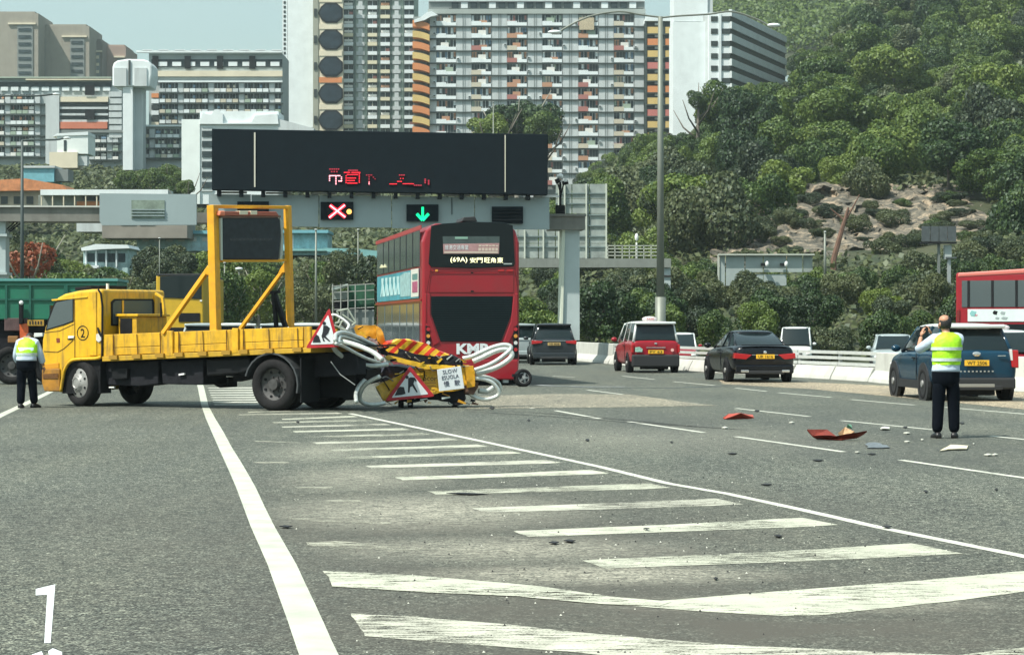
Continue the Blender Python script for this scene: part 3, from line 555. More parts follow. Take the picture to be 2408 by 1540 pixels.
t, f = block('covered_walkway', 'long low building with a gleaming white roof strip and orange doors below', 'building', 285, 230, oz=10)
bx('roof', f, t, 95, 446, 395, 459, -1, 5, WW); bx('wall', f, t, 90, 459, 395, 520, .5, 5, bmat('grey_green_wall', (.24, .27, .24), var=.35, vs=1))
for i, (a, b) in enumerate(((180, 292), (312, 392))): bx('orange_hoarding', f, t, a, 474, b, 490, .2, .5, WO)
for i in range(12): bx('post', f, t, 96 + 26 * i, 459, 98.5 + 26 * i, 492, -.9, -.6, WC)
for a in (195, 325): bx('window', f, t, a, 463, a + 55, 471, .3, .5, BG)
# --- white slab on the right and its banded wing
t, f = block('white_slab_tower', 'blank white end wall rising above the trees beside the banded wing', 'tower', 470, 1625, oz=20)
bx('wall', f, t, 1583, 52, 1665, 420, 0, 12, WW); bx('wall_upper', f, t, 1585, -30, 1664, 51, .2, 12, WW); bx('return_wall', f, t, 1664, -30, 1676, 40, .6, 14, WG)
p = P(1667, HY, 468)
f2 = Fr(p.x, 468, 0, 20); t = fthing('banded_building', 'white building wing wrapped in dark horizontal window bands, running away to the wooded hill', 'building', f2)
bx('end_wall', f2, t, 1667, 30, 1716, 420, 0, 10, WW)
for i in range(12):
    y = 39 + 29 * i; bx('window', f2, t, 1672, y, 1688, y + 12, -.15, 0, BG2); bx('window_band', f2, t, 1698, y, 1717, y + 12, -.15, 0, BG2)
bx('white_fin', f2, t, 1690, 32, 1696, 420, -.4, 0, WW)
# receding wing: wall line from (1717, 468) to further away
p0 = P(1717, HY, 468); p1 = P(1846, HY, 512); ang = math.degrees(math.atan2(p1.y - p0.y, p1.x - p0.x)); f3 = Fr(p0.x, p0.y, ang, 20)
wing = thing('banded_wing', 'receding banded side of the white building, alternating white and dark storeys above the trees', 'building', f3.o, ang)
Lw = math.hypot(p1.x - p0.x, p1.y - p0.y); z0 = f3.px(1717, 30)[1]
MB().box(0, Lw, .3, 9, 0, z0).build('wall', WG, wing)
for i in range(12):
    za = z0 - (9 + 29 * i) * 468 / 5150; MB().box(-.1, Lw + .1, -.05, .3, za - 12.5 * .0909, za).build('window_band', BG2, wing); MB().box(-.1, Lw + .1, -.4, .3, za + .02, za + 16.3 * .0909).build('floor_band', bmat('band_white', (.56, .61, .61)), wing)
# --- slope houses behind the truck
t, f = block('blue_roof_house', 'long pale blue building with a ragged sheet front behind the truck frame', 'house', 235, 420, oz=6)
bx('wall', f, t, 322, 550, 505, 590, 0, 6, mat('pale_blue_sheeting', (.42, .64, .70), .6, var=.4, vs=1.2, streak=.3)); bx('roof', f, t, 318, 542, 505, 550, -.8, 6, BLUE)
for i in range(6): bx('window', f, t, 335 + 28 * i, 558, 350 + 28 * i, 568, -.05, 0, WW)
t, f = block('teal_house', 'teal corrugated house seen just right of the truck light frame', 'house', 235, 700, oz=6)
bx('wall', f, t, 655, 548, 770, 600, 0, 6, mat('teal_sheeting', (.26, .48, .54), .6, var=.4, vs=1.2, streak=.3)); bx('roof', f, t, 650, 541, 772, 548, -.8, 6, BLUE); bx('white_wall', f, t, 672, 552, 690, 590, -.1, 0, WW)
bx('gutter', f, t, 655, 585, 800, 590, -.8, 0, TEAL)
t, f = block('white_house', 'small white and teal house with a pitched roof above the green lorry', 'house', 200, 250, oz=4)
bx('wall', f, t, 196, 584, 300, 650, 0, 5, mat('faded_teal_wall', (.33, .46, .46), .8, var=.5, vs=1.5)); MB().prism(f.poly([(190, 583), (225, 574), (300, 576), (305, 584), (240, 586), (192, 590)], -.7), -.7, 5).build('roof', WW, t)
for i in range(4): bx('window', f, t, 206 + 24 * i, 596, 222 + 24 * i, 616, -.08, 0, BG); bx('pillar', f, t, 200 + 24 * i, 590, 203 + 24 * i, 628, -.3, 0, WW)
bx('awning', f, t, 190, 624, 232, 631, -1.2, 0, WW)
t, f = block('brick_building', 'grey brown building with two small windows behind the overhead beam', 'building', 230, 320, oz=5)
bx('wall', f, t, 240, 500, 440, 560, 0, 6, bmat('grey_brown_wall', (.24, .22, .19), var=.3)); 
for a in (283, 327): bx('window', f, t, a, 512, a + 36, 528, -.1, 0, WG)
bx('wall', f, t, 180, 505, 240, 545, .4, 6, WG)
# teal roof slope over the trees
t, f = block('teal_roof_shelter', 'low teal roof poking out of the bushes behind the gantry leg', 'shelter', 180, 880, oz=5)
MB().prism(f.poly([(760, 583), (850, 586), (905, 592), (930, 610), (880, 606), (770, 592)], 0), 0, 4).build('roof', TEAL, t); bx('wall', f, t, 790, 592, 900, 625, .3, 4, WD)
# ---------------------------------------------------------------- gantries, signs, barriers, lamp posts
PANEL = mat('brushed_grey_panel', (.30, .37, .38), .55, metal=.1, var=.06, vs=.8, streak=.1); BEAM = mat('weathered_beam', (.19, .19, .17), .8, var=.25, vs=1.5, streak=.3)
COLM = mat('gantry_column_paint', (.42, .49, .49), .6, var=.1, vs=1); DISP = mat('led_display_face', (.006, .012, .017), .8, spec=.15, var=.15, vs=2); DISPF = mat('display_frame', (.014, .018, .022), .7, spec=.15)
LEDR = mat('red_led', (.9, .02, .04), emit=1.0); LEDW = mat('pink_led', (1, .35, .40), emit=1.6); LEDG = mat('green_led', (.0, .85, .30), emit=.85); LEDO = mat('orange_led', (1, .45, .10), emit=1.3); LEDD = mat('dim_red_led', (.35, .02, .04), emit=.5)
LEDY = mat('yellow_led', (1, .95, .55), emit=1.0)
gd = 90.0; a = -10.5
p = P(880, HY, gd); gf = Fr(p.x, gd, 4.0)            # across the road, receding slightly to the right
gan = fthing('sign_gantry', 'wide overhead gantry with grey fascia panels and lane signals spanning the carriageway', 'gantry', gf)
def gbx(name, x0, y0, x1, y1, v0, v1, m, par=gan, fr=gf, bevel=0): return bx(name, fr, par, x0, y0, x1, y1, v0, v1, m, bevel)
gbx('beam', -30, 488, 236, 521, 0, 1.6, BEAM); gbx('beam_flange', -30, 483, 236, 488, -.1, 1.7, CONC); gbx('beam', 1293, 508, 1376, 540, 0, 1.6, BEAM); gbx('beam', 460, 500, 500, 524, .2, 1.6, BEAM)
gbx('beam_flange', 1290, 503, 1379, 508.5, -.1, 1.7, BEAM)
plate('fascia_panel', gf, gan, [(234, 455), (462, 457), (462, 529), (240, 530), (234, 520)], -.6, -.3, PANEL)
plate('window_opening', gf, gan, rect(309, 471, 387, 514), -.63, -.6, mat('see_through_mesh', (.18, .23, .19), .8, var=.6, vs=2.5))
for y in (492, 499, 506): gbx('louvre', 309, y, 387, y + 2.5, -.68, -.63, PANEL)
xs_ = [490, 590, 750, 921, 1116, 1293]
for i in range(5):
    x0, x1 = xs_[i] + 1, xs_[i + 1] - 1; s = .012
    gbx('fascia_panel', x0, 457 + (x0 - 490) * s, x1, 532 + (x0 - 490) * s, -.6, -.3, PANEL)
gbx('panel_seam', 1062, 465, 1063.5, 505, -.64, -.6, DISPF)
# lane signals: each hangs in the fascia
def signal(x0, y0, x1, y1, lab): 
    f_ = Fr(*(lambda q: (q[0], q[1]))((P((x0 + x1) / 2, HY, gd + (P((x0 + x1) / 2, HY, gd).x - p.x) * math.tan(R(4))).x, gd + (P((x0 + x1) / 2, HY, gd).x - p.x) * math.tan(R(4)) - .66)), 4.0)
    t = fthing('lane_signal', lab, 'traffic signal', f_, 'lane control signals on the gantry')
    plate('housing', f_, t, rect(x0, y0, x1, y1), -.12, .02, DISP); return t, f_
t1_, f_ = signal(754, 475, 831, 517, 'lane signal showing a red cross with an orange dot')
def seg(f_, t, a, b, wd, m, nm='led_row', v=-.16):
    (u0, z0), (u1, z1) = f_.px(*a, v), f_.px(*b, v); d = Vector((u1 - u0, z1 - z0)); n_ = Vector((-d.y, d.x)).normalized() * wd / 2
    MB().prism([(u0 + n_.x, z0 + n_.y), (u1 + n_.x, z1 + n_.y), (u1 - n_.x, z1 - n_.y), (u0 - n_.x, z0 - n_.y)], v, v + .03).build(nm, m, t)
seg(f_, t1_, (776, 483), (812, 511), .06, LEDW); seg(f_, t1_, (811, 482), (774, 512), .06, LEDW)
for a_, b_ in (((776, 483), (812, 511)), ((811, 482), (774, 512))): seg(f_, t1_, a_, b_, .15, LEDR, 'led_glow', -.135)
u, z = f_.px(821, 498, -.16); MB().cyl((u, -.18, z), (u, -.13, z), .105, n=14).build('orange_lamp', LEDO, t1_)
t2_, f_ = signal(956, 481, 1031, 521, 'lane signal showing a green downward arrow')
seg(f_, t2_, (994, 487), (994, 515), .10, LEDG); seg(f_, t2_, (980, 503), (994, 518), .12, LEDG); seg(f_, t2_, (1008, 503), (994, 518), .12, LEDG)
t3_, f_ = signal(1157, 486, 1230, 526, 'unlit lane signal at the right end of the gantry')
for i in range(4): bx('hood_slat', f_, t3_, 1160, 492 + 8 * i, 1227, 494 + 8 * i, -.2, -.12, DISPF)
t4_, f_ = signal(558, 474, 632, 506, 'unlit lane signal behind the yellow truck frame')
# variable message display standing on the gantry
vt = thing('message_display', 'huge black electronic message board with faint red characters on top of the gantry', 'message sign', (gf.o[0], gf.o[1] - 1.2, 0), 4.0)
vf = Fr(gf.o[0], gf.o[1] - 1.2, 4.0)
plate('display_face', vf, vt, [(498, 303), (1289, 316), (1288, 459), (498, 447)], -.0, .5, DISP, bevel=.03)
plate('rear_housing', vf, vt, [(500, 306), (1286, 318), (1286, 456), (500, 445)], .5, 1.5, DISPF)
for x in (599, 1188): plate('joint_strip', vf, vt, [(x - 1.8, 312), (x + 1.8, 312), (x + 1.6, 440), (x - 1.6, 440)] if x < 700 else [(x - 1.2, 318), (x + 1.2, 318), (x + 1, 452), (x - 1, 452)], -.04, .0, mat('aluminium_strip', (.6, .58, .48), .4))
for x in list(range(510, 1290, 52)): bx('foot', vf, vt, x, 446 + (x - 498) * .015, x + 9, 461 + (x - 498) * .012, .1, .6, DISPF)
for x0 in range(520, 1260, 105): bx('white_bracket', vf, vt, x0, 450 + (x0 - 498) * .012, x0 + 60, 455 + (x0 - 498) * .012, .7, .9, WHT)
def dots(pts, m, r=.03, nm='led_character', v=-.05):
    mb = MB()
    for x, y in pts: u, z = vf.px(x, y, v); mb.box(u - r, u + r, v, v + .04, z - r * .8, z + r * .8)
    mb.build(nm, m, vt)['kind'] = 'stuff'
def row(x0, x1, y, st=4): return [(x0 + i * st, y) for i in range(int((x1 - x0) / st) + 1)]
def colm(x, y0, y1, st=4): return [(x, y0 + i * st) for i in range(int((y1 - y0) / st) + 1)]
dots(row(775, 800, 413.5, 3) + colm(775, 417, 425) + colm(790, 417, 433) + colm(803, 417, 425) + row(797, 803, 426, 3), LEDW, .022)
dots(row(810, 822, 406, 3) + row(828, 846, 406, 3) + row(817, 843, 411, 3) + colm(814, 414, 433) + colm(845, 409, 431) + row(818, 838, 419, 3) + row(818, 834, 425, 3) + row(818, 841, 431, 3), LEDR, .021)
dots(row(776, 800, 398, 5) + row(820, 842, 401, 4) + row(780, 796, 404, 6), LEDD, .03)
dots(row(862, 874, 412, 4) + colm(868, 416, 432, 4) + [(878, 417), (882, 421)], LEDD, .022); dots([(868, 429), (868, 433)], LEDW, .02)
dots(row(917, 932, 433, 3) + row(935, 945, 427, 3) + [(942, 420), (948, 420)] + row(948, 973, 432.5, 3), LEDR, .018); dots(row(940, 950, 412, 5) + colm(1000, 422, 432) + colm(1008, 425, 434) + row(975, 990, 436, 5), LEDD, .03)
# columns and bracing
q = Fr(*(lambda d_: (P(1342, HY, d_).x, d_))(gd + 2.6), 4.0)
plate('column', gf, gan, [(1329, 540), (1363, 540), (1363, 800), (1323, 800), (1325, 700)], .3, 1.3, COLM)
plate('column_sunlit_face', gf, gan, [(1322, 540), (1329, 540), (1325, 700), (1322.5, 800), (1317, 800), (1319, 690)], .2, 1.4, bmat('column_sun_tone', (.62, .66, .55)))  # left face of the column; sunlight is put into its paler colour
bx('column', gf, gan, -14, 521, 13, 790, .3, 1.3, COLM); bx('column_collar', gf, gan, -14, 550, 16, 556, .1, 1.5, COLM); bx('column_collar', gf, gan, -14, 640, 16, 646, .1, 1.5, COLM)
mb = MB()
for k in range(3): mb.tube(smooth_path([gf.p3(50 - k * 8, 523, .5), gf.p3(40 - k * 8, 532, .5), gf.p3(22 - k * 3, 546 - k * 3, .5)], 4), .03, 5)
mb.build('cable', BLK, gan)
# camera cluster on the beam
t = thing('traffic_camera', 'traffic camera pole with two black heads standing on the right end of the gantry', 'camera', (P(1318, HY, gd + 1).x, gd + 1.4, 0), 0); f_ = Fr(*t.location[:2], 0)
z0 = f_.px(1318, 503)[1]; MB().box(-.05, .05, -.05, .05, z0, f_.px(1318, 428)[1]).box(-.2, .2, -.15, .15, z0, z0 + .35).build('pole', BLK, t); 
MB().cyl(f_.p3(1306, 428, -.1), f_.p3(1316, 424, -.1), .1).cyl(f_.p3(1322, 432, .1), f_.p3(1336, 428, .1), .09).build('camera_head', BLK, t); MB().ball(f_.p3(1318, 415, 0), .12).box(*[c for c in (f_.px(1326, 430)[0], f_.px(1334, 430)[0])], -.1, .1, f_.px(1318, 428)[1], f_.px(1318, 421)[1]).build('dome', WHT, t)
MB().cyl(f_.p3(1310, 425), f_.p3(1318, 455), .03).cyl(f_.p3(1326, 430), f_.p3(1319, 460), .03).build('arm', BLK, t)
# --- second gantry, seen from behind
g2d = 140; p2 = P(1400, HY, g2d); f2_ = Fr(p2.x, g2d, 0); g2 = fthing('rear_gantry', 'second overhead gantry further on, with an openwork walkway railing', 'gantry', f2_)
BM2 = mat('grey_green_beam', (.20, .22, .20), .8, var=.15, vs=1.5, streak=.3)
bx('beam', f2_, g2, 1110, 608, 1578, 629, 0, 1.4, BM2); bx('column', f2_, g2, 1558, 629, 1577, 790, .2, 1.0, COLM)
for y in (647, 680, 715): bx('column_band', f2_, g2, 1556, y, 1578, y + 4, .1, 1.1, mat('band_black', (.03, .03, .03)))
RAIL = mat('rail_grey', (.45, .48, .42), .6)
for y in (577, 584, 592, 600): bx('rail', f2_, g2, 1427, y, 1550, y + 2, 0, .08, RAIL)
for i in range(8): bx('rail_post', f2_, g2, 1428 + i * 17, 576, 1430 + i * 17, 608, 0, .08, RAIL)
for x in (1497, 1325): MB().cyl(f2_.p3(x, 608, .5), f2_.p3(x, 570, .5), .06).ball(f2_.p3(x, 558, .5), (.12, .12, .25)).build('camera_pole', WHT if x == 1497 else GALV, g2)
b3 = Fr(p2.x, g2d + 1.8, 0); bt = fthing('sign_board_back', 'tall ribbed back of a direction sign standing on the second gantry', 'road sign', b3)
BKM = mat('sign_back_sheet', (.30, .34, .32), .6, metal=.2, var=.35, vs=1.2)
for i, (x0, x1) in enumerate(((1122, 1160), (1161, 1178), (1178, 1218), (1218, 1266), (1266, 1306), (1306, 1345), (1345, 1386), (1386, 1427))):
    ytop = 432 if x0 > 1280 else 540
    for j in range(5): 
        yy = 607 - j * 35
        if yy > ytop: bx('sheet', b3, bt, x0 + 1, max(yy - 34, ytop), x1 - 1, yy, 0, .12, BKM)
for x in (1122, 1177, 1232, 1276, 1312, 1326, 1377, 1424): bx('upright', b3, bt, x, 540 if x < 1300 else 432, x + 3.5, 620, -.2, 0, bmat('upright_pale', (.5, .54, .47)))
for y in (454, 478, 505, 530, 555, 580): bx('cross_rail', b3, bt, 1306 if y < 545 else 1122, y, 1427, y + 2.5, -.1, 0, mat('cross_rail_dark', (.14, .19, .19), .6))
# --- sign backs on the right slope
t, f_ = block('sign_board_back', 'wide pale back of a gantry sign rising out of the bushes right of centre', 'road sign', 165, 1802, oz=0)
PB = mat('pale_sign_back', (.38, .44, .43), .6, metal=.2, var=.12, vs=1)
for i, (x0, x1) in enumerate(((1692, 1706), (1706, 1752), (1752, 1795), (1795, 1850), (1850, 1888), (1888, 1912))):
    bx('panel', f_, t, x0 + 1.3, 600, x1 - 1.3, 640 if x0 > 1745 else 672, 0, .15, PB if i != 5 else BKM); 
    if 1745 < x0 < 1850: bx('panel', f_, t, x0 + .6, 645, x1 - .6, 672, .1, .2, PB)
bx('rail', f_, t, 1690, 597, 1916, 600.5, -.4, .2, RAIL); bx('frame', f_, t, 1688, 600, 1692, 676, -.1, .2, RAIL)
for x in (1800, 1845): MB().ball(f_.p3(x + 4, 621, -.6), (.14, .14, .22)).box(*(f_.px(x - 12, 0)[0], f_.px(x - 2, 0)[0]), -.5, -.2, f_.px(0, 626)[1], f_.px(0, 619)[1], 1).build('lamp', [WHT, BLK], t)
bx('leg', f_, t, 1720, 676, 1724, 790, 0, .3, GALV); bx('leg', f_, t, 1880, 676, 1884, 790, 0, .3, GALV)
t, f_ = block('lattice_sign', 'dark back of a small gantry sign on twin masts above the red bus', 'road sign', 150, 2205, oz=0)
DKS = mat('dark_sign_back', (.07, .085, .09), .6, var=.3, vs=3)
for i in range(4): bx('panel', f_, t, 2168 + 20.5 * i, 532, 2187 + 20.5 * i, 568, 0, .15, DKS)
bx('walkway', f_, t, 2166, 569, 2250, 573, -.3, .3, BLK); bx('cabinet', f_, t, 2222, 576, 2238, 610, .0, .5, mat('cabinet_grey', (.4, .45, .44), .5)); bx('mast', f_, t, 2206, 573, 2211, 790, 0, .3, mat('mast_grey', (.16, .18, .17), .6)); bx('mast', f_, t, 2229, 610, 2236, 790, 0, .3, GALV)
bx('cross_arm', f_, t, 2225, 604, 2250, 608, -.2, .2, DKS)
# ---------------------------------------------------------------- central barrier: concrete blocks and railed sections along a real line
def lerp_path(pts, s0, s1, n=3):
    L_ = [0]
    for a_, b_ in zip(pts, pts[1:]): L_.append(L_[-1] + (b_ - a_).length)
    def at(s):
        for i in range(len(L_) - 1):
            if s <= L_[i + 1] or i == len(L_) - 2: t_ = (s - L_[i]) / (L_[i + 1] - L_[i]); return pts[i].lerp(pts[i + 1], t_)
    return [at(s0 + (s1 - s0) * k / (n - 1)) for k in range(n)], L_[-1]
PROF = [(-.34, 0), (.34, 0), (.30, .12), (.13, .34), (.10, .84), (-.10, .84), (-.13, .34), (-.30, .12)]
PROFL = [(-.34, 0), (.34, 0), (.30, .12), (.15, .40), (-.15, .40), (-.30, .12)]
def sweep(mb, path, prof, m=0, z=0):
    rings = []
    for i, p_ in enumerate(path):
        t_ = (path[min(i + 1, len(path) - 1)] - path[max(i - 1, 0)]).normalized(); n_ = Vector((-t_.y, t_.x, 0))
        rings.append([p_ + n_ * a_ + Vector((0, 0, b_ + z)) for a_, b_ in prof])
    return mb.loft(rings, True, m)
def s_at(x):   # arc length where the barrier base passes picture column x
    best = None
    for k in range(2001):
        s = TOT * k / 2000; q_ = lerp_path(BAR, s, s + .001, 2)[0][0]; xx = CX + F * q_.x / q_.y
        if best is None or abs(xx - x) < best[0]: best = (abs(xx - x), s)
    return best[1]
TOT = lerp_path(BAR, 0, 1, 2)[1]
WRAIL = mat('white_rail', (.66, .69, .66), .4, metal=.2, var=.08)
def section(x0, x1, railed, lab, grp):
    s0, s1 = s_at(x0), s_at(x1); path, _ = lerp_path(BAR, s0, s1, 5); c_ = path[2]; path = [q_ - c_ for q_ in path]
    t = thing('barrier_section', lab, 'barrier', c_, 0, grp)
    if not railed:
        n_ = max(1, round((s1 - s0) / 3.0))
        for k in range(n_):
            pp, _ = lerp_path(path, (s1 - s0) * k / n_ + .012, (s1 - s0) * (k + 1) / n_ - .012, 2)
            sweep(MB(), pp, PROF).build('concrete_block', CONC, t, bevel=.02)
    else:
        n_ = max(1, round((s1 - s0) / 2.6)); Lr = s1 - s0
        for k in range(n_):
            pp, _ = lerp_path(path, Lr * k / n_ + .05, Lr * (k + 1) / n_ - .05, 2); sweep(MB(), pp, PROFL).build('concrete_base', CONC, t, bevel=.02)
            pp, _ = lerp_path(path, Lr * k / n_ + .02, Lr * (k + 1) / n_ - .02, 2)
            for z_ in (.80, .64, .47): sweep(MB(), pp, [(-.08, -.045), (.08, -.045), (.08, .045), (-.08, .045)], z=z_).build('rail', WRAIL, t)
            q_ = pp[0]; MB().box(q_.x - .05, q_.x + .05, q_.y - .05, q_.y + .05, .36, .80).build('rail_post', GALV, t)
    return t
section(1357, 1447, False, 'solid concrete barrier block between the dark people carrier and the red taxi', None)
section(1449, 1700, True, 'railed median barrier behind the red taxi and the black saloon', None)
section(1702, 1880, True, 'railed median barrier hidden mostly by the black saloon', None)
section(1882, 2066, True, 'railed median barrier right of the black saloon, three white rails on a low base', None)
section(2068, 2330, False, 'solid concrete barrier behind the blue car', None)
section(2332, 2700, False, 'solid concrete barrier at the right edge of the picture', None)
# ---------------------------------------------------------------- lamp posts
POLE = mat('lamp_pole_grey', (.20, .22, .19), .55, metal=.3, var=.1, vs=1, streak=.2); HEAD = mat('lamp_head_white', (.8, .84, .84), .3)
def lamp(x, d, ytop, rb, lab, arms=(), base=0, headw=.5, m=POLE, grp=None, cat='street lamp'):
    p_ = P(x, HY, d); zb = float(hz(p_.x, d)) + base; t = thing('street_lamp', lab, cat, (p_.x, d, zb), 0, grp); f_ = Fr(p_.x, d, 0, zb)
    zt = f_.px(x, ytop)[1]
    MB().cyl((0, 0, -1), (0, 0, zt * .2), rb, rb * .95, 10).cyl((0, 0, zt * .2), (0, 0, zt), rb * .7, rb * .42, 10).build('pole', m, t, smooth=True)
    for pts in arms:
        pp = smooth_path([f_.p3(a_, b_) for a_, b_ in pts], 4); MB().tube(pp, min(rb * .3, .035), 6).build('arm', m, t)
        hx = pp[-1]; sgn = 1 if pts[-1][0] > x else -1
        MB().ball((hx.x + sgn * headw * .45, hx.y, hx.z), (headw * .55, .16, headw * .16), 12, 6).build('lamp_head', HEAD, t, smooth=True)
    if not arms: MB().ball((.0, 0, zt), (headw * .6, .2, headw * .22), 12, 6).build('lamp_head', HEAD, t, smooth=True)
lamp(1553, 86, 40, .22, 'tall double armed lamp post standing behind the red taxi', ([(1558, 42), (1510, 36), (1455, 28), (1385, 40), (1330, 66), (1318, 76)], [(1558, 42), (1600, 38), (1668, 34), (1720, 28), (1775, 44), (1806, 60)]), headw=.5)
lamp(52, 75, 330, .11, 'dark lamp post at the left edge with a short arm over the beam', ([(52, 333), (60, 330), (130, 329), (150, 325)],), headw=.25, m=mat('dark_pole', (.05, .07, .07), .6))
lamp(-34, 75, 210, .11, 'lamp post standing outside the left edge whose arm reaches into view', ([(-34, 228), (20, 226), (85, 226), (125, 222)],), headw=.25, m=MATS['dark_pole'])
for x, d, yt, r_, lab, hw in ((1940, 150, 545, .16, 'slim pale lamp post rising from the median behind the white van', .0), (743, 130, 540, .12, 'thin pale pole right of the truck light frame', .0), (562, 150, 632, .10, 'short lamp post with a white head seen under the truck light board', .45),
                         (528, 150, 618, .09, 'thin pole seen between the truck frame posts', .0), (842, 150, 540, .09, 'thin pole left of the red double decker', .0), (375, 160, 560, .07, 'thin pole among the trees behind the yellow cab', .0), (1160, 230, 240, .12, 'tall thin lamp post in front of the long grey slab', .0)):
    lamp(x, d, yt, r_, lab, headw=hw or .16)
# ---------------------------------------------------------------- wheels
WM = {}
def wheel_meshes(r, w_, style):
    k = (round(r, 3), round(w_, 3), style)
    if k in WM: return WM[k]
    n = 28; mb = MB(); pr = [(.60, .03), (.66, .0), (.84, -.012), (.95, .012), (1, .05), (1, w_ - .05), (.95, w_ - .01), (.66, w_), (.60, w_ - .03)]
    rings = [[(r * a_ * math.cos(2 * math.pi * i / n), b_, r * a_ * math.sin(2 * math.pi * i / n)) for i in range(n)] for a_, b_ in pr]
    mb.loft(rings, False)
    for g_ in (.36, .64):     # tread grooves
        pass
    ty = mb.mesh('wheel', RUB, True)
    mb = MB(); dish = {'front': -.01, 'rear': .12, 'alloy': .015, 'plain': .02}[style]
    pr = [(.62, .02), (.60, dish * .5 + .02), (.40, dish), (.22, dish - (.05 if style == 'front' else 0)), (.20, dish - (.10 if style == 'rear' else .04)), (.0001, dish - (.11 if style == 'rear' else .045))]
    rings = [[(r * a_ * math.cos(2 * math.pi * i / n), b_, r * a_ * math.sin(2 * math.pi * i / n)) for i in range(n)] for a_, b_ in pr]
    mb.loft(rings, False)
    k2 = 8 if style in ('front', 'rear') else 5
    for i in range(k2):
        t_ = 2 * math.pi * (i + .5) / k2
        if style in ('front', 'rear'): c_ = (r * .49 * math.cos(t_), dish * .75 + .003, r * .49 * math.sin(t_)); mb.cyl((c_[0], c_[1] - .004, c_[2]), (c_[0], c_[1] + .02, c_[2]), r * .055, n=7, m=1)
        else: 
            a0, a1 = t_ - .42, t_ + .42; mb.add([(r * .56 * math.cos(a0), dish * .5 - .0, r * .56 * math.sin(a0)), (r * .56 * math.cos(a1), dish * .5 - .0, r * .56 * math.sin(a1)), (r * .22 * math.cos(t_), dish - .012, r * .22 * math.sin(t_))], [(0, 1, 2)], 1)
        if style in ('front', 'rear'):
            c_ = (r * .29 * math.cos(t_), dish - .02, r * .29 * math.sin(t_)); mb.cyl((c_[0], c_[1] - .02, c_[2]), (c_[0], c_[1] + .02, c_[2]), r * .03, n=6)
    rm = mb.mesh('rim', [{'front': RIM, 'rear': RIMD, 'alloy': RIM, 'plain': RIMD}[style], BLK], False, fix=False)
    WM[k] = (ty, rm); return WM[k]
def wheel(par, loc, r, w_, style, rz=0, tilt=0):
    ty, rm = wheel_meshes(r, w_, style); o = newobj('wheel', ty, par, loc, (tilt, 0, R(rz))); newobj('rim', rm, o); return o
# ---------------------------------------------------------------- the yellow truck, standing across the lane
g0 = G(183, 955); tf = Fr(g0.x, g0.y, -29)
tr = fthing('flatbed_truck', 'yellow flatbed truck stopped across the lane with a tall light board frame', 'truck', tf)
W_ = 2.0
def side(pts, v=0): return tf.poly(pts, v)
cab = [(106, 921), (99, 905), (97, 862), (98, 800), (105, 768), (112, 748), (125, 712), (134, 700), (150, 691), (185, 683), (215, 680), (240, 679.5), (240, 838), (228, 843), (180, 846), (163, 852), (151, 870), (146, 892), (141, 921)]
MB().prism(side(cab), 0, W_).build('cab', YEL, tr, bevel=.06, seg=3)
def sp(name, pts, v0, v1, m, bevel=0, par=tr, label=None): return MB().prism(side(pts, v0), v0, v1).build(name, m, par, bevel=bevel, label=label)
wfr = sp('side_window', [(107, 777), (112, 753), (126, 715), (131, 708), (173, 700), (173, 756), (150, 765)], -.008, .05, BLK)
sp('pane', [(110, 774), (115, 753), (129, 717), (133, 711), (170.5, 703.5), (170.5, 754), (150, 762)], -.014, -.006, GLSL, par=wfr)
u240 = tf.px(240, 760)[0]; _o = (tf.o[0] + tf.u[0] * u240, tf.o[1] + tf.u[1] * u240); rfc = Fr(_o[0], _o[1], tf.deg + 90)   # the cab's back wall
def rp_(name, pts, o0, o1, m, bevel=0, par=tr):
    """a slab on the back wall; o = distance it stands out rearwards"""
    return MB().prism([(s_, z_) for s_, z_ in rfc.poly(pts, -o1)], u240 + o0, u240 + o1, 'x').build(name, m, par, bevel=bevel)
wfr = rp_('rear_window', [(262, 710), (270, 703), (360, 703), (363, 711), (363, 766), (262, 766)], -.01, .015, BLK)
rp_('pane', [(266, 713), (272, 707), (357, 707), (359, 762), (266, 762)], .015, .022, GLSL, par=wfr); rp_('window_bar', [(288, 706), (291.5, 706), (291.5, 764), (288, 764)], .025, .04, YEL, par=wfr)
rp_('rear_corner_trim', [(364, 696), (370, 700), (371, 800), (365, 800)], .0, .025, YEL)
for k_ in range(3): rp_('back_wall_rib', [(246, 776 + 6 * k_), (366, 776 + 6 * k_), (366, 778 + 6 * k_), (246, 778 + 6 * k_)], .0, .012, YEL)
def sp0(name, pts, v0, v1, m, bevel=0): return MB().prism(side(pts, 0), v0, v1).build(name, m, tr, bevel=bevel)
# door with its seams, sill line and pull
SEAM = mat('door_seam', (.10, .05, .005), .8)
def linep(name, pts, v, wd, m, par=tr, r_=None):
    pp = [tf.p3(x, y, v) for x, y in pts]; return MB().tube(pp, wd, 4).build(name, m, par)
linep('door_seam', [(175, 700), (176, 775), (176, 842)], -.002, .009, SEAM); linep('door_seam', [(105, 782), (140, 778), (174, 762)], -.002, .007, SEAM)
linep('door_seam', [(103, 826), (135, 828), (150, 820), (172, 800)], -.002, .008, SEAM); linep('cab_seam', [(231, 681), (237, 690), (241, 720), (240, 838)], -.012, .02, BLK)
sp('door_handle', [(160, 790), (173, 790), (173, 795), (160, 796)], -.03, -.004, WHT, .006); sp('door_pull_recess', [(158, 796), (172, 797), (172, 799), (159, 799)], -.005, .0, BLK)
sp('side_badge', [(132, 795), (140, 795), (141, 805), (133, 806)], -.006, .004, mat('maroon_badge', (.20, .04, .02), .6))
sp('body_rib', [(120, 704), (205, 697), (205, 700), (122, 708)], -.02, .0, YEL, .008); sp('rear_corner_post', [(209, 686), (226, 686), (227, 836), (210, 836)], -.018, .0, YEL, .012)
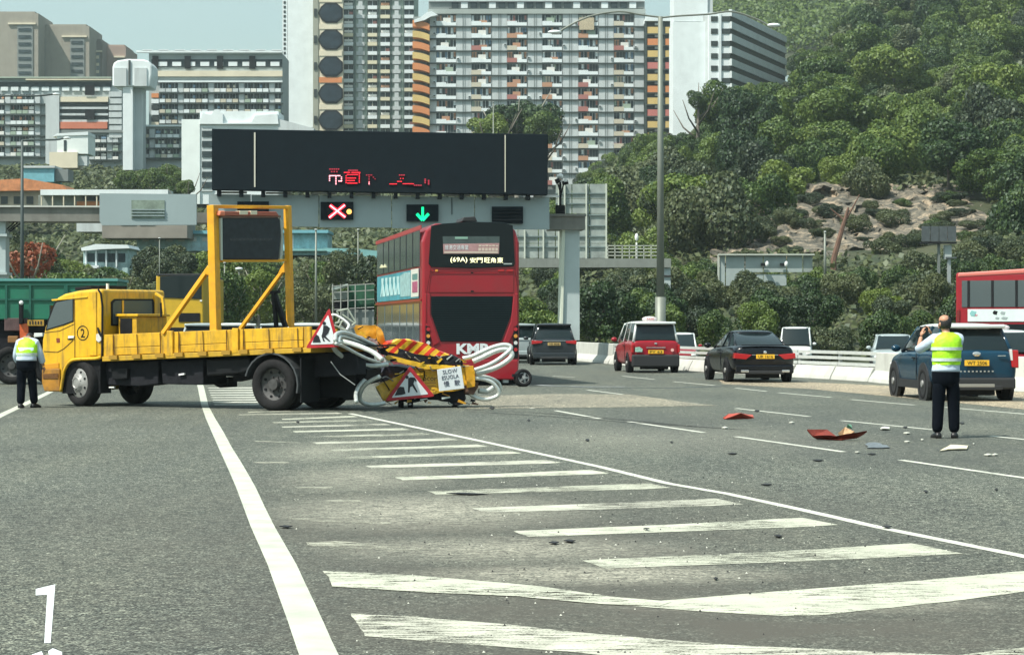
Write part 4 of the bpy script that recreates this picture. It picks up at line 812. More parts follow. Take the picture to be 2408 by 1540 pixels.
# number in a ring on the rear door panel
c2 = tf.px(194.5, 783, -.004); mb = MB(); n_ = 28
for i in range(n_):
    a0, a1 = 2 * math.pi * i / n_, 2 * math.pi * (i + 1) / n_; r0, r1 = .13, .148; mb.add([(c2[0] + r0 * math.cos(a0), -.006, c2[1] + r0 * math.sin(a0)), (c2[0] + r1 * math.cos(a0), -.006, c2[1] + r1 * math.sin(a0)), (c2[0] + r1 * math.cos(a1), -.006, c2[1] + r1 * math.sin(a1)), (c2[0] + r0 * math.cos(a1), -.006, c2[1] + r0 * math.sin(a1))], [(0, 1, 2, 3)])
mb.build('number_ring', BLK, tr); text('number_two', '2', BLK, tr, (c2[0], -.006, c2[1]), .10, .17)
# wheel arch lip, bumper, step, lamps
arch = [(237, 839), (226, 843), (180, 845), (164, 851), (152, 869), (147, 892), (143, 921)]
pp = smooth_path([tf.p3(x, y, -.03) for x, y in arch], 3); MB().tube(pp, .035, 6).build('wheel_arch', YEL, tr, smooth=True)
sp('wheel_well', [(236, 845), (182, 848), (166, 855), (154, 872), (149, 895), (146, 925), (236, 925)], .02, .35, BLK)
sp('front_bumper', [(98, 868), (140, 866), (140, 920), (104, 920), (98, 900)], -.035, .0, mat('rusty_orange_bumper', (.36, .165, .015), .6, var=.4, vs=5, dirt=.9), .02)
sp('bumper_grille', [(101, 879), (136, 878), (136, 890), (101, 890)], -.05, -.03, mat('grimy_grille', (.12, .05, .01), .8, var=.6, vs=20)); sp('indicator_lamp', [(103, 856), (138, 853), (138, 866), (103, 868)], -.02, .0, mat('orange_lamp', (.62, .28, .02), .3), .008)
# windscreen and front face parts (facing away to the left)
sc0 = tf.px(104, 770)[0]
MB().box(-.02, .02, .1, W_ - .1, 1.35, 2.0).build('windscreen', GLS, tr).location = (tf.px(113, 745)[0] - .03, 0, 0)
sp('roof_beacon', [(203, 672), (213, 672), (214, 680), (202, 680)], .5, .8, BLK, .01); sp('roof_deflector', [(176, 676), (232, 671), (232, 678), (176, 683)], .9, 1.8, BLK, .01); MB().cyl(tf.p3(253, 680, .3), tf.p3(253, 667, .3), .03).build('roof_antenna', WHT, tr)
# reflection painted as a pale patch, and fuel hatch
sp('white_reflection', [(226, 786), (237, 782), (238, 800), (232, 805), (226, 800)], -.022, -.016, mat('reflection_white', (.6, .58, .55), .6, var=.3, vs=12)); sp('black_hose', [(228, 770), (231, 770), (236, 783), (240, 790), (236, 792), (230, 782)], -.03, -.02, BLK)
# ---- deck
deck = [(240, 838), (731, 817), (731, 829), (240, 850)]
sp('deck_frame', deck, -.03, W_ + .03, mat('yellow_frame_rail', (.50, .30, .02), .6, var=.2, vs=3, streak=.5), .01)
def yt(x): return 787 - (x - 240) * .0395     # top of the side panels
def yb(x): return 838 - (x - 240) * .0425
for x0, x1 in ((267, 376), (421, 532), (573, 713)):
    for k in range(2):
        a0, a1 = ((0, .62), (.64, .97))[k]
        f1 = lambda x, t_: yt(x) + (yb(x) - yt(x)) * t_
        sp('side_board', [(x0, f1(x0, a0)), (x1, f1(x1, a0)), (x1, f1(x1, a1)), (x0, f1(x0, a1))], -.0, .05, YEL2, .008)
    sp('groove_back', [(x0, f1(x0, .5)), (x1, f1(x1, .5)), (x1, f1(x1, .8)), (x0, f1(x0, .8))], .02, .04, SEAM)
    xs_ = [x0 + (x1 - x0) * t_ for t_ in ((0, .5, 1) if x0 != 573 else (.0, .42, .9))]
    for x in xs_:
        linep('chain', [(x, yt(x) + 2), (x + 2, yb(x) - 2)], -.02, .008, mat('dark_rust_chain', (.06, .03, .01), .8)); u, z = tf.px(x + 2, yb(x) + 2, -.03); MB().box(u - .10, u + .10, -.08, -.03, z - .05, z + .03).build('latch', mat('greasy_yellow_latch', (.35, .20, .02), .6), tr)
for x0, x1 in ((240, 266), (377, 420), (533, 572), (714, 731)):
    sp('stake_post', [(x0 + 1, yt(x0)), (x1 - 1, yt(x1)), (x1 - 1, yb(x1)), (x0 + 1, yb(x0))], .01, .07, YEL2, .008)
    if x1 - x0 > 30: 
        xm = (x0 + x1) / 2; sp('stake_post', [(xm - 7, yt(xm) - 3), (xm + 7, yt(xm) - 3), (xm + 7, yb(xm) + 6), (xm - 7, yb(xm) + 6)], -.035, .01, YEL2, .008)
for v_ in (W_ - .05,): sp0('far_side_board', [(240, 790), (655, 774), (655, 814), (240, 838)], v_, v_ + .05, YEL2)
sp0('deck_floor', [(240, 834), (731, 812), (800, 812), (800, 816), (731, 817), (240, 839)], .06, W_ - .06, CHAS)
sp0('tailboard', [(724, 796), (731, 795), (731, 818), (724, 818)], .06, W_, YEL2, .01)
# toolbox on the deck
ua, ub = tf.px(278, 760, .35)[0], tf.px(322, 760, .35)[0]; zt0, zb0 = tf.px(300, 744, .35)[1], 1.15
MB().box(ua, ub, .35, 1.3, zb0, zt0).build('toolbox', YEL2, tr, bevel=.015); MB().box(ua - .04, ub + .05, .31, 1.34, zt0, zt0 + .05).build('toolbox_lid', YEL, tr, bevel=.01)
MB().box(ua + .06, ub - .12, .335, .36, zb0 + .1, zt0 - .04).build('toolbox_hatch', BLK, tr)
# rear rack behind the crew cab
linep('rack_bar', [(366, 690), (382, 700), (388, 740)], .4, .035, YEL); linep('rack_bar', [(378, 712), (379, 745)], .3, .02, BLK)
# ---- light board frame
FY = mat('yellow_frame_paint', (.74, .36, .015), .45, var=.15, vs=4, dirt=.35)
VN, VF = .12, W_ - .12
def fbar(name, p, q_, r_, m=FY): return MB().cyl(p, q_, r_, n=4).build(name, m, tr, bevel=.008)
pl, pr_ = tf.p3(505, 776, VN), None
u_l = tf.px(502, 620, VN)[0]; zt_l = tf.px(502, 484, VN)[1]; zb_l = tf.px(506, 776, VN)[1]
u_r = tf.px(679, 620, VF)[0]; zt_r = tf.px(679, 486, VF)[1]; zb_r = tf.px(682, 765, VF)[1]
fbar('frame_post', tf.p3(507, 778, VN), tf.p3(500, 483, VN), .115); fbar('frame_post', tf.p3(683, 768, VF), tf.p3(676, 484, VF), .085)
fbar('top_bar', tf.p3(496, 486, VN), tf.p3(680, 488, VF), .045); fbar('middle_bar', tf.p3(503, 614, VN), tf.p3(679, 612, VF), .035)
fbar('brace', tf.p3(494, 628, VN), tf.p3(384, 784, .02), .06); fbar('brace', tf.p3(669, 632, VF), tf.p3(565, 774, VF - .05), .05)
sp('gusset', [(660, 630), (672, 612), (674, 640), (654, 642)], VF - .04, VF, FY); linep('brace_collar', [(488, 634), (496, 640)], VN, .09, FY)
# board hangs between the posts: build it on a plane through both posts
A = Vector((u_l, VN)); B = Vector((u_r, VF)); d_ = (B - A); ln = d_.length; d_.normalize()
ow = Vector((tf.o[0] + tf.u[0] * A.x + tf.w[0] * A.y, tf.o[1] + tf.u[1] * A.x + tf.w[1] * A.y)); bd = math.degrees(math.atan2(d_.y, d_.x)); bf = Fr(ow.x, ow.y, tf.deg + bd)
def bp_(name, pts, v0, v1, m, bevel=0, par=tr):
    o = MB().prism(bf.poly(pts, v0), v0, v1).build(name, m, par, bevel=bevel); o.location = (A.x, A.y, 0); o.rotation_euler = (0, 0, R(bd)); return o
bp_('light_board', [(524, 512), (654, 511), (659, 517), (661, 555), (656, 611), (524, 610)], -.08, .10, mat('board_black', (.012, .018, .024), .45, var=.5, vs=9), .02)
bp_('board_rim', [(519, 508), (660, 507), (661, 512), (519, 513)], -.1, .1, mat('rusty_rim', (.20, .12, .09), .6, var=.3)); bp_('board_rim', [(519, 508), (523, 508), (524, 612), (520, 612)], -.1, .08, mat('pale_rim', (.45, .5, .45), .5)); bp_('board_rim', [(658, 512), (665, 520), (666, 600), (658, 610), (662, 556)], -.02, .08, MATS['pale_rim'])
bp_('board_rail', [(522, 611), (664, 611), (664, 616), (522, 616)], -.06, .08, FY); bp_('arrow_lamp_row', rect(540, 560, 640, 566), -.085, -.08, mat('lamp_dots', (.03, .035, .04), .3, var=.8, vs=30))
lb = bp_('light_bar', [(524, 497), (650, 498), (656, 506), (655, 508), (518, 507)], -.14, .04, mat('orange_light_bar', (.36, .07, .03), .3, coat=.5), .02)
bp_('lamp_end', [(518, 496), (530, 496), (530, 508), (516, 507)], -.16, .05, mat('salmon_lens', (.75, .22, .12), .3), .02); bp_('clear_lens', rect(564, 496, 583, 505), -.15, .0, mat('cream_lens', (.75, .68, .50), .3), .005); bp_('clear_lens', rect(590, 496, 605, 505), -.15, .0, MATS['cream_lens'], .005)
# black ram stand on the deck
fbar('ram_strut', tf.p3(643, 690, 1.4), tf.p3(650, 770, 1.4), .05, BLK); fbar('ram_strut', tf.p3(644, 688, 1.4), tf.p3(672, 770, 1.5), .06, BLK); fbar('ram_head', tf.p3(636, 688, 1.4), tf.p3(658, 686, 1.4), .04, BLK)
# ---- chassis
sp('chassis_rail', [(240, 851), (731, 830), (840, 832), (840, 880), (735, 888), (240, 880)], .45, .75, CHAS); sp('chassis_rail', [(240, 851), (731, 830), (840, 832), (735, 888), (240, 880)], W_ - .7, W_ - .5, CHAS)
sp('side_locker', [(246, 852), (372, 848), (372, 903), (330, 908), (252, 905)], .18, .7, CHAS, .02); sp('side_locker', [(378, 850), (478, 846), (478, 905), (382, 903)], .15, .9, CHAS, .02); sp('fuel_tank', [(484, 846), (586, 842), (588, 872), (560, 878), (486, 884)], .12, .8, BLK, .03)
sp('battery_step', [(262, 868), (300, 866), (298, 890), (264, 892)], .1, .2, BLK, .01); sp('exhaust_tail', [(492, 888), (536, 886), (538, 910), (515, 912), (494, 900)], .9, 1.2, CHAS, .02); sp('air_tank', [(545, 872), (590, 868), (592, 888), (548, 898)], .5, .8, CHAS, .02)
sp('tie_tag', [(420, 879), (433, 877), (433, 881), (420, 883)], .1, .14, WHT); sp('tie_tag', [(256, 909), (268, 909), (268, 912), (256, 912)], .1, .14, WHT)
sp('cross_member', [(590, 830), (760, 826), (835, 850), (835, 935), (760, 935), (700, 940), (690, 850)], .9, 1.0, BLK)
wr = .47
uf = tf.px(184, 900)[0]; ur = tf.px(641, 900)[0]
wheel(tr, (uf, .0, wr - .01), wr, .27, 'front', rz=-14); wheel(tr, (uf, W_ - .03, wr - .01), wr, .27, 'front', rz=166); wheel(tr, (ur, -.01, wr + .02), wr + .03, .26, 'rear'); wheel(tr, (ur, .28, wr + .02), wr + .03, .26, 'plain')
wheel(tr, (ur, W_ - .56, wr + .02), wr + .03, .26, 'plain'); wheel(tr, (ur, W_ + .01, wr + .02), wr + .03, .26, 'rear', rz=180)
# mudguard hoop and flaps
cu = ur; mg = [(cu + .62 * math.cos(t_), 0, wr + .02 + .60 * math.sin(t_)) for t_ in [math.pi * k / 12 for k in range(-1, 12)]]
mb = MB(); prv = None; inner = [(cu + .59 * math.cos(t_), 0, wr + .02 + .57 * math.sin(t_)) for t_ in [math.pi * k / 12 for k in range(-1, 12)]]
k = len(mg); vs_ = [(x, -.06, z) for x, _, z in mg] + [(x, .56, z) for x, _, z in mg] + [(x, -.06, z) for x, _, z in inner] + [(x, .56, z) for x, _, z in inner]
mb.add(vs_, [(i, i + 1, k + i + 1, k + i) for i in range(k - 1)] + [(2 * k + i, 2 * k + i + 1, 3 * k + i + 1, 3 * k + i) for i in range(k - 1)] + [(i, i + 1, 2 * k + i + 1, 2 * k + i) for i in range(k - 1)])
mb.build('mudguard', mat('black_mudguard', (.05, .055, .06), .45, var=.2), tr)
MB().box(cu + .62, cu + .65, 0, .6, .16, 1.0).build('mud_flap', BLK, tr); MB().box(cu + .62, cu + .65, W_ - .6, W_, .16, 1.0).build('mud_flap', BLK, tr); sp('rear_underguard', [(690, 850), (733, 835), (733, 936), (716, 940), (700, 930)], .62, 1.4, BLK)
sp('rear_frame_mass', [(700, 838), (731, 830), (835, 826), (864, 870), (858, 900), (800, 912), (760, 925), (705, 915)], 1.0, 1.5, BLK); linep('brake_cable', [(778, 850), (800, 880), (835, 905)], .2, .008, GALV)
# ---------------------------------------------------------------- crash cushion behind the truck
cf = Fr(G(1000, 958.5).x, G(1000, 958.5).y - .1, 8); CHEV = mat('chevron_yellow', (.85, .52, .02), .4, var=.1, vs=4); PIPE = mat('aluminium_pipe', (.60, .64, .61), .35, metal=.3, var=.18, vs=5, dirt=.25)
ta = fthing('crash_cushion', 'crumpled yellow truck mounted crash cushion with bent silver hoops, wrecked behind the truck', 'crash cushion', cf)
def cp(name, pts, v0, v1, m, bevel=0, par=ta, label=None): return MB().prism(cf.poly(pts, v0), v0, v1).build(name, m, par, bevel=bevel, label=label)
def hoop(name, pts, v0, v1, r_, m=PIPE):
    n_ = len(pts); p3 = [cf.p3(x, y, v0 + (v1 - v0) * i / (n_ - 1)) for i, (x, y) in enumerate(pts)]; return MB().tube(smooth_path(p3, 5), r_, 10).build(name, m, ta, smooth=True)
SY = mat('scuffed_yellow', (.80, .46, .02), .42, var=.22, vs=6, dirt=.4, bump=.35, bs=12, coat=.2)
def crumple(name, pts, v0, v1, m, amp=.03, label=None, seed=1, par=ta):
    """a dented box: subdivided front sheet pushed in and out by noise"""
    pl_ = cf.poly(pts, v0); b = bmesh.new(); vv = [b.verts.new((u, v0, z)) for u, z in pl_]; b.faces.new(vv)
    vv2 = [b.verts.new((u, v1, z)) for u, z in pl_]; b.faces.new(vv2[::-1]); k_ = len(vv)
    for i in range(k_): b.faces.new((vv[i], vv2[i], vv2[(i + 1) % k_], vv[(i + 1) % k_]))
    bmesh.ops.triangulate(b, faces=b.faces)
    for _ in range(3): bmesh.ops.subdivide_edges(b, edges=b.edges, cuts=1, use_grid_fill=True)
    for q_ in b.verts:
        nv = noise.noise_vector(Vector((q_.co.x * 3.1 + seed, q_.co.y * 2, q_.co.z * 4.3))); q_.co += nv * amp + noise.noise_vector(q_.co * 9 + Vector((seed, 0, 0))) * amp * .35
    bmesh.ops.recalc_face_normals(b, faces=b.faces); me = bpy.data.meshes.new(name); b.to_mesh(me); b.free(); me.materials.append(m); o = newobj(name, me, par)
    if label: o['label'] = label
    return o
crumple('impact_module', [(980, 868), (1069, 863), (1112, 861), (1118, 908), (1020, 928), (960, 936)], .0, .9, SY, .035)
crumple('side_cheek', [(884, 906), (905, 898), (938, 886), (975, 870), (984, 870), (975, 935), (905, 942), (893, 930)], .02, .5, SY, .05, seed=4)
crumple('end_cap', [(1092, 863), (1114, 860), (1117, 908), (1100, 912)], -.06, .5, mat('deep_yellow', (.66, .33, .01), .4, var=.2, vs=5, dirt=.4), .02, seed=7)
crumple('bent_beam', [(905, 838), (915, 836), (1003, 856), (1066, 859), (1068, 868), (1003, 868), (960, 858), (910, 846)], -.12, .1, SY, .02, seed=9)
crumple('broken_frame_rail', [(893, 820), (912, 815), (1004, 838), (1060, 834), (1088, 846), (1088, 858), (1005, 858), (960, 850), (896, 832)], -.06, .5, CHAS, .04, seed=2)
crumple('under_frame', [(905, 862), (985, 862), (985, 890), (900, 898), (884, 890)], .3, 1.0, mat('dark_violet_steel', (.03, .022, .045), .5, var=.5, vs=8), .05, seed=3)
crumple('lower_chassis', [(1010, 930), (1090, 912), (1094, 936), (1086, 950), (1030, 940), (960, 944), (940, 940)], .1, .9, CHAS, .04, seed=5)
crumple('torn_casting', [(1095, 908), (1125, 900), (1128, 912), (1112, 930), (1096, 926)], -.02, .3, mat('dark_rust', (.10, .05, .03), .7, var=.5, vs=10), .05, seed=6)
# chevron sheet: yellow with red bars riding on the same bulge
CB = mat('reflective_chevron', (.85, .55, .03), .35, var=.1, vs=5)
t_ = CB.node_tree; n__ = t_.nodes; l_ = t_.links.new; b__ = n__['Principled BSDF']
c_ = N(n__, 'ShaderNodeTexCoord'); mp_ = N(n__, 'ShaderNodeMapping'); mp_.inputs['Rotation'].default_value = (0, R(-48), 0); l_(c_.outputs['Object'], mp_.inputs['Vector'])
wv = N(n__, 'ShaderNodeTexWave', wave_type='BANDS', bands_direction='X'); wv.inputs['Scale'].default_value = 1.9; wv.inputs['Distortion'].default_value = 1.2; wv.inputs['Detail Scale'].default_value = .8; l_(mp_.outputs['Vector'], wv.inputs['Vector'])
rp = N(n__, 'ShaderNodeValToRGB'); rp.color_ramp.interpolation = 'CONSTANT'; rp.color_ramp.elements[0].color = (.86, .50, .03, 1); rp.color_ramp.elements[1].position = .52; rp.color_ramp.elements[1].color = (.62, .03, .01, 1); l_(wv.outputs['Fac'], rp.inputs['Fac']); l_(rp.outputs['Color'], b__.inputs['Base Color'])
crumple('chevron_sheet', [(903, 820), (912, 806), (940, 800), (975, 803), (1005, 810), (1028, 822), (1050, 832), (1062, 838), (1040, 844), (1008, 842), (960, 832), (915, 828)], -.02, .7, CB, .045, seed=8)
crumple('red_torn_sheet', [(1010, 812), (1035, 826), (1075, 838), (1060, 842), (1030, 838)], .1, .4, SIGNRED, .03, seed=10)
# hoops
hoop('impact_tube', [(899, 846), (880, 830), (855, 818), (830, 809), (805, 803), (790, 804), (784, 813), (792, 827), (812, 842), (838, 853), (870, 860), (912, 856)], -2.9, -.7, .046)
hoop('impact_tube', [(893, 852), (868, 845), (842, 833), (815, 818), (800, 811), (790, 808)], -.9, -2.8, .030)
hoop('impact_tube', [(884, 814), (856, 800), (828, 788), (806, 782), (790, 787), (788, 800)], -.5, -2.7, .040); hoop('impact_tube', [(882, 820), (850, 806), (820, 795), (800, 792), (796, 806)], -.4, -2.6, .036)
hoop('impact_tube', [(884, 880), (862, 890), (846, 905), (837, 925), (838, 945)], -.6, -1.9, .038)
hoop('impact_tube', [(893, 885), (872, 895), (856, 908), (847, 925), (847, 940), (860, 949), (882, 951), (905, 947)], -1.2, -.5, .042)
hoop('impact_tube', [(1088, 843), (1110, 838), (1132, 828), (1158, 817), (1182, 811), (1198, 813), (1201, 820), (1190, 832), (1165, 850), (1140, 862), (1116, 870)], .15, -.05, .044)
hoop('impact_tube', [(1112, 850), (1135, 840), (1165, 826), (1188, 822), (1203, 830), (1200, 842), (1175, 860), (1145, 872), (1118, 880)], .4, .3, .05)
hoop('impact_tube', [(1117, 889), (1140, 892), (1158, 900), (1170, 914), (1173, 926), (1163, 934), (1142, 939), (1120, 935), (1104, 925)], .0, .1, .040)
hoop('impact_tube', [(1119, 882), (1150, 888), (1172, 900), (1178, 918)], .4, .5, .035); hoop('impact_tube', [(1125, 918), (1145, 920), (1160, 910)], .25, .3, .05)
for x in (940, 962, 1066): 
    q_ = cf.px(x, 945, .3); MB().cyl((q_[0], .3, .28), (q_[0] + .02, .25, .06), .04, n=6).cyl((q_[0] - .03, .25, .07), (q_[0] + .07, .25, .07), .07, n=10).build('castor', CHAS, ta)
MB().tube(smooth_path([cf.p3(1055, 946, .2), cf.p3(1075, 950, .1), cf.p3(1090, 944, .1)], 3), .03, 6).build('broken_bracket', CHAS, ta)
# raised yellow bracket and bent white lamp guard
crumple('yellow_bracket', [(832, 766), (884, 765), (890, 775), (884, 800), (870, 790), (850, 798), (838, 785)], .9, 1.1, mat('orange_yellow', (.62, .30, .015), .5, var=.3, vs=7, dirt=.5), .03, seed=14)
crumple('yellow_bracket', [(886, 766), (897, 772), (906, 812), (894, 822), (885, 800)], .7, .9, MATS['orange_yellow'], .03, seed=15)
hoop('bent_handle', [(812, 741), (824, 739), (842, 748), (860, 762), (876, 772), (878, 780), (868, 790)], .3, .2, .022, WHT) if False else None
def zz5(x, y): return (764.4 + .21 * x, 676.2 + .21 * y)
hoop('bent_handle', [zz5(70, 310), zz5(110, 305), zz5(160, 330), zz5(220, 370), zz5(262, 410), zz5(265, 435), zz5(240, 475)], -1.0, -1.1, .024, WHT)
mb = MB()
for a_, b_ in (((130, 265), (255, 240)), ((255, 240), (345, 390)), ((345, 390), (300, 420)), ((130, 265), (150, 300)), ((190, 300), (330, 400)), ((100, 420), (240, 480)), ((140, 400), (180, 320)), ((110, 400), (230, 370)), ((150, 450), (210, 340))):
    mb.cyl(cf.p3(*zz5(*a_), -.7), cf.p3(*zz5(*b_), -.7), .016, n=5)
mb.build('broken_lamp_cage', mat('pale_green_metal', (.42, .46, .38), .5, var=.3, vs=10), ta); crumple('dark_lamp', [zz5(150, 350), zz5(190, 340), zz5(200, 400), zz5(150, 410)], -.6, -.4, BLK, .02)
crumple('rear_lamp_box', [(798, 740), (826, 752), (838, 768), (826, 776), (806, 765)], -.5, -.3, mat('grey_box', (.16, .18, .18), .6, var=.4, vs=8), .02, seed=21); crumple('crushed_box', [(845, 790), (885, 798), (892, 822), (865, 815), (846, 806)], .4, .9, mat('pinkish_metal', (.28, .2, .19), .6, var=.5, vs=9), .03, seed=22)
# torn brackets, strips and cables hanging all over the wreck
rr = random.Random(4); JM = [mat('bare_scratched_steel', (.35, .36, .35), .45, metal=.5, var=.5, vs=14), CHAS, SY, mat('dark_rust', (.10, .05, .03), .7), MATS['orange_yellow'], PIPE]
for k in range(64):
    x, y = rr.choice([(rr.uniform(880, 990), rr.uniform(818, 880)), (rr.uniform(960, 1110), rr.uniform(838, 872)), (rr.uniform(830, 900), rr.uniform(765, 850)), (rr.uniform(1000, 1120), rr.uniform(918, 948)), (rr.uniform(885, 1000), rr.uniform(928, 950))]); v_ = rr.uniform(-.16, .25); L1, L2 = rr.uniform(4, 20), rr.uniform(2, 7); a_ = rr.uniform(-.7, 1.0)
    q_ = [(x, y), (x + L1 * math.cos(a_), y + L1 * math.sin(a_)), (x + L1 * math.cos(a_) - L2 * math.sin(a_) * .6, y + L1 * math.sin(a_) + L2 * math.cos(a_) * .6), (x - L2 * math.sin(a_), y + L2 * math.cos(a_))]
    q_ = [(a__, min(b__, 952)) for a__, b__ in q_]; crumple_small = MB().prism(cf.poly(q_, v_), v_, v_ + rr.uniform(.01, .06)).build('torn_bracket', rr.choice(JM), ta)
for k in range(14):
    x, y = rr.uniform(860, 1080), rr.uniform(800, 900); pts_ = [cf.p3(x + 9 * i * rr.uniform(.5, 1.3), min(948, y + rr.uniform(-8, 9) + i * i * 2.2), -.15 + .05 * i) for i in range(4)]; MB().tube(smooth_path(pts_, 3), .011, 5).build('loose_cable', rr.choice([BLK, JM[0], BLK]), ta)
# signs: red bordered triangle with the digging worker
def tri_sign(name, lab, outer, v, frame_, inner_s=.80, flat=1.0, worker=None):
    t = thing(name, lab, 'road sign', (frame_.o[0], frame_.o[1], 0), frame_.deg); pl_ = [Vector(q_) for q_ in frame_.poly(outer, v)]; c_ = sum(pl_, Vector((0, 0))) / 3
    def rnd(s, r_=.14):
        o = []
        for i in range(3):
            a_, b_, d_ = pl_[i - 1] * 1, pl_[i], pl_[(i + 1) % 3]; p_ = c_ + (b_ - c_) * s; e0 = c_ + (a_ - c_) * s; e1 = c_ + (d_ - c_) * s
            o += [p_.lerp(e0, r_ * .6), p_.lerp(e0, r_ * .25).lerp(p_.lerp(e1, r_ * .25), .35), p_.lerp(e0, r_ * .25).lerp(p_.lerp(e1, r_ * .25), .65), p_.lerp(e1, r_ * .6)]
        return [tuple(q_) for q_ in o]
    MB().prism(rnd(1, .12), v, v + .03).build('border', SIGNRED, t, bevel=.006); MB().prism(rnd(.74, .10), v - .006, v + .002).build('sign_face', SIGNWHT, t)
    for nm, pts in worker: MB().prism(frame_.poly(pts, v - .010), v - .012, v - .006).build(nm, SIGNBLK, t)
    return t
Zs = lambda x, y: ((750 + x / 2.8) / 1.7006, (1150 + y / 2.8) / 1.7006)
sfr = Fr(P(775, HY, 40.4).x, 40.4, -4)
def disk(fr_, x, y, r_, v): return [(x + r_ * math.cos(t_ * math.pi / 5), y + r_ * math.sin(t_ * math.pi / 5)) for t_ in range(10)]
wk = [('worker_head', disk(None, *Zs(1530, 400), 4.2, 0)), ('worker_body', [Zs(1520, 425), Zs(1560, 425), Zs(1595, 455), Zs(1575, 510), Zs(1545, 545), Zs(1600, 600), Zs(1585, 602), Zs(1530, 560), Zs(1520, 560), Zs(1540, 600), Zs(1520, 602), Zs(1500, 545), Zs(1515, 490)]), ('gravel_heap', [Zs(1400, 614), Zs(1415, 560), Zs(1445, 525), Zs(1470, 545), Zs(1492, 612)])]
tri_sign('roadworks_sign', 'road works sign propped against the rear of the yellow truck, tilted, red triangle', [Zs(1588, 225), Zs(1320, 680), Zs(1705, 665)], 0, sfr, worker=wk)
Zq = lambda x, y: ((1300 + x / 4.816) / 1.7006, (1450 + y / 4.816) / 1.7006)
sfr2 = Fr(cf.o[0], cf.o[1] - .16, 8)
wk = [('worker_head', disk(None, *Zq(1578, 278), 4.0, 0)), ('worker_body', [Zq(1600, 300), Zq(1650, 280), Zq(1730, 285), Zq(1765, 340), Zq(1750, 370), Zq(1725, 340), Zq(1700, 400), Zq(1785, 565), Zq(1760, 570), Zq(1680, 450), Zq(1640, 470), Zq(1625, 575), Zq(1595, 575), Zq(1600, 420)]), ('gravel_heap', [Zq(1340, 635), Zq(1400, 500), Zq(1440, 460), Zq(1520, 470), Zq(1550, 600), Zq(1470, 620)])]
tri_sign('roadworks_sign', 'road works triangle sign bent across the yellow crash cushion, close to the road', [Zq(1640, 60), Zq(1150, 745), Zq(2120, 650)], 0, sfr2, worker=wk)
# white plate
pt = thing('warning_plate', 'white square plate lettered SLOW fixed on the yellow crash cushion', 'sign', (sfr2.o[0], sfr2.o[1], 0), 8)
plate('plate', sfr2, pt, [(1028, 869), (1084, 861), (1092, 913), (1033, 920)], -.03, .0, SIGNWHT, .004)
DKI = mat('dark_print', (.05, .05, .09), .6); rot_ = math.atan2(8, 56)
for s_, x, y, w_, h_ in (('SLOW', 1058, 873, 34, 9), ('ESUOLA', 1059, 886, 40, 9), ('慢', 1050, 902, 13, 13), ('駛', 1075, 899, 13, 13)):
    u, z = sfr2.px(x, y, -.034); text('lettering', s_, DKI, pt, (u, -.034, z), w_ * 42.7 / 5150, h_ * 42.7 / 5150, rot=rot_)
u, z = cf.px(1012, 889, -.1); text('lettering', 'Scor', BLK, ta, (u, -.1, z), 30 * .0083, 13 * .0083, rot=R(-3)); 
for k in range(3): u, z = cf.px(1012, 900 + 8 * k, -.09); MB().box(u - .10, u + .10, -.10, -.085, z - .008, z + .008).build('print_line', mat('brown_print', (.16, .08, .01), .6), ta)
# ---------------------------------------------------------------- cars
def paint(name, c, **k): return mat(name, c, .25, coat=.3, var=.05, vs=1.2, dirt=k.get('dirt', .15), spec=.3)
STY = {
 'sedan': dict(L=4.7, W=1.83, H=1.44, st=[(0, .86, .44, .80, .97), (.12, .96, .30, .90, 1.04), (.8, 1, .24, .92, 1.06), (1.5, 1, .2, .90, 1.02), (3.0, 1, .2, .87, .98), (3.7, .99, .2, .84, .93), (4.4, .95, .26, .72, .82), (4.68, .80, .36, .6, .72)], cab=(.38, 3.45, 1.42, 2.55, .84, .62), belt=.97, wr=.34, ax=(.98, 3.75), rear=.0),
 'suv': dict(L=4.4, W=1.84, H=1.62, st=[(0, .90, .42, .98, 1.02), (.08, .98, .30, 1.02, 1.08), (.6, 1, .26, 1.02, 1.08), (1.5, 1, .24, 1.0, 1.06), (3.0, 1, .24, .98, 1.04), (3.5, .99, .26, .94, 1.0), (4.15, .95, .3, .84, .92), (4.38, .82, .4, .7, .82)], cab=(.10, 3.25, .42, 2.45, .88, .72), belt=1.04, wr=.36, ax=(.85, 3.5), rear=.02),
 'taxi': dict(L=4.4, W=1.70, H=1.72, st=[(0, .90, .36, .98, 1.06), (.06, .98, .28, 1.04, 1.10), (.6, 1, .24, 1.04, 1.10), (1.5, 1, .22, 1.02, 1.08), (3.0, 1, .22, .98, 1.04), (3.6, .99, .24, .92, .98), (4.15, .94, .3, .8, .9), (4.38, .82, .4, .66, .8)], cab=(.05, 3.55, .18, 2.7, .90, .78), belt=1.06, wr=.33, ax=(.80, 3.55), rear=.0),
 'van': dict(L=4.7, W=1.70, H=1.98, st=[(0, .92, .36, 1.0, 1.10), (.06, .99, .28, 1.04, 1.12), (1.5, 1, .22, 1.04, 1.1), (3.0, 1, .22, 1.02, 1.08), (4.2, 1, .24, .98, 1.05), (4.55, .97, .28, .84, .98), (4.68, .9, .36, .6, .8)], cab=(.03, 4.45, .08, 3.9, .93, .82), belt=1.08, wr=.34, ax=(.85, 3.9), rear=.0),
 'mpv': dict(L=4.7, W=1.86, H=1.66, st=[(0, .90, .40, .94, 1.00), (.08, .98, .28, 1.0, 1.06), (.6, 1, .24, 1.02, 1.08), (1.5, 1, .22, 1.0, 1.06), (3.0, 1, .22, .98, 1.02), (3.7, .99, .24, .9, .96), (4.4, .94, .28, .78, .86), (4.68, .82, .38, .64, .76)], cab=(.10, 3.5, .40, 2.7, .88, .72), belt=1.02, wr=.35, ax=(.95, 3.75), rear=.0)}
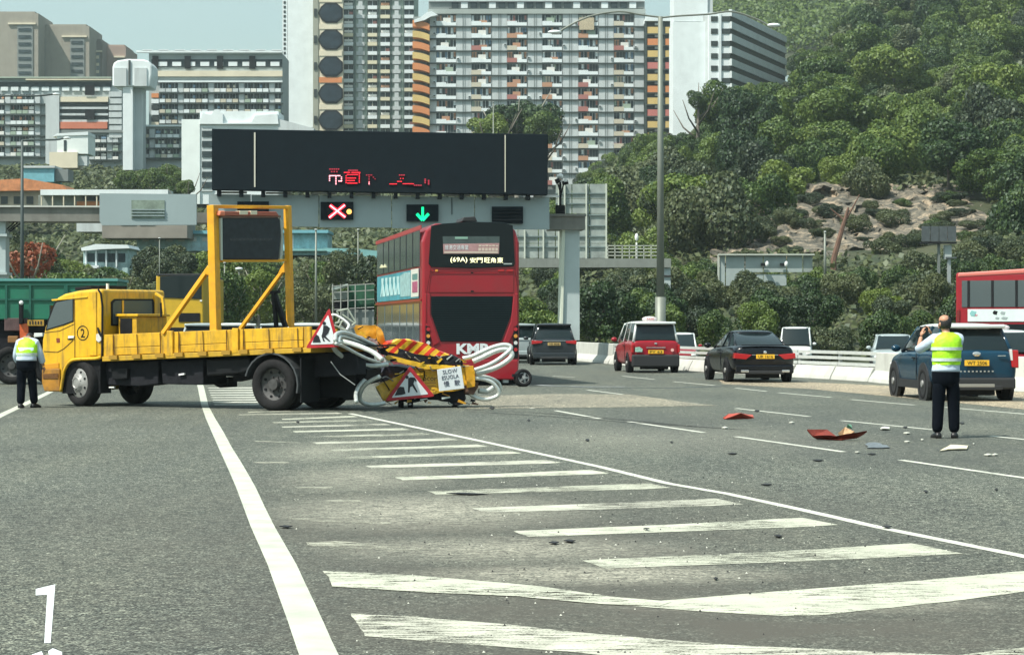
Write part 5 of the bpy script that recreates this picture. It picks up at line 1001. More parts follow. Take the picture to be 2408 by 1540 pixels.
def car(label, cat, sty, loc, deg, body, roof=None, group=None, lights='std', plate_txt=None, plate_m=None, clad=None, z=0.0, name='parked_car', rail=False):
    S = STY[sty]; hw = S['W'] / 2; t = thing(name, label, cat, (loc[0], loc[1], z), deg, group); roof = roof or body
    rings = []
    for y, wf, zb, zs, zt in S['st']:
        w_ = hw * wf; half = [(.84 * w_, zb), (.97 * w_, zb + .10), (w_, zb + (zs - zb) * .5), (.985 * w_, zs - .03), (.90 * w_, zt - .01), (.6 * w_, zt + .005), (0, zt + .015)]
        rings.append([(a_, y, b_) for a_, b_ in half] + [(-a_, y, b_) for a_, b_ in half[::-1][1:]])
    MB().loft(rings).build('body', body, t, sub=2, smooth=True)
    y0, y1, ty0, ty1, wb, wt = S['cab']; zb_, zt_ = S['belt'] - .02, S['H'] - .035; wb *= hw; wt *= hw
    bl = [(-wb, y0, zb_), (wb, y0, zb_), (wb, y1, zb_), (-wb, y1, zb_)]; tp = [(-wt, ty0, zt_), (wt, ty0, zt_), (wt, ty1, zt_), (-wt, ty1, zt_)]
    MB().hexa([bl[0], bl[1], bl[2], bl[3], tp[0], tp[1], tp[2], tp[3]]).build('glasshouse', GLS, t, bevel=.09, seg=4, smooth=True)
    rr_ = []
    for k, (yy, dz, s_) in enumerate(((ty0 - .10, -.03, .95), (ty0 + .05, .02, 1), ((ty0 + ty1) / 2, .045, 1.0), (ty1 - .1, .02, 1), (ty1 + .04, -.03, .95))):
        w_ = (wt + .03) * s_; rr_.append([(-w_, yy, zt_ - .07), (-w_ * .98, yy, zt_ + dz), (-w_ * .6, yy, zt_ + dz + .03), (w_ * .6, yy, zt_ + dz + .03), (w_ * .98, yy, zt_ + dz), (w_, yy, zt_ - .07)])
    MB().loft(rr_).build('roof', roof, t, sub=1, smooth=True)
    pm = roof if sty in ('taxi', 'van') else body
    pw = .04 if sty == 'sedan' else .05
    for sx in (-1, 1):
        for (a_, b_) in (((sx * wb * .97, y0 + .03, zb_), (sx * wt * .95, ty0 + .04, zt_ - .04)), ((sx * wb * .97, y1 - .03, zb_), (sx * wt * .95, ty1 - .04, zt_ - .04))): MB().cyl(a_, b_, pw, pw * .85, 6).build('pillar', pm, t, smooth=True)
        for ym in (y0 + (y1 - y0) * .30, y0 + (y1 - y0) * .60):
            k = (ym - y0) / (y1 - y0); yt_ = ty0 + (ty1 - ty0) * k; MB().cyl((sx * (wb + .0), ym, zb_), (sx * (wt + .0), yt_, zt_), .035, .03, 4).build('pillar', pm, t)
    if clad:
        mb = MB()
        for sx in (-1, 1):
            for ay in S['ax']: mb.cyl((sx * (hw - .06), ay, S['wr']), (sx * (hw + .012), ay, S['wr']), S['wr'] + .09, n=24)
            mb.box(sx * (hw - .05) - .06, sx * (hw - .05) + .06, S['ax'][0], S['ax'][1], .24, .42); mb.build('side_cladding', clad, t); mb = MB()
    else:
        mb = MB()
        for sx in (-1, 1):
            for ay in S['ax']: mb.cyl((sx * (hw - .08), ay, S['wr']), (sx * (hw + .004), ay, S['wr']), S['wr'] + .035, n=24)
        mb.build('wheel_well', BLK, t)
    for sx in (-1, 1):
        for ay in S['ax']: wheel(t, (sx * (hw + .015), ay, S['wr'] - .005), S['wr'], .21, 'alloy', rz=-90 if sx < 0 else 90)
        MB().ball((sx * (hw + .10), y1 - .35, S['belt'] + .05), (.11, .07, .08), 10, 6).build('wing_mirror', body, t, smooth=True)
        MB().box(sx * hw - .006, sx * hw + .006, y0 + 1.35, y0 + 1.37, .35, S['belt'] - .04).box(sx * (hw + .01) - .015, sx * (hw + .01) + .015, y0 + 1.5, y0 + 1.68, S['belt'] - .16, S['belt'] - .13).build('door_seam', BLK, t)
    zs = S['st'][0][3]; ww = hw * S['st'][1][1]
    MB().box(-ww * .93, ww * .93, -.035, .12, .26, .50).build('rear_bumper', clad or body, t, bevel=.04); MB().box(-ww * .62, ww * .62, -.045, .05, .24, .34).build('diffuser', PLAST, t, bevel=.02)
    MB().box(-.48, .48, .3, .36, .12, .28).build('rear_silencer', BLK, t)
    if lights == 'sedan':
        for sx in (-1, 1): MB().prism([(sx * ww * .42, zs - .02), (sx * ww * .97, zs + .03), (sx * ww * .99, zs - .12), (sx * ww * .62, zs - .15)], -.03, .30).build('tail_lamp', TAIL, t, bevel=.012)
        MB().box(-ww * .42, ww * .42, -.015, .02, zs - .03, zs - .015).build('chrome_strip', CHR, t); MB().ball((0, -.01, zs + .05), (.05, .02, .045)).build('badge', CHR, t)
        for sx in (-1, 1): MB().box(sx * .58 - .11, sx * .58 + .11, -.055, -.03, .29, .36).build('exhaust_tip', CHR, t, bevel=.02)
        MB().box(-ww * .75, ww * .75, .0, .12, S['st'][1][4] - .005, S['st'][1][4] + .025).build('boot_spoiler', body, t, bevel=.012); pz = zs - .07
        MB().box(-ww * .55, ww * .55, -.04, -.02, .40, .42).build('bumper_crease', BLK, t)
    elif lights == 'tall':
        for sx in (-1, 1): MB().prism([(sx * ww * .80, zs + .10), (sx * ww * .99, zs + .10), (sx * ww * 1.0, zs - .28), (sx * ww * .84, zs - .26)], -.03, .14).build('tail_lamp', TAIL, t, bevel=.02); MB().prism([(sx * ww * .78, zs + .12), (sx * ww * .84, zs + .12), (sx * ww * .86, zs - .12), (sx * ww * .82, zs - .12)], -.036, .05).build('reversing_lamp', TAILW, t, bevel=.01)
        MB().ball((0, -.03, zs + .02), (.09, .02, .05)).build('badge', CHR, t); pz = zs - .17; MB().box(-.38, .38, -.05, -.03, .30, .37).build('skid_plate', mat('brushed_plate', (.30, .29, .26), .4, metal=.3), t, bevel=.01); MB().box(.45, .62, -.03, -.01, zs - .03, zs - .01).build('model_lettering', CHR, t)
        for k in range(9): MB().box(-.36 + .085 * k, -.32 + .085 * k, -.03, -.015, zs - .36, zs - .33).build('model_letter', CHR, t)
    elif lights == 'wide':
        for sx in (-1, 1): MB().prism([(sx * ww * .50, zs + .02), (sx * ww * .99, zs + .06), (sx * ww * .99, zs - .10), (sx * ww * .55, zs - .06)], -.03, .2).build('tail_lamp', TAIL, t, bevel=.015)
        MB().box(-ww * .5, ww * .5, -.02, .0, zs + .03, zs + .05).build('chrome_strip', CHR, t); pz = zs - .09
    elif lights == 'taxi':
        for sx in (-1, 1): MB().prism([(sx * ww * .90, zs - .02), (sx * ww * .99, zs - .02), (sx * ww * .99, zs - .30), (sx * ww * .90, zs - .30)], -.02, .12).build('tail_lamp', TAIL, t, bevel=.015)
        MB().box(-.33, .33, -.03, -.01, zs - .14, zs - .11).build('chrome_strip', CHR, t); MB().ball((0, -.01, zs + .01), (.05, .015, .03)).build('badge', CHR, t); pz = zs - .27
        MB().cyl((.56, -.02, zs - .21), (.56, -.04, zs - .21), .055, n=12).build('round_sticker', mat('pink_sticker', (.8, .45, .42), .5), t); MB().prism([(-.70, zs - .12), (-.56, zs - .10), (-.45, zs - .17), (-.46, zs - .27), (-.70, zs - .27)], -.035, -.01).build('green_sticker', mat('mint_sticker', (.30, .50, .42), .5, var=.4, vs=20), t)
        MB().ball((0, 1.3, S['H'] + .09), (.27, .1, .10), 14, 6).build('roof_sign', mat('taxi_roof_sign', (.62, .55, .55), .4, var=.25, vs=20), t, smooth=True); text('lettering', 'TAXI', SIGNRED, t, (0, 1.19, S['H'] + .10), .26, .07)
        MB().box(-ww * .97, ww * .97, -.05, .13, .20, .62).build('black_bumper', PLAST, t, bevel=.05)
    else: pz = zs - .2
    if plate_txt:
        px_ = MB().box(-.26, .26, -.062, -.03, pz - .06, pz + .06).build('number_plate', plate_m or PLATEY, t, bevel=.005); text('plate_characters', plate_txt, BLK, px_, (0, -.065, pz), .42, .08)
    # rear glass surround
    if sty != 'sedan':
        MB().box(-wt * 1.04, wt * 1.04, ty0 - .20, ty0 + .15, zt_ - .05, zt_ + .035).build('tailgate_spoiler', roof, t, bevel=.03, smooth=True); MB().cyl((-.02, ty0 - .02, S['belt'] + .10), (.35, ty0 - .1, S['belt'] + .08), .012, n=4).build('rear_wiper', BLK, t)
    # front lamps
    yf = S['st'][-1][0]
    for sx in (-1, 1): MB().ball((sx * hw * .72, yf - .12, S['st'][-1][3] + .02), (.18, .12, .07)).build('headlamp', TAILW, t, smooth=True)
    return t
pb = paint('blue_car_paint', (.004, .036, .070)); pk = paint('black_car_paint', (.003, .004, .007), dirt=0); pg = paint('charcoal_car_paint', (.025, .032, .038)); pr2 = paint('taxi_red_paint', (.30, .010, .022)); ps = paint('silver_car_paint', (.36, .42, .43)); pw_ = paint('white_car_paint', (.68, .72, .71), dirt=.05)
p = G(2296, 944); b = car('blue compact sports utility car with a white roof behind the man taking a picture', 'car', 'suv', p, 3.5, pb, pw_, lights='tall', plate_txt='WT 2506', clad=PLAST)
p = G(1799, 900); car('black saloon car with a yellow number plate, between the red taxi and the man', 'car', 'sedan', p, 6, pk, lights='sedan', plate_txt='UR 1616')
p = G(1542, 877); tx = car('red taxi with a white roof and a white rear pillar, driving behind the red bus', 'taxi', 'taxi', p, 5.5, pr2, pw_, lights='taxi', plate_txt='PY 63')
p = G(1303, 858.5); car('charcoal people carrier just right of the red bus', 'car', 'mpv', p, 1.5, pg, lights='wide', plate_txt='VE 808', plate_m=mat('faded_plate', (.45, .32, .12), .5))
p = G(1222, 852); car('silver car mostly hidden behind the corner of the red bus', 'car', 'mpv', p, 4, ps, lights='wide')
# opposite carriageway, a little lower
z_ = -.5
p = P(1392, 800, 118); car('white saloon car on the far carriageway seen over the concrete block', 'car', 'sedan', (p.x - .8, p.y), 98, pw_, z=z_ + .15)
p = P(1616, 0, 105); t = car('red and white taxi on the far carriageway, only its front corner showing', 'taxi', 'taxi', (p.x, p.y + 4.4), 176, pr2, pw_, z=z_)
p = P(1892, 0, 112); t = car('white van coming the other way behind the black saloon', 'van', 'van', (p.x + .2, p.y + 4.7), 172, pw_, z=z_ + .02)
p = P(2118, 0, 88); t = car('silver car on the far carriageway behind the raised hands of the man', 'car', 'suv', (p.x + .4, p.y + 4.4), 172, ps, z=z_ + .1)
p = P(2400, 0, 66); t = car('red and silver taxi passing at the right edge with a dome on its roof', 'taxi', 'taxi', (p.x + .2, p.y + 4.4), 176, pr2, paint('silver_roof_paint', (.5, .54, .54)), lights='taxi', z=-.28)
for x, yg, lab, pt_, dg in ((556, 873, 'white car far behind the truck deck, only its roof showing', pw_, 10), (655, 870, 'silver car far behind the black ram on the truck', ps, 0), (724, 876, 'white car just left of the tilted road works sign', pw_, 4), (478, 868, 'small pale car behind the left frame post', ps, 6)):
    p = G(x, yg); car(lab, 'car', 'mpv', p, dg, pt_, lights='wide', plate_txt='')
# ---------------------------------------------------------------- red double decker, seen from behind
g0 = G(993, 907); bf_ = Fr(g0.x, g0.y, 9.5)
bus = fthing('double_decker_bus', 'red double decker bus seen from behind, dark engine grille, teal advert on its side', 'bus', bf_)
UW = bf_.px(1222, 905)[0]; zT = bf_.px(1000, 524)[1]; BL = 11.8
def bpl(name, pts, v0, v1, m, bevel=0, par=bus, label=None): return MB().prism(bf_.poly(pts, v0), v0, v1).build(name, m, par, bevel=bevel, label=label)
prof = [(.03, .28), (UW - .03, .28), (UW, .6), (UW, zT - .5), (UW - .10, zT - .18), (UW - .35, zT - .02), (.35, zT - .02), (.10, zT - .18), (0, zT - .5), (0, .6)]
rings = [[((u - UW / 2) * s_ + UW / 2, v_, z * (1 if v_ > 0 else 1)) for u, z in prof] for v_, s_ in ((0, .985), (.12, 1), (BL - .3, 1), (BL, .96))]
MB().loft(rings).build('body', RED, bus, bevel=.05, seg=2)
# back: glass surround, window, advert strip, route text
bpl('rear_glass_surround', [(1014, 531), (1040, 526), (1105, 521.5), (1180, 523), (1206, 530), (1211, 620), (1208, 627), (1110, 631), (1014, 628), (1008, 620)], -.03, .02, mat('rear_gloss_black', (.006, .010, .012), .18, spec=.3), .01)
bpl('roof_pod', [(1085, 521), (1090, 511), (1117, 509), (1123, 521)], -.02, 1.2, PLAST, .02)
rw = bpl('rear_window', [(1041, 556), (1175, 556), (1174, 596), (1043, 596)], -.038, -.03, mat('window_haze', (.06, .085, .085), .1, var=.3, vs=3))
bpl('exit_sign', rect(1070, 557, 1100, 562), -.045, -.038, mat('pale_green', (.25, .42, .34), .4), par=rw)
ad = bpl('rear_advert', [(1042, 574), (1174, 572), (1173, 597), (1043, 597)], -.05, -.038, mat('pink_advert', (.42, .24, .24), .5, var=.2, vs=5), .002)
for s_, x, y, w_, h_, m in (('維港交通專業', 1074, 582, 56, 12, SIGNWHT), ('2525 2525', 1148, 583, 44, 12, mat('advert_cream', (.6, .5, .42), .5)), ('0000000000', 1105, 593.5, 122, 4, MATS['advert_cream'])):
    if s_.startswith('0'): bpl('advert_band', rect(1045, 591.5, 1171, 595.5), -.054, -.05, MATS['advert_cream'], par=ad); continue
    if s_.startswith('2'):
        for k in range(6): bpl('advert_block', rect(1126 + 8 * k, 576 + (k % 2), 1132 + 8 * k, 580), -.055, -.05, m, par=ad); bpl('advert_block', rect(1125 + 8 * k, 583, 1131 + 8 * k, 590), -.055, -.05, m, par=ad)
        continue
    u, z = bf_.px(x, y, -.054); text('advert_characters', s_, m, ad, (u, -.054, z), w_ * .01126, h_ * .01126)
for s_, x, w_, h_ in (('(69A)', 1079, 40, 14), ('安', 1112, 14, 12), ('門', 1128, 14, 12), ('旺', 1146, 14, 12), ('角', 1160, 12, 12), ('東', 1177, 14, 13)):
    u, z = bf_.px(x if x < 1170 else 1150 + 27 * .0 + 26, 612, -.036); text('route_display', s_, LEDY, bus, (u - (.0 if x < 1170 else .0), -.036, z), w_ * .0113, h_ * .0113, depth=.006)
for pts_ in ([(1010, 640), (1210, 640)], [(1010, 690), (1210, 690)], [(998, 845), (1222, 845)], [(1014, 628), (1003, 690), (1003, 760)], [(1211, 628), (1219, 690), (1219, 760)]):
    for q0_, q1_ in zip(pts_, pts_[1:]): MB().cyl((*bf_.px(*q0_, -.03)[:1], -.03, bf_.px(*q0_, -.03)[1]), (*bf_.px(*q1_, -.03)[:1], -.03, bf_.px(*q1_, -.03)[1]), .009, n=4).build('panel_gap', mat('dark_red_gap', (.08, .004, .006), .7), bus)
bpl('chrome_label', rect(1184, 619, 1204, 622), -.036, -.03, CHR)
for x0, x1, m in ((1013, 1019, TAIL), (1024, 1030, mat('amber_lamp', (.7, .3, .05), .3)), (1172, 1186, TAIL), (1192, 1207, TAIL)): bpl('upper_lamp', rect(x0, 634, x1, 639), -.02, .02, m, .006)
bpl('rear_panel', [(1010, 642), (1208, 642), (1208, 688), (1010, 688)], -.012, .02, RED, .01); bpl('panel_lock', rect(1107, 639, 1113, 643), -.02, .0, BLK); bpl('panel_lock', rect(1107, 683, 1114, 687), -.02, .0, BLK)
gr = bpl('engine_grille', [(1014, 697), (1206, 697), (1204, 735), (1196, 757), (1178, 803), (1036, 803), (1020, 757), (1014, 738)], -.02, .03, mat('grille_black', (.006, .012, .015), .6, var=.3, vs=5, spec=.12), .01)
for k in range(24):
    y = 702 + 4.2 * k; xl = 1017 if y < 738 else 1017 + (y - 738) * .30; xr = 1203 if y < 738 else 1203 - (y - 738) * .36; bpl('grille_louvre', rect(xl, y, xr, y + 1.6), -.03, -.02, mat('louvre_edge', (.018, .03, .034), .5, spec=.15), par=gr)
for a_ in ([(1000, 690), (1013, 690), (1013, 742), (1035, 806), (1020, 815), (1003, 770)], [(1222 - 14, 690), (1219, 690), (1219, 760), (1196, 812), (1182, 805), (1200, 757)]): bpl('corner_panel', a_, -.03, .03, RED, .03)
for k, (x0, x1) in enumerate(((1001, 1013), (1206, 1219))):
    hs = bpl('lamp_cluster', [(x0, 765), (x1, 765), (x1, 842), (x0, 842)], -.03, .03, BLK, .02)
    for y, m in ((774, SIGNRED), (790, MATS['amber_lamp']), (806, TAILW), (822, TAIL)): u, z = bf_.px((x0 + x1) / 2, y, -.03); MB().cyl((u, -.05, z), (u, -.02, z), .05, n=12).build('round_lamp', m, hs)
u, z = bf_.px(1112, 820, -.02); text('operator_letters', 'KMB', SIGNWHT, bus, (u, -.02, z), 78 * .01126, 25 * .01126, depth=.01, bold=.045)
bpl('lower_bumper', [(996, 845), (1220, 845), (1219, 893), (998, 893)], -.05, .05, RED, .04); bpl('number_plate', rect(1085, 868, 1130, 878), -.06, -.05, PLATEY)
bpl('exhaust', rect(1183, 893, 1196, 900), .0, .3, GALV); bpl('undertray', rect(1000, 890, 1218, 903), .3, 3, BLK)
# left side, drawn on its own plane
sg = Fr(g0.x, g0.y, 9.5 + 90)      # u runs forward along the side; v=0 is the side plane, v<0 is outside... (to the left)
def sidep(name, pts, off0, off1, m, par=bus, bevel=0):
    q_ = [sg.px(x, y, off0) for x, y in pts]    # (distance forward, z)
    o = MB().prism(q_, -off1, -off0, 'x').build(name, m, par, bevel=bevel); return o
def sz(y): return bf_.px(993, y)[1]
def sbox(name, s0_, s1_, y0_, y1_, off0, off1, m, par=bus): return MB().box(-off1, -off0, s0_, s1_, sz(y1_), sz(y0_)).build(name, m, par, bevel=0)
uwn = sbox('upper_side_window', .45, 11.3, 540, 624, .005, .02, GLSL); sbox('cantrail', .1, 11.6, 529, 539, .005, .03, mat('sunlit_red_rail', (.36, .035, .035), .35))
for s0_ in (1.9, 3.4, 4.9, 6.4, 7.9, 9.4): sbox('window_mullion', s0_, s0_ + .07, 540, 624, .02, .03, BLK, par=uwn)
sa = sbox('side_advert', .55, 11.2, 630, 700, .005, .03, mat('teal_advert', (.05, .27, .33), .4, var=.35, vs=1.2))
sidep('advert_poster', [(984.5, 631), (984.5, 697), (967, 699), (967, 634)], .03, .04, mat('cream_poster', (.62, .62, .55), .5), par=sa); sidep('poster_picture', [(982, 661), (982, 687), (970, 688), (970, 663)], .04, .05, mat('magenta_picture', (.35, .08, .15), .5, var=.6, vs=9), par=sa); sidep('poster_picture', [(982, 643), (982, 657), (970, 658), (970, 645)], .04, .05, mat('teal_picture', (.10, .22, .20), .5, var=.5, vs=9), par=sa)
mb_ = [[(965, 640), (965, 696), (942, 698), (940, 650), (952, 641)]]
sidep('advert_shape', mb_[0], .03, .038, mat('pale_teal_shape', (.28, .45, .45), .5, var=.4, vs=6), par=sa)
for k in range(5):
    x = 897 + 9 * k; y0_ = 655 - k * 1.2; sidep('advert_glyph', [(x, y0_), (x + 6, y0_ - 1), (x + 5, y0_ + 14), (x + 7, y0_ + 42), (x + 3, y0_ + 43), (x + 2.5, y0_ + 26), (x, y0_ + 44), (x - 2, y0_ + 42), (x + 1, y0_ + 16)], .03, .038, mat('pale_advert_ink', (.42, .62, .62), .5), par=sa)
sidep('gold_lettering', [(893, 630), (897, 622), (902, 626), (905, 621), (909, 629)], .03, .04, mat('gold_letter', (.7, .68, .45), .5)); sbox('lower_side_window', .5, 11.2, 713, 805, .005, .02, GLSL); sbox('waist_rail', .1, 11.6, 703, 708, .01, .04, RED)
for s0_ in (1.8, 3.3, 5.0, 7.0, 9.0): sbox('window_mullion', s0_, s0_ + .08, 713, 805, .02, .03, mat('grey_mullion', (.1, .13, .13), .5))
for v_, uu, rz in ((2.6, .30, 0), (2.6, UW - .3, 180), (9.0, .3, 0)): pass
wheel(bus, (.0, 2.9, .5), .5, .3, 'rear', rz=-90); wheel(bus, (UW, 2.9, .5), .5, .3, 'rear', rz=90); wheel(bus, (.0, 8.9, .5), .5, .3, 'front', rz=-90); wheel(bus, (UW, 8.9, .5), .5, .3, 'front', rz=90)
# loose wheel unit lying by the bus corner
q_ = G(1232, 909); lt = thing('loose_wheel', 'torn off small wheel with a pale hub standing beside the bus corner', 'wheel', (q_.x, q_.y, 0), 20); wheel(lt, (0, 0, .235), .24, .18, 'alloy', rz=0, tilt=-.15); MB().box(-.30, -.05, .0, .1, .25, .33).build('broken_arm', CHAS, lt)
# ---------------------------------------------------------------- second bus on the far carriageway (right edge)
p = P(2252, HY, 97); rf = Fr(p.x, 97, -24, -.6); rb = fthing('double_decker_bus', 'red double decker bus cut off by the right edge, white advert along its side', 'bus', rf)
def rpl(name, pts, v0, v1, m, bevel=0, par=rb): return MB().prism(rf.poly(pts, v0), v0, v1).build(name, m, par, bevel=bevel)
zt = rf.px(2252, 641)[1]; MB().box(-.1, 11.5, 0, 2.5, .3, zt).build('body', RED, rb, bevel=.12, seg=3)
rpl('roof_edge', [(2251, 652), (2253, 642), (2470, 628), (2470, 640)], -.03, .4, mat('faded_red', (.60, .16, .13), .5), .05)
u0 = rf.px(2262, 0)[0]; w1 = MB().box(u0, 11.0, -.03, .02, rf.px(2262, 722)[1], rf.px(2262, 660)[1]).build('upper_window_band', GLSL, rb)
for k in range(9): MB().box(u0 + .25 + 1.05 * k, u0 + .36 + 1.05 * k, -.045, -.03, rf.px(2262, 722)[1], rf.px(2262, 660)[1]).build('window_mullion', BLK, w1)
MB().box(rf.px(2268, 0)[0] + .15, 8, -.04, .0, rf.px(2268, 756)[1], rf.px(2268, 727)[1]).build('side_advert', mat('white_advert', (.62, .72, .70), .4, var=.1, vs=2), rb)
for x, y, w_, h_, m in ((2288, 737, 16, 14, TEAL), (2340, 735, 12, 10, BLK), (2358, 736, 12, 8, mat('grey_print', (.3, .35, .36), .5)), (2345, 748, 10, 6, MATS['grey_print']), (2362, 748, 16, 7, MATS['grey_print']), (2295, 741, 8, 5, mat('pink_print', (.6, .3, .35), .5))):
    rpl('advert_motif', [(x - w_ / 2, y), (x - w_ * .2, y - h_ / 2), (x + w_ / 2, y - h_ * .3), (x + w_ * .3, y + h_ / 2), (x - w_ * .3, y + h_ * .4)], -.052, -.04, m)
rpl('lower_window_band', [(2256, 762), (2470, 762), (2470, 800), (2256, 795)], -.03, .02, GLS); rpl('front_dark_slot', [(2250, 730), (2257, 728), (2256, 765), (2249, 765)], -.05, -.03, mat('dark_red', (.16, .01, .01), .5))
for k in (2.2, 8.5): wheel(rb, (k, -.01, .5), .5, .3, 'rear')
# ---------------------------------------------------------------- green lorry, yellow bus, cage lorry
p = G(20, 904); lf = Fr(p.x, p.y, 3); lo = fthing('dump_lorry', 'green sided dump lorry at the left edge behind the walking man', 'lorry', lf); GRN = mat('green_lorry_side', (.012, .15, .09), .5, var=.15, vs=1.5, dirt=.3); GRN2 = mat('dark_green_rib', (.01, .10, .07), .5)
def lpl(name, pts, v0, v1, m, bevel=0, par=lo): return MB().prism(lf.poly(pts, v0), v0, v1).build(name, m, par, bevel=bevel)
lpl('tipper_body', rect(-60, 660, 275, 752), 0, 2.3, GRN, .03); lpl('top_rim', rect(-62, 655, 277, 661), -.06, 2.36, mat('teal_rim', (.10, .30, .28), .5)); lpl('side_rib', rect(-60, 668, 275, 671), -.04, 0, GRN2); lpl('side_rib', rect(-60, 702, 275, 706), -.04, 0, GRN2)
for x in (12, 68, 150, 154, 230): lpl('upright_rib', rect(x, 671, x + 5, 752), -.05, 0, GRN2)
lpl('chassis', rect(-40, 752, 270, 850), .2, 1.9, CHAS, .02); lpl('mud_apron', rect(10, 748, 66, 778), -.05, .1, mat('dusty_maroon', (.10, .06, .06), .8, var=.4), .02); lpl('orange_marker', [(46, 762), (66, 760), (66, 800), (62, 820), (47, 815)], -.10, -.05, mat('orange_marker', (.65, .12, .03), .5, var=.4, vs=6)); lpl('cream_label', rect(68, 788, 82, 812), -.10, -.05, mat('cream_label', (.45, .35, .28), .6, var=.5, vs=9))
lpl('yellow_board', rect(64, 752, 103, 766), -.12, -.06, mat('board_yellow', (.45, .26, .04), .6, var=.3, vs=8)); 
for k in range(5): lpl('board_mark', rect(69 + 6.5 * k, 755, 72 + 6.5 * k, 763), -.13, -.12, SIGNBLK)
lpl('white_box', [(80, 783), (100, 783), (100, 791), (80, 793)], -.2, .2, WHT, .01); lpl('crane_post', rect(44, 712, 54, 762), -.2, -.06, BLK, .02); MB().ball(lf.p3(50, 712, -.25), .06).build('work_lamp', WHT, lo)
lpl('lamp_cluster', rect(18, 790, 42, 806), -.15, .0, mat('brown_lamp', (.25, .12, .04), .4), .02)
wheel(lo, (lf.px(28, 0)[0], -.1, .52), .52, .3, 'rear'); wheel(lo, (lf.px(120, 0)[0], -.1, .52), .52, .3, 'rear'); wheel(lo, (lf.px(-10, 0)[0] - .4, .9, .52), .52, .3, 'rear')
p = P(366, HY, 104); yf_ = Fr(p.x, 104, 2, 0); yb_ = fthing('yellow_bus', 'yellow double decker with a dark rear window seen over the truck cab', 'bus', yf_); YB = mat('bus_yellow', (.60, .38, .02), .4, var=.1, coat=.3)
def ypl(name, pts, v0, v1, m, bevel=0): return MB().prism(yf_.poly(pts, v0), v0, v1).build(name, m, yb_, bevel=bevel)
ypl('body', rect(367, 648, 478, 846), 0, 10, YB, .06); ypl('rear_window', [(376, 650), (474, 647), (474, 704), (440, 702), (376, 700)], -.04, .02, GLS, .02); ypl('roof', rect(369, 644, 476, 649), -.02, 10, PLAST, .02); ypl('lower_window', rect(420, 736, 470, 757), -.04, .02, BLK, .01); ypl('lower_lamp', rect(372, 700, 378, 712), -.04, .02, TAIL); ypl('marker_lamp', rect(470, 705, 475, 709), -.04, .0, WHT); ypl('engine_grille', rect(384, 770, 462, 810), -.04, .02, BLK, .01)
for k in (.0, 2.3): wheel(yb_, (k, 2.5, .5), .5, .28, 'rear', rz=-90 if k == 0 else 90)
p = P(780, HY, 78); kf = Fr(p.x, 78, 4, 0); kl = fthing('cage_lorry', 'lorry with a barred cage body and green netting, left of the red bus', 'lorry', kf)
def kpl(name, pts, v0, v1, m, bevel=0): return MB().prism(kf.poly(pts, v0), v0, v1).build(name, m, kl, bevel=bevel)
kpl('netting', rect(818, 670, 880, 722), .3, 3, mat('green_netting', (.02, .09, .05), .8, var=.5, vs=5)); kpl('roof_panel', [(780, 676), (818, 667), (818, 672), (780, 683)], 0, 3, mat('pale_roof', (.45, .52, .48), .5)); kpl('side_panel', rect(784, 684, 816, 704), .2, .4, mat('grey_green_panel', (.22, .26, .24), .6, var=.2)); kpl('headboard', rect(786, 705, 880, 735), .4, .6, CHAS)
CG = mat('cage_bar', (.32, .33, .30), .5)
for y in (667, 682, 703, 722): kpl('cage_rail', [(780, y + 5), (880, y - 1), (880, y + 1), (780, y + 7)], -.02, .04, CG)
for x in (781, 800, 817, 834, 858): kpl('cage_post', rect(x, 668, x + 2.4, 760), -.04, .02, CG)
kpl('grey_side', rect(800, 728, 880, 790), .1, 2.4, mat('dusty_grey_side', (.20, .23, .22), .6, var=.25, vs=2), .02); kpl('chassis', rect(790, 790, 880, 850), .2, 2, CHAS); wheel(kl, (kf.px(850, 0)[0], .0, .45), .45, .28, 'rear')
# ---------------------------------------------------------------- people
SKIN = mat('skin', (.46, .24, .15), .5, var=.06, vs=20); HAIR = mat('dark_hair', (.012, .011, .012), .6); VEST = mat('lime_vest', (.42, .85, .02), .6, var=.22, vs=9, bump=1.0, bs=8); REFL = mat('reflective_tape', (.55, .64, .62), .35, var=.15, vs=20)
SHIRT = mat('pale_blue_shirt', (.50, .60, .72), .75, var=.08, vs=9, bump=1.0, bs=8); TROU = mat('black_trousers', (.003, .005, .009), .85, spec=.08, var=.3, vs=7, bump=.6, bs=6); SHOE = mat('black_shoe', (.012, .012, .013), .4)
def skin(name, nodes, edges, m, par, sub=2, root=0):
    me = bpy.data.meshes.new(name); me.from_pydata([n_[0] for n_ in nodes], edges, []); o = bpy.data.objects.new(name, me); COL.objects.link(o)
    md = o.modifiers.new('sk', 'SKIN'); md.use_smooth_shade = True; sv = me.skin_vertices[0].data
    for i, n_ in enumerate(nodes): r_ = n_[1]; sv[i].radius = r_ if isinstance(r_, tuple) else (r_, r_); sv[i].use_root = (i == root)
    s_ = o.modifiers.new('ss', 'SUBSURF'); s_.levels = s_.render_levels = sub
    dg = bpy.context.evaluated_depsgraph_get(); me2 = bpy.data.meshes.new_from_object(o.evaluated_get(dg)); me2.name = name; bpy.data.objects.remove(o)
    me2.materials.clear(); me2.materials.append(m); me2.polygons.foreach_set('use_smooth', [True] * len(me2.polygons)); return newobj(name, me2, par)
def ell(c, rx, ry, n_=20): return [(c[0] + rx * math.cos(2 * math.pi * i / n_), c[1] + ry * math.sin(2 * math.pi * i / n_), c[2]) for i in range(n_)]
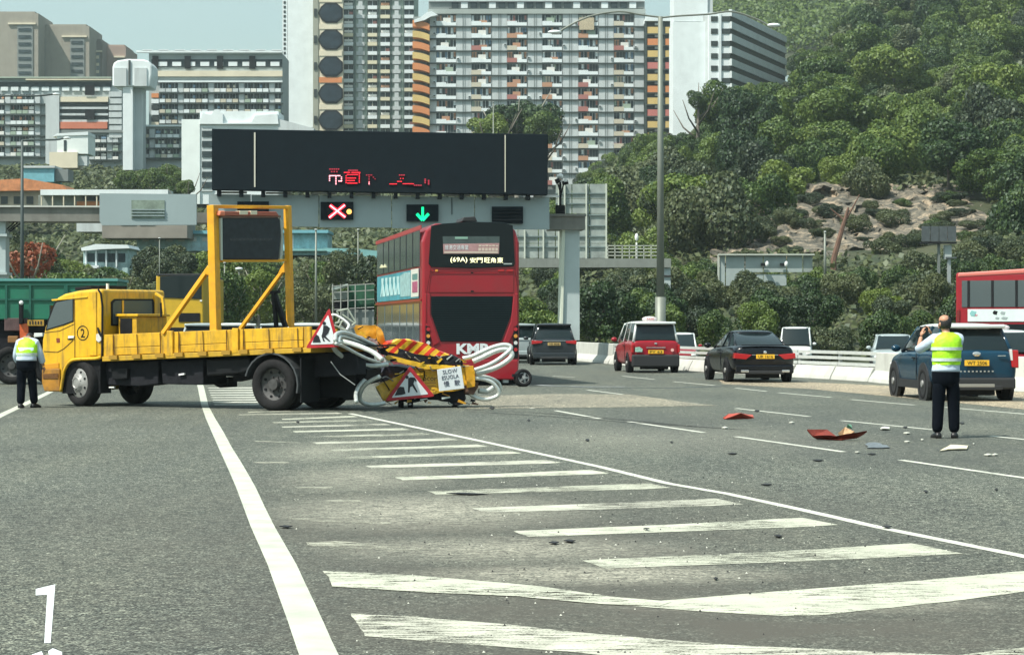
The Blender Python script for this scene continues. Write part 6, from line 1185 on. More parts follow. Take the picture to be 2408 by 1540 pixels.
def hand(par, wr_, d_, palm_n, side_, curl):
    """palm plus five separate bent fingers; d_ = direction along the fingers, palm_n = palm normal, side_ = towards the thumb"""
    w0 = Vector(wr_); d_ = Vector(d_).normalized(); pn = Vector(palm_n).normalized(); sd = Vector(side_).normalized(); nodes = [(w0, .024), (w0 + d_ * .045, (.036, .018)), (w0 + d_ * .085, (.038, .016))]; edges = [(0, 1), (1, 2)]
    o = skin('hand', nodes, edges, SKIN, par, 1)
    for k in range(4):
        a_ = w0 + d_ * .085 + sd * (.027 - .018 * k); ln_ = (.068, .076, .070, .055)[k]; p1 = a_ + d_ * ln_ * .45 + pn * ln_ * .1 * curl; p2 = p1 + d_ * ln_ * .25 * (1 - curl * .5) + pn * ln_ * .35 * curl; p3 = p2 + d_ * ln_ * .1 * (1 - curl) + pn * ln_ * .3 * curl
        skin('finger', [(a_ - d_ * .02, .0095), (p1, .009), (p2, .008), (p3, .007)], [(0, 1), (1, 2), (2, 3)], SKIN, o, 1)
    a_ = w0 + d_ * .03 + sd * .03; skin('thumb', [(a_ - sd * .01, .012), (a_ + sd * .025 + d_ * .025 + pn * .01, .010), (a_ + sd * .03 + d_ * .055 + pn * .025 * curl, .009)], [(0, 1), (1, 2)], SKIN, o, 1)
def person(label, loc, deg, J, hairy, vest_z=(1.04, 1.50), hands=True):
    t = thing('person', label, 'person', loc, deg); j = {k: Vector(v) for k, v in J.items() if isinstance(v, tuple) and len(v) == 3 and not isinstance(v[0], tuple)}
    nd = [(j['hip'], (.12, .09)), (j['waist'], (.11, .08)), (j['chest'], (.14, .10)), (j['neck0'], (.085, .075)), (j['neck'], (.052, .055)), (j['jaw'], (.066, .075)), (j['head'], (.082, .098)), (j['crown'], (.062, .075))]; ed = [(0, 1), (1, 2), (2, 3), (3, 4), (4, 5), (5, 6), (6, 7)]
    for s in 'lr':
        k = len(nd); nd += [(j['sh' + s], .062), (j['el' + s], .043), (j['wr' + s], .028)]; ed += [(2, k), (k, k + 1), (k + 1, k + 2)]
        k = len(nd); nd += [(j['th' + s], .092), (j['kn' + s], .058), (j['an' + s], .042)]; ed += [(0, k), (k, k + 1), (k + 1, k + 2)]
    skin('body', nd, ed, SKIN, t)
    h = j['head']; fwd = Vector(J.get('face', (0, 1, 0))).normalized(); rt = Vector((fwd.y, -fwd.x, 0)); 
    for s in (-1, 1): MB().ball(h + rt * s * .082 + Vector((0, 0, -.015)), (.018, .026, .034), 8, 6).build('ear', SKIN, t, smooth=True); MB().ball(h + fwd * .088 + rt * s * .032 + Vector((0, 0, .005)), .013, 8, 6).build('eye', HAIR, t)
    MB().ball(h + fwd * .105 + Vector((0, 0, -.03)), (.016, .02, .024), 8, 6).build('nose', SKIN, t, smooth=True); MB().ball(h + fwd * .09 + Vector((0, 0, -.065)), (.028, .012, .008), 8, 4).build('mouth', mat('lips', (.36, .13, .10), .5), t)
    # hair: back and sides, thinning on the crown
    mb = MB(); rings = []
    for k in range(7):
        zz = -.075 + .028 * k if hairy == 'bald' else -.08 + .032 * k; s_ = math.sqrt(max(.03, 1 - (zz / .125) ** 2)); ring = []
        for i in range(20):
            a_ = 2 * math.pi * i / 20; dv = rt * math.cos(a_) + fwd * math.sin(a_); back = dv.dot(fwd) < .25; e_ = 1.07 if back else .86; ring.append(h + Vector((0, 0, zz)) + rt * math.cos(a_) * .086 * s_ * e_ + fwd * math.sin(a_) * .104 * s_ * e_)
        rings.append(ring)
    mb.loft(rings).build('hair', HAIR, t, smooth=True)
    if hairy == 'bald': MB().ball(h + Vector((0, 0, .045)) - fwd * .005, (.083, .097, .072), 16, 8).build('bald_crown', SKIN, t, smooth=True)
    k = [(j['hip'] + Vector((0, 0, .0)), (.186, .142)), (j['waist'], (.165, .12)), (j['chest'], (.19, .14)), (j['neck0'] + Vector((0, 0, .01)), (.085, .08))]; e_ = [(0, 1), (1, 2), (2, 3)]
    for s in 'lr': i = len(k); k += [(j['sh' + s], .088), (j['el' + s], .072), (j['el' + s].lerp(j['wr' + s], J.get('sleeve', .2)), .066)]; e_ += [(2, i), (i, i + 1), (i + 1, i + 2)]
    skin('shirt', k, e_, SHIRT, t)
    k = [(j['hip'] + Vector((0, 0, .03)), (.172, .128)), (j['hip'] + Vector((0, 0, -.05)), (.182, .138))]; e_ = [(0, 1)]
    for s in 'lr': i = len(k); k += [(j['th' + s], .122), (j['kn' + s], .094), (j['an' + s].lerp(j['kn' + s], .35), .084), (j['an' + s] + Vector((0, 0, -.02)), .086)]; e_ += [(1, i), (i, i + 1), (i + 1, i + 2), (i + 2, i + 3)]
    skin('trousers', k, e_, TROU, t, root=1)
    hp, wp = j['hip'], j['waist']
    MB().loft([ell((hp.x, hp.y, hp.z + a_), b_, c_) for a_, b_, c_ in ((-.20, .16, .11), (-.12, .196, .145), (0, .198, .150), (.08, .186, .140))]).build('trouser_seat', TROU, t, smooth=True)
    MB().loft([ell((hp.x, hp.y, hp.z + .015), .205, .155), ell((hp.x, hp.y, hp.z + .05), .200, .150), ell(wp, .188, .140), ell(wp + Vector((0, 0, .12)), .18, .13)]).build('shirt_hem', SHIRT, t, smooth=True)
    for s in 'lr':
        a_ = j['an' + s]; f_ = Vector(J.get('foot' + s, (0, 1, 0))).normalized(); b_ = Vector((f_.y, -f_.x, 0)); mb = MB(); rings = []
        for q_, w_, z_ in ((-.09, .03, .055), (-.07, .042, .085), (0, .045, .095), (.08, .05, .07), (.15, .045, .045), (.18, .02, .03)):
            c_ = Vector((a_.x, a_.y, 0)) + f_ * q_; rings.append([c_ + b_ * -w_ + Vector((0, 0, .002)), c_ + b_ * -w_ + Vector((0, 0, z_ * .7)), c_ + b_ * -w_ * .5 + Vector((0, 0, z_)), c_ + b_ * w_ * .5 + Vector((0, 0, z_)), c_ + b_ * w_ + Vector((0, 0, z_ * .7)), c_ + b_ * w_ + Vector((0, 0, .002))])
        mb.loft(rings).build('shoe', SHOE, t, smooth=True)
    # vest: rings round the torso with cut shoulders
    z0, z1 = vest_z; w_, c_, n0 = j['waist'], j['chest'], j['neck0']; rings = []
    prof = [(0, .196, .152), (.12, .200, .156), (.35, .206, .166), (.6, .222, .172), (.8, .215, .165), (.92, .165, .13), (1.0, .09, .085)]
    for q_, rx, ry in prof: zz = z0 + (z1 - z0) * q_; cc = w_.lerp(n0, min(1, max(0, (zz - w_.z) / (n0.z - w_.z)))); rings.append([(x + .006 * math.sin(7 * i_ + zz * 20), y + .006 * math.cos(5 * i_ + zz * 30), z) for i_, (x, y, z) in enumerate(ell((cc.x, cc.y, zz), rx, ry, 24))])
    v_ = MB().loft(rings, False).build('vest', VEST, t, smooth=True)
    for q_ in J.get('bands', (.16, .50)):
        zz = z0 + (z1 - z0) * q_; rr_ = []
        for dz in (-.022, .022):
            cc = w_.lerp(n0, max(0, (zz - w_.z) / (n0.z - w_.z))); rx = np.interp(q_, [p_[0] for p_ in prof], [p_[1] for p_ in prof]) + .010; ry = np.interp(q_, [p_[0] for p_ in prof], [p_[2] for p_ in prof]) + .010; rr_.append(ell((cc.x, cc.y, zz + dz), rx, ry, 24))
        MB().loft(rr_, False).build('reflective_band', REFL, v_, smooth=True)
    if hands:
        for s in 'lr':
            H_ = J['hand' + s]; hand(t, j['wr' + s], *H_)
    return t
q_ = G(2224, 1030)
JR = dict(hip=(.0, 0, .93), waist=(.01, .0, 1.10), chest=(.01, .0, 1.33), neck0=(.015, .01, 1.46), neck=(.01, .03, 1.51), jaw=(-.005, .05, 1.56), head=(-.01, .05, 1.63), crown=(-.012, .05, 1.69),
          shl=(-.175, .02, 1.40), ell=(-.36, .16, 1.24), wrl=(-.285, .34, 1.44), shr=(.195, .02, 1.41), elr=(.16, .26, 1.25), wrr=(-.13, .38, 1.47), thl=(-.09, .0, .80), knl=(-.105, .0, .50), anl=(-.125, -.01, .08), thr=(.10, .0, .80), knr=(.115, .02, .50), anr=(.125, .02, .08),
          face=(-.55, .83, 0), handl=((.25, .2, .9), (.9, .1, 0), (.3, -.9, .1), .5), handr=((-.4, .2, .9), (-.9, .1, 0), (0, -1, 0), .5), sleeve=.25, footl=(-.15, 1, 0), footr=(.3, 1, 0))
person('man in a lime vest standing on the right, both arms raised, holding up a phone', (q_.x, q_.y, 0), 0, JR, 'bald')
ph = thing('phone', 'dark phone held up in both hands of the man on the right', 'phone', (q_.x - .22, q_.y + .40, 1.50), 12); MB().box(-.08, .08, -.006, .006, 0, .08).build('case', BLK, ph, bevel=.004); MB().box(-.062, .062, -.010, -.007, .006, .069).build('screen', mat('phone_screen', (.03, .05, .06), .1), ph)
q_ = G(62, 959)
JL = dict(hip=(.0, 0, .90), waist=(.0, .03, 1.05), chest=(.0, .09, 1.22), neck0=(.0, .15, 1.33), neck=(.0, .20, 1.345), jaw=(.0, .26, 1.33), head=(.0, .31, 1.33), crown=(.0, .37, 1.35),
          shl=(-.17, .11, 1.25), ell=(-.235, .14, .99), wrl=(-.20, .30, .84), shr=(.17, .11, 1.25), elr=(.25, .12, 1.02), wrr=(.29, .22, .80), thl=(-.09, .0, .78), knl=(-.10, .02, .48), anl=(-.10, -.05, .08), thr=(.09, .0, .78), knr=(.10, .08, .48), anr=(.13, .12, .08),
          face=(0, .9, -.2), handl=((0, .4, -.9), (1, 0, 0), (0, 1, .2), .4), handr=((0, .3, -.9), (-1, 0, 0), (0, 1, .2), .4), sleeve=.75, bands=(.12,), footr=(.5, 1, 0))
person('man in a lime vest walking with bent head beside the front of the yellow truck', (q_.x, q_.y, 0), 0, JL, 'full', (1.0, 1.36))
# ---------------------------------------------------------------- debris
DRED = mat('brick_red_plastic', (.20, .030, .018), .5, var=.4, vs=9, bump=.4, bs=20); DWH = mat('torn_white_sheet', (.6, .6, .52), .6, var=.15, vs=9)
def shard(label, pts, z=.01, m=DRED, amp=.03, name='debris_piece', group=None, thick=.012, seed=1, lift=None):
    """pts: picture points; lift: height in metres of each point"""
    P3 = [G(x, y, 0) + Vector((0, 0, z)) for x, y in pts] if lift is None else []
    if lift is not None:
        yb_ = max(p_[1] for p_ in pts); d_ = G(0, yb_).y
        P3 = [Vector(((x - CX) / F * d_, d_ + (i % 2) * .15, max(.008, H - (y - HY) / F * d_))) for i, (x, y) in enumerate(pts)]
    c_ = sum(P3, Vector()) / len(P3); c_.z = 0; b = bmesh.new(); vv = [b.verts.new(p_ - c_) for p_ in P3]; f_ = b.faces.new(vv); bmesh.ops.triangulate(b, faces=b.faces)
    bmesh.ops.subdivide_edges(b, edges=b.edges, cuts=2)
    for q_ in b.verts: nv = noise.noise_vector(q_.co * 4 + Vector((seed, 0, 0))); q_.co += nv * amp; q_.co.z = max(q_.co.z, .006)
    r_ = bmesh.ops.extrude_face_region(b, geom=b.faces[:]); 
    for g_ in r_['geom']:
        if isinstance(g_, bmesh.types.BMVert): g_.co += Vector((0, -thick * .5, thick))
    bmesh.ops.recalc_face_normals(b, faces=b.faces); me = bpy.data.meshes.new(name); b.to_mesh(me); b.free(); me.materials.append(m); o = newobj(name, me, None, c_); tag(o, label, 'debris', group); return o
ZD = lambda x, y: (1646.5 + .31627 * x, 882 + .31627 * y)
shard('curved dark red body panel lying on the road left of the man, ends turned up', [ZD(800, 408), ZD(950, 415), ZD(1010, 462), ZD(1060, 470), ZD(1240, 415), ZD(1180, 472), ZD(1050, 487), ZD(880, 487), ZD(840, 455)], lift=1, amp=.02, thick=.02)
shard('crumpled cream and red scrap resting on the curved red panel', [ZD(1025, 420), ZD(1100, 395), ZD(1150, 425), ZD(1140, 470), ZD(1050, 470)], lift=1, m=mat('cream_red_scrap', (.42, .26, .14), .6, var=.6, vs=12), amp=.03, seed=3)
shard('small green shard behind the curved red panel', [ZD(1095, 370), ZD(1135, 375), ZD(1130, 400), ZD(1100, 400)], lift=1, m=mat('green_shard', (.15, .35, .22), .5), amp=.01, seed=4)
shard('flat torn red piece on the road beyond the curved panel', [ZD(170, 320), ZD(220, 290), ZD(300, 288), ZD(400, 300), ZD(400, 315), ZD(330, 330), ZD(180, 332)], lift=1, amp=.02, m=mat('salmon_red_plastic', (.42, .07, .045), .5, var=.4, vs=9), seed=5)
shard('mangled grey metal strip on the road in front of the curved red panel', [ZD(1225, 520), ZD(1270, 510), ZD(1340, 525), ZD(1410, 545), ZD(1340, 548), ZD(1250, 548)], m=mat('grey_scrap', (.22, .24, .26), .4, metal=.5, var=.6, vs=20), amp=.03, seed=6)
shard('torn cream sheet lying on the road below the feet of the man', [ZD(1780, 572), ZD(1860, 530), ZD(1990, 533), ZD(1985, 558), ZD(1840, 562)], m=mat('cream_sheet', (.72, .64, .48), .6), amp=.01, seed=7)
shard('white crumpled scrap just left of the feet of the man', [ZD(1340, 402), ZD(1370, 388), ZD(1405, 392), ZD(1412, 410), ZD(1350, 412)], m=DWH, amp=.02, seed=8); 
gw = 'small white scraps around the man'
for i, (x, y, w_, h_) in enumerate(((1535, 437, 50, 12), (1540, 500, 45, 8), (2140, 600, 60, 10), (2190, 597, 50, 9), (680, 357, 40, 8), (185, 396, 50, 9), (1170, 580, 40, 7), (1650, 487, 20, 6), (2035, 517, 12, 6))):
    shard('small white scrap lying on the road near the red debris', [ZD(x - w_ / 2, y), ZD(x, y - h_ / 2), ZD(x + w_ / 2, y + 1), ZD(x, y + h_ / 2)], m=DWH, amp=.008, group=gw, seed=20 + i)
gb = 'dark scraps scattered over the road'
DK = mat('dark_scrap', (.012, .012, .014), .7)
for i, (x, y, w_, h_) in enumerate(((1157, 960, 12, 7), (1243, 989, 7, 5), (1381, 1036, 10, 6), (1579, 1041, 6, 4), (1722, 1068, 22, 4), (1924, 1084, 26, 4), (1802, 1141, 26, 4), (2177, 1158, 10, 5), (2342, 1153, 7, 5), (1780, 967, 12, 4), (2128, 1006, 12, 3), (2086, 1242, 24, 5), (1830, 1263, 20, 5), (2262, 996, 12, 4), (1340, 1275, 28, 6), (673, 1241, 32, 4), (1302, 1279, 24, 5), (1520, 1247, 14, 3), (1100, 1163, 100, 4), (700, 993, 8, 4), (1683, 1363, 10, 5), (2050, 1069, 20, 3))):
    shard('small black scrap lying on the open road', [(x - w_ / 2, y), (x - w_ * .1, y - h_ / 2), (x + w_ / 2, y - h_ * .1), (x + w_ * .1, y + h_ / 2)], m=DK, amp=.006, group=gb, seed=50 + i, thick=.006)
# crushed grit from the crash: countless crumbs
n_ = 420; pts = np.stack([RNG.normal(1500, 420, n_), np.clip(RNG.gamma(4, 60, n_) + 1030, 975, 1535)], 1); pts2 = np.stack([RNG.uniform(1100, 2400, 160), RNG.normal(1015, 30, 160)], 1); mb = MB()
for x, y in np.concatenate([pts, pts2]):
    c_ = G(float(x), float(max(y, 960))); s_ = float(RNG.uniform(.003, .009)); mb.add([(c_.x - s_, c_.y - s_, .004), (c_.x + s_, c_.y - s_ * .6, .004), (c_.x, c_.y + s_, .004), (c_.x, c_.y, .004 + s_ * 1.2)], [(0, 1, 3), (1, 2, 3), (2, 0, 3)], int(RNG.random() < .35))
o = mb.build('crash_grit', [DK, DWH], fix=False); tag(o, 'fine dark and pale grit scattered over the hatched road', 'grit', kind='stuff')
# shadow caster beyond the left edge: a sign gantry arm over the near lane
# ---------------------------------------------------------------- vegetation
def leafmat(name, stops, trans=.25, hue=.8):
    m = bpy.data.materials.new(name); m.use_nodes = True; t = m.node_tree; n = t.nodes; l = t.links.new; n.clear()
    out_ = N(n, 'ShaderNodeOutputMaterial'); g = N(n, 'ShaderNodeNewGeometry'); oi = N(n, 'ShaderNodeObjectInfo'); tc_ = N(n, 'ShaderNodeTexCoord')
    nz = N(n, 'ShaderNodeTexNoise', Scale=.55, Detail=3.0); l(tc_.outputs['Object'], nz.inputs['Vector'])
    a = N(n, 'ShaderNodeMath', operation='MULTIPLY_ADD'); a.inputs[1].default_value = .55; l(g.outputs['Random Per Island'], a.inputs[0])
    b = N(n, 'ShaderNodeMath', operation='MULTIPLY_ADD'); b.inputs[1].default_value = hue; b.inputs[2].default_value = -.20 - hue * .25; l(oi.outputs['Random'], b.inputs[0]); l(b.outputs['Value'], a.inputs[2])
    c = N(n, 'ShaderNodeMath', operation='ADD'); l(a.outputs['Value'], c.inputs[0]); l(nz.outputs['Fac'], c.inputs[1])
    r = N(n, 'ShaderNodeValToRGB'); e = r.color_ramp.elements
    for i, (p_, c_) in enumerate(stops):
        x = e[i] if i < 2 else e.new(p_)
        x.position = p_; x.color = (*c_, 1)
    l(c.outputs['Value'], r.inputs['Fac']); d = N(n, 'ShaderNodeBsdfDiffuse'); tr_ = N(n, 'ShaderNodeBsdfTranslucent'); mx = N(n, 'ShaderNodeMixShader'); mx.inputs['Fac'].default_value = trans
    gl = N(n, 'ShaderNodeBsdfGlossy'); gl.inputs['Roughness'].default_value = .55; gl.inputs['Color'].default_value = (.8, .9, .85, 1); mg_ = N(n, 'ShaderNodeMixShader'); mg_.inputs['Fac'].default_value = .035
    l(r.outputs['Color'], d.inputs['Color']); l(r.outputs['Color'], tr_.inputs['Color']); l(d.outputs[0], mx.inputs[1]); l(tr_.outputs[0], mx.inputs[2]); l(mx.outputs[0], mg_.inputs[1]); l(gl.outputs[0], mg_.inputs[2]); l(mg_.outputs[0], out_.inputs['Surface'])
    MATS[name] = m; return m
LF = leafmat('leaf_green', [(.0, (0.0103, 0.0206, 0.0120)), (1.0, (0.1075, 0.1591, 0.0275)), (.45, (0.0275, 0.0568, 0.0172)), (.72, (0.0516, 0.0903, 0.0215))])
LF2 = leafmat('leaf_olive', [(.0, (0.0138, 0.0224, 0.0155)), (1.0, (0.0989, 0.1161, 0.0473)), (.45, (0.0327, 0.0516, 0.0258)), (.72, (0.0568, 0.0757, 0.0344))])
LF3 = leafmat('leaf_bright', [(.0, (0.0155, 0.0327, 0.0103)), (1.0, (0.1462, 0.1978, 0.0344)), (.45, (0.0430, 0.0817, 0.0155)), (.72, (0.0817, 0.1333, 0.0224))])
LFR = leafmat('leaf_red_blossom', [(.0, (.05, .07, .025)), (1.0, (.30, .08, .04)), (.5, (.07, .09, .03)), (.7, (.20, .075, .035))])
BARK = mat('bark', (.12, .105, .085), .9, var=.3, vs=3); BARK2 = mat('pale_bark', (.26, .25, .21), .9, var=.3, vs=3)
def quads(name, pos, nrm, size, m, par=None, asp=.75):
    n = len(pos); r = RNG.normal(size=(n, 3)); t1 = np.cross(nrm, r); t1 /= np.linalg.norm(t1, axis=1, keepdims=True) + 1e-9; t2 = np.cross(nrm, t1); t2 /= np.linalg.norm(t2, axis=1, keepdims=True) + 1e-9
    s = size[:, None]; v = np.stack([pos - t1 * s * asp, pos - t2 * s * .55 + nrm * s * .12, pos + t1 * s * asp, pos + t2 * s * .55 + nrm * s * .12], 1).reshape(-1, 3)
    me = bpy.data.meshes.new(name); me.vertices.add(4 * n); me.vertices.foreach_set('co', v.astype(np.float32).ravel()); me.loops.add(4 * n); me.loops.foreach_set('vertex_index', np.arange(4 * n, dtype=np.int32)); me.polygons.add(n)
    me.polygons.foreach_set('loop_start', np.arange(0, 4 * n, 4, dtype=np.int32)); me.polygons.foreach_set('loop_total', np.full(n, 4, np.int32)); me.materials.append(m); me.update(calc_edges=True); me.validate(); return me
def crown_mesh(name, rx, rz, nl, n, leaf, m, flat=0.0, holes=.25):
    c = RNG.normal(size=(nl, 3)); c /= np.linalg.norm(c, axis=1, keepdims=True); c *= RNG.uniform(.25, .78, (nl, 1)); c[:, 2] = c[:, 2] * .8 + .08; lr = RNG.uniform(.20, .40, nl); c[0] = 0; lr[0] = .5
    w = lr ** 2; k = RNG.choice(nl, int(n * 1.9), p=w / w.sum()); d = RNG.normal(size=(len(k), 3)); d[:, 2] += .35; d /= np.linalg.norm(d, axis=1, keepdims=True); rr = lr[k] * RNG.uniform(.72, 1.10, len(k)) ; p = c[k] + d * rr[:, None]
    dist = np.linalg.norm(p[:, None, :] - c[None], axis=2) / lr[None]; dist[np.arange(len(k)), k] = 9; keep = dist.min(1) > .80; p = p[keep][:n]; d = d[keep][:n]
    p[:, :2] *= rx; p[:, 2] *= rz; nr = d + RNG.normal(size=d.shape) * .55; nr /= np.linalg.norm(nr, axis=1, keepdims=True); return quads(name, p, nr, leaf * RNG.uniform(.5, 1.3, len(p)), m)
def trunk_mesh(h, r, m, limbs=5):
    mb = MB(); b = (RNG.uniform(-.06, .06) * h, RNG.uniform(-.06, .06) * h); mb.tube([(0, 0, -1.5), (0, 0, 0), (b[0] * .5, b[1] * .5, h * .5), (b[0], b[1], h)], [r * 1.3, r, r * .75, r * .35], 7)
    for i in range(limbs): a = 6.28 * i / limbs + .4; z = h * (.45 + .1 * i); z = min(z, h * .9); mb.tube([(b[0] * z / h, b[1] * z / h, z), (b[0] + math.cos(a) * h * .22, b[1] + math.sin(a) * h * .22, z + h * .18), (b[0] + math.cos(a) * h * .36, b[1] + math.sin(a) * h * .36, z + h * .42)], [r * .45, r * .3, r * .12], 5)
    return mb.mesh('trunk', m, True, fix=False)
def zone(x, edges, names): return names[sum(x > e for e in edges)]
def hill_zone(x, y, r):
    a = zone(x, (1520, 1700, 1900, 2150), ('near the message board', 'right of the grey slab', 'below the banded building', 'right of the banded building', 'towards the right edge'))
    b = zone(y, (90, 230, 350, 470), ('at the very top', 'high up', 'half way up', 'just above rock level', 'low down')); return '%s %s on the hill, %s' % ('broad tree' if r > 4.2 else 'small tree', b, a)
def bank_zone(x): return zone(x, (1230, 1370, 1470, 1610, 1700, 1890, 2040, 2250), ('behind the red double decker', 'between the red bus and the gantry column', 'above the white car on the far carriageway', 'behind the red taxi', 'left of the pale sign back', 'behind the black saloon', 'right of the white van', 'behind the man with the phone', 'behind the red bus at the right edge'))
def belt_zone(x): return zone(x, (60, 190, 370, 500, 690, 790), ('at the left edge beside the gantry leg', 'above the green lorry', 'above the yellow truck cab', 'left of the truck light frame', 'seen through the truck light frame', 'right of the truck light frame', 'left of the red double decker'))
BIG = [crown_mesh('crown', 1, .82, 20, 8000, .050, [LF, LF3, LF, LF3, LF2, LF][i]) for i in range(6)]        # unit crowns for 4-6 m trees far off
MID = [crown_mesh('crown', 1, .9, 16, 6000, .050, [LF2, LF, LF2, LF3][i]) for i in range(4)]
TRK = [trunk_mesh(1.0, .035, BARK if i % 2 else BARK2, 5) for i in range(4)]
NT = [0, 0]
def tree(x, y, r, h, crown, label, group=None, name='tree', cat='tree', zs=1.0, rot=None, sink=0.0, trk=None):
    zb = float(hz(x, y)) - sink; t = thing(name, label, cat, (x, y, zb), math.degrees(RNG.uniform(0, 6.28)) if rot is None else rot, group)
    newobj('crown', crown, t, (0, 0, h - r * .75 * zs), (RNG.normal() * .08, RNG.normal() * .08, 0), (r, r * RNG.uniform(.85, 1.1), r * zs)); s = h - r * .6 * zs
    if s > 0: newobj('trunk', TRK[int(RNG.integers(4))] if trk is None else trk, t, (0, 0, 0), (0, 0, 0), (s, s, s))
    return t
def inpoly(x, y, poly):
    c = False; j = len(poly) - 1
    for i in range(len(poly)):
        if (poly[i][1] > y) != (poly[j][1] > y) and x < (poly[j][0] - poly[i][0]) * (y - poly[i][1]) / (poly[j][1] - poly[i][1]) + poly[i][0]: c = not c
        j = i
    return c
ROCKP = [(1870, 520), (1900, 485), (1990, 455), (2060, 478), (2150, 448), (2290, 450), (2365, 500), (2330, 545), (2290, 590), (2190, 618), (1960, 608), (1850, 596), (1700, 604), (1700, 555), (1780, 530)]
# rock cutting: a craggy sheet on the slope
xs = np.arange(1672, 2420, 6.0); ys = np.arange(436, 634, 5.0); V = []; 
for y in ys:
    for x in xs:
        d = 186 + (633 - y) * .235; p = P(x, y, d); q_ = Vector((p.x * .22 + p.z * .12, p.z * .5 - p.x * .08, 3.1)); vd, _ = noise.voronoi(q_ + noise.noise_vector(q_ * 1.7) * .35); nz = (vd[1] - vd[0]) * -3.4 + noise.fractal(q_ * 1.6, .8, 2.2, 6) * 1.9 + noise.cell(q_ * 2.3) * .7; V.append((p.x + noise.noise(q_ * 5) * .3, p.y + nz - .6, p.z + noise.noise(q_ * 4) * .3))
k = len(xs); fs = [(i * k + j, i * k + j + 1, (i + 1) * k + j + 1, (i + 1) * k + j) for i in range(len(ys) - 1) for j in range(k - 1)]
RK = soil('rock_cutting', (.045, .045, .036), (.34, .27, .19), .7, 4.0); RK.node_tree.nodes['Color Ramp'].color_ramp.elements.new(.52).color = (.145, .13, .10, 1)
o = MB().add(V, fs).build('rock_face', RK, fix=False); tag(o, kind='structure')
bush_lab = 'dark green bush in the thicket covering the bank behind the far carriageway'
left_lab = 'olive green tree in the belt of trees behind the yellow truck'
hill_lab = 'leafy tree among the dense wood that covers the hill on the right'
SPOT = []
def ok(x, y, sp):
    for a, b, s in SPOT:
        if abs(a - x) < sp and (a - x) ** 2 + (b - y) ** 2 < (sp * .5 + s * .5) ** 2: return False
    SPOT.append((x, y, sp)); return True
def pxy(X, Y, Z): return (CX + F * X / Y, HY - F * (Z - H) / Y)
for i in range(70):
    px_, py_ = RNG.uniform(1705, 2350), RNG.uniform(470, 612)
    if 1905 < px_ < 2010 and py_ > 560: continue
    d = 186 + (633 - py_) * .235 - 1.2; p = P(px_, py_, d); r = RNG.uniform(.5, 2.0); t = thing('bush', ('low' if r < 1.2 else 'spreading') + ' bush on the ' + ('upper' if py_ < 545 else 'lower') + ' rock face, ' + zone(px_, (1850, 2000, 2170), ('above the pale sign back', 'left of the leaning bare tree', 'right of the leaning bare tree', 'around the dark lattice sign')), 'bush', (p.x, p.y - 1.0, p.z - .3), RNG.uniform(0, 360), 'bushes growing on the rock face'); newobj('foliage', MID[(0, 2, 1, 2)[i % 4]], t, (0, 0, r * .4), (0, 0, 0), (r * RNG.uniform(.7, 1.7), r, r * RNG.uniform(.45, 1.0)))
# slope bank, right: bushes
n = 0
for _ in range(6000):
    if n >= 105: break
    Y = RNG.uniform(114, 192); px = RNG.uniform(1000, 2470); X = (px - CX) / F * Y
    if not ok(X, Y, 3.5): continue
    r = RNG.uniform(1.5, 2.5); h = r * RNG.uniform(1.3, 1.9); 
    if px < 1280: h *= .8
    zt = float(hz(X, Y)) + h; lim = np.interp(px, [1000, 1250, 1600, 1690, 1700, 1920, 1930, 2180, 2300, 2470], [600, 612, 600, 640, 668, 668, 618, 612, 560, 520])
    if pxy(X, Y, zt)[1] < lim: h -= (zt - (H + (HY - lim) * Y / F))
    if h < .8: continue
    tree(X, Y, r, max(h, r * 1.1), MID[int(RNG.integers(4))], ('big' if r > 2 else 'small') + ' green bush on the bank ' + bank_zone(px), 'bushes on the bank behind the far carriageway', 'bush', 'bush', sink=.4); n += 1
# hill wood
LX = [1300, 1335, 1345, 1400, 1480, 1500, 1590, 1600, 1640, 1680, 1700, 1760, 1840, 1850, 1900, 1960, 2040, 2100, 2480]; LY = [470, 425, 405, 360, 315, 308, 312, 308, 225, 205, 200, 192, 188, 125, 100, 30, -10, -200, -400]
n = 0
for _ in range(30000):
    if n >= 292: break
    u_ = RNG.uniform(0, 1); Y = 190 + (540 - 190) * u_ ** .8; px = RNG.uniform(1300, 2600); X = (px - CX) / F * Y; sp = 4.6 + Y * .0085
    r = (RNG.uniform(2.4, 3.6) if RNG.random() < .45 else RNG.uniform(3.6, 5.4)) * (.75 + Y / 800); h = r * RNG.uniform(1.15, 1.65); Z = float(hz(X, Y)); cx_, cy_ = pxy(X, Y, Z + h - r * .7); ct = pxy(X, Y, Z + h)[1]
    lim = np.interp(px, LX, LY)
    lim = max(lim, float(np.interp(px - r * F / Y * .75, LX, LY)))
    if ct < lim + 4: ct -= 4; h -= (lim - ct) * Y / F; r = min(r, h * .85); cy_ = pxy(X, Y, Z + h - r * .7)[1]
    if h < 2.6 or inpoly(cx_, cy_, ROCKP) or inpoly(cx_, cy_ + r * F / Y * .6, ROCKP) or inpoly(cx_, cy_ - r * F / Y * .6, ROCKP): continue
    if cy_ < -90 or Y > 470 and px < 1860 or not ok(X, Y, sp): continue
    tree(X, Y, r, h, BIG[int(RNG.integers(6))], hill_zone(px, pxy(X, Y, Z + h)[1], r), 'trees of the wooded hill', zs=RNG.uniform(.8, 1.45)); n += 1
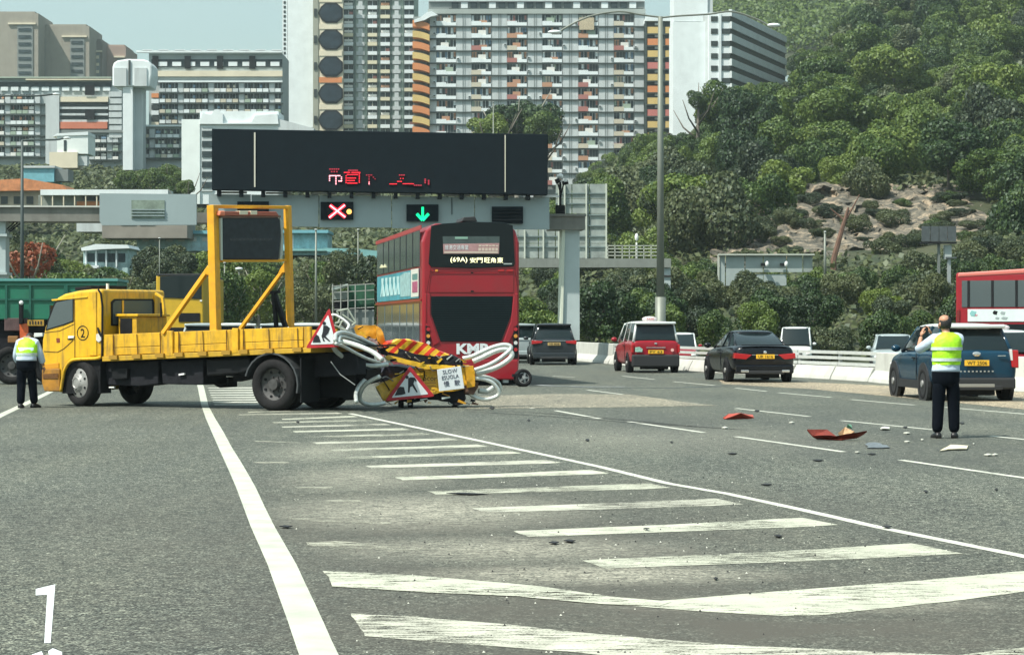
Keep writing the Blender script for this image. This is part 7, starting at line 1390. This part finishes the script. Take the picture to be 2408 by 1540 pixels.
# belt behind the truck, left
n = 0
for _ in range(8000):
    if n >= 75: break
    Y = RNG.uniform(135, 200); px = RNG.uniform(-60, 1000); X = (px - CX) / F * Y
    if not ok(X, Y, 4): continue
    r = RNG.uniform(1.8, 2.9); h = r * RNG.uniform(1.8, 2.5); Z = float(hz(X, Y)); lim = np.interp(px, [-60, 60, 160, 185, 310, 320, 370, 440, 500, 700, 720, 800, 870, 1000], [560, 545, 560, 620, 625, 590, 562, 575, 590, 600, 590, 575, 600, 560])
    zt = H + (HY - lim) * Y / F
    if Z + h > zt: h = zt - Z
    if h < 1.5: continue
    tree(X, Y, min(r, h * .6), h, MID[int(RNG.integers(4))], ('rounded' if r > 2.3 else 'narrow') + ' olive green tree ' + belt_zone(px), 'trees of the belt behind the truck', sink=.3); n += 1
# mid slope bushes on the left under the buildings, and singles
for (px, py_t, d, r, lab, m_, h) in ((355, 392, 330, 3.4, 'rounded bright green tree on the slope below the white block', BIG[3], 6), (395, 388, 335, 3.0, 'second green tree on the slope, left of the white block wall', BIG[0], 6), (300, 398, 340, 3.0, 'low dark tree on the grassy slope below the lift tower', BIG[2], 5),
                                    (402, 436, 290, 2.4, 'clipped bush beside the end of the gleaming walkway roof', BIG[2], 4), (440, 424, 285, 1.5, 'small spiky palm like tree in front of the white block', BIG[0], 5.5), (20, 545, 175, 2.6, 'olive tree just right of the gantry leg at the left edge', MID[0], 6),
                                    (1218, 222, 335, 6.2, 'tall airy tree standing in front of the long grey slab', BIG[5], 19), (1160, 268, 325, 4.2, 'lower tree on the left of the tall airy one before the slab', BIG[1], 15), (1275, 262, 330, 4.4, 'tree on the right of the tall airy one before the slab', BIG[2], 16),
                                    (1690, 196, 300, 4.6, 'dark leaning tree reaching over the blank white end wall', BIG[1], 11), (1640, 214, 296, 2.0, 'sprig of leaves poking out over the white end wall', BIG[2], 10)):
    p_ = P(px, HY, d); Z = float(hz(p_.x, d)); zt = H + (HY - py_t) * d / F; tree(p_.x, d, r, max(zt - Z, r * 1.3), m_, lab)
RB = crown_mesh('crown', 1, .9, 12, 1500, .09, LFR); p_ = P(78, HY, 134); Z = float(hz(p_.x, 134)); tree(p_.x, 134, 1.9, H + (HY - 566) * 134 / F - Z, RB, 'tree with red blossom among the green trees at the left edge')
# bare leaning trunk in front of the rock
p_ = P(1960, 610, 180); t = thing('bare_tree', 'bare leaning tree trunk wrapped in reddish growth in front of the rock face', 'tree', p_, 0); q_ = P(1995, 488, 180) - p_; m_ = P(1978, 545, 180) - p_
MB().tube([(0, 0, -1.5), (0, 0, 0), m_, q_], [.28, .25, .2, .1], 7).tube([m_ * 1.2, m_ * 1.2 + Vector((1.4, 0, 2.6))], [.12, .04], 5).tube([q_ * .75, q_ * .75 + Vector((-1.2, 0, 1.0))], [.1, .04], 5).build('trunk', mat('reddish_bark', (.15, .085, .06), .9, var=.4, vs=3), t)
# undergrowth: leaf litter, grass and scrub too fine to count
n = 200000; Yr = 112 + (540 - 112) * RNG.uniform(0, 1, n) ** .75; pxr = RNG.uniform(-250, 2800, n); Xr = (pxr - CX) / F * Yr; Zr = hz(Xr, Yr); m = ~((Yr < 150) & (Xr < -1)) & (Zr > -1)
rx_, ry_ = CX + F * Xr / Yr, HY - F * (Zr + .3 - H) / Yr; m &= ~np.array([(1690 < a < 2370 and 430 < b < 612) and inpoly(a, b, ROCKP) for a, b in zip(rx_, ry_)]); pos = np.stack([Xr, Yr, Zr + RNG.uniform(.0, 1.1, n) * (.5 + Yr / 500)], 1)[m]; nr = RNG.normal(size=pos.shape) * .6 + [0, -.3, 1]; nr /= np.linalg.norm(nr, axis=1, keepdims=True)
o = newobj('undergrowth', quads('undergrowth', pos, nr, (.16 + pos[:, 1] / 900) * RNG.uniform(.6, 1.5, len(pos)), LF2)); tag(o, 'dense low scrub and grass carpeting the slopes', 'scrub', kind='stuff')
# distant mountainside beyond the buildings: one far wooded mass
n = 150000; Yr = RNG.uniform(640, 1150, n); pxr = RNG.uniform(1500, 2300, n); Xr = (pxr - CX) / F * Yr
def far(X, Y): px = CX + F * X / Y; return np.interp(Y, [600, 800, 1000, 1200], [70, 125, 185, 240]) * np.clip((px - 1380) / 420, 0, 1) ** .5
gx = np.linspace(20, 330, 50); gy = np.linspace(600, 1250, 60); o = newobj('mountain', grid_mesh('mountain', gx, gy, SOIL, zf=far)); tag(o, kind='structure')
lump = (np.sin(Xr * .31) + np.sin(Yr * .27 + Xr * .1) + np.sin(Xr * .12 + 2)) * 1.6; Zr = far(Xr, Yr) + RNG.uniform(0, 5, n) + lump; pos = np.stack([Xr, Yr, Zr], 1); nr = RNG.normal(size=pos.shape) * .7 + [-.1, -.5, .8]; nr /= np.linalg.norm(nr, axis=1, keepdims=True)
o = newobj('mountain_forest', quads('mountain_forest', pos, nr, RNG.uniform(.5, 1.15, n), LF)); tag(o, 'distant unbroken forest on the mountainside behind the buildings', 'forest', kind='stuff')
# ---------------------------------------------------------------- air
hz_ = bpy.data.materials.new('haze'); hz_.use_nodes = True; n = hz_.node_tree.nodes; n.clear(); vo = N(n, 'ShaderNodeVolumePrincipled'); vo.inputs['Color'].default_value = (.80, .93, .95, 1); vo.inputs['Density'].default_value = .00020; vo.inputs['Anisotropy'].default_value = .3
ou = N(n, 'ShaderNodeOutputMaterial'); hz_.node_tree.links.new(vo.outputs[0], ou.inputs['Volume'])
HAZE = True
if HAZE:
    o = MB().box(-460, 460, -80, 1300, -5, 290).build('haze', hz_); tag(o, 'thin pale haze in the air over the whole valley', 'haze', kind='stuff')
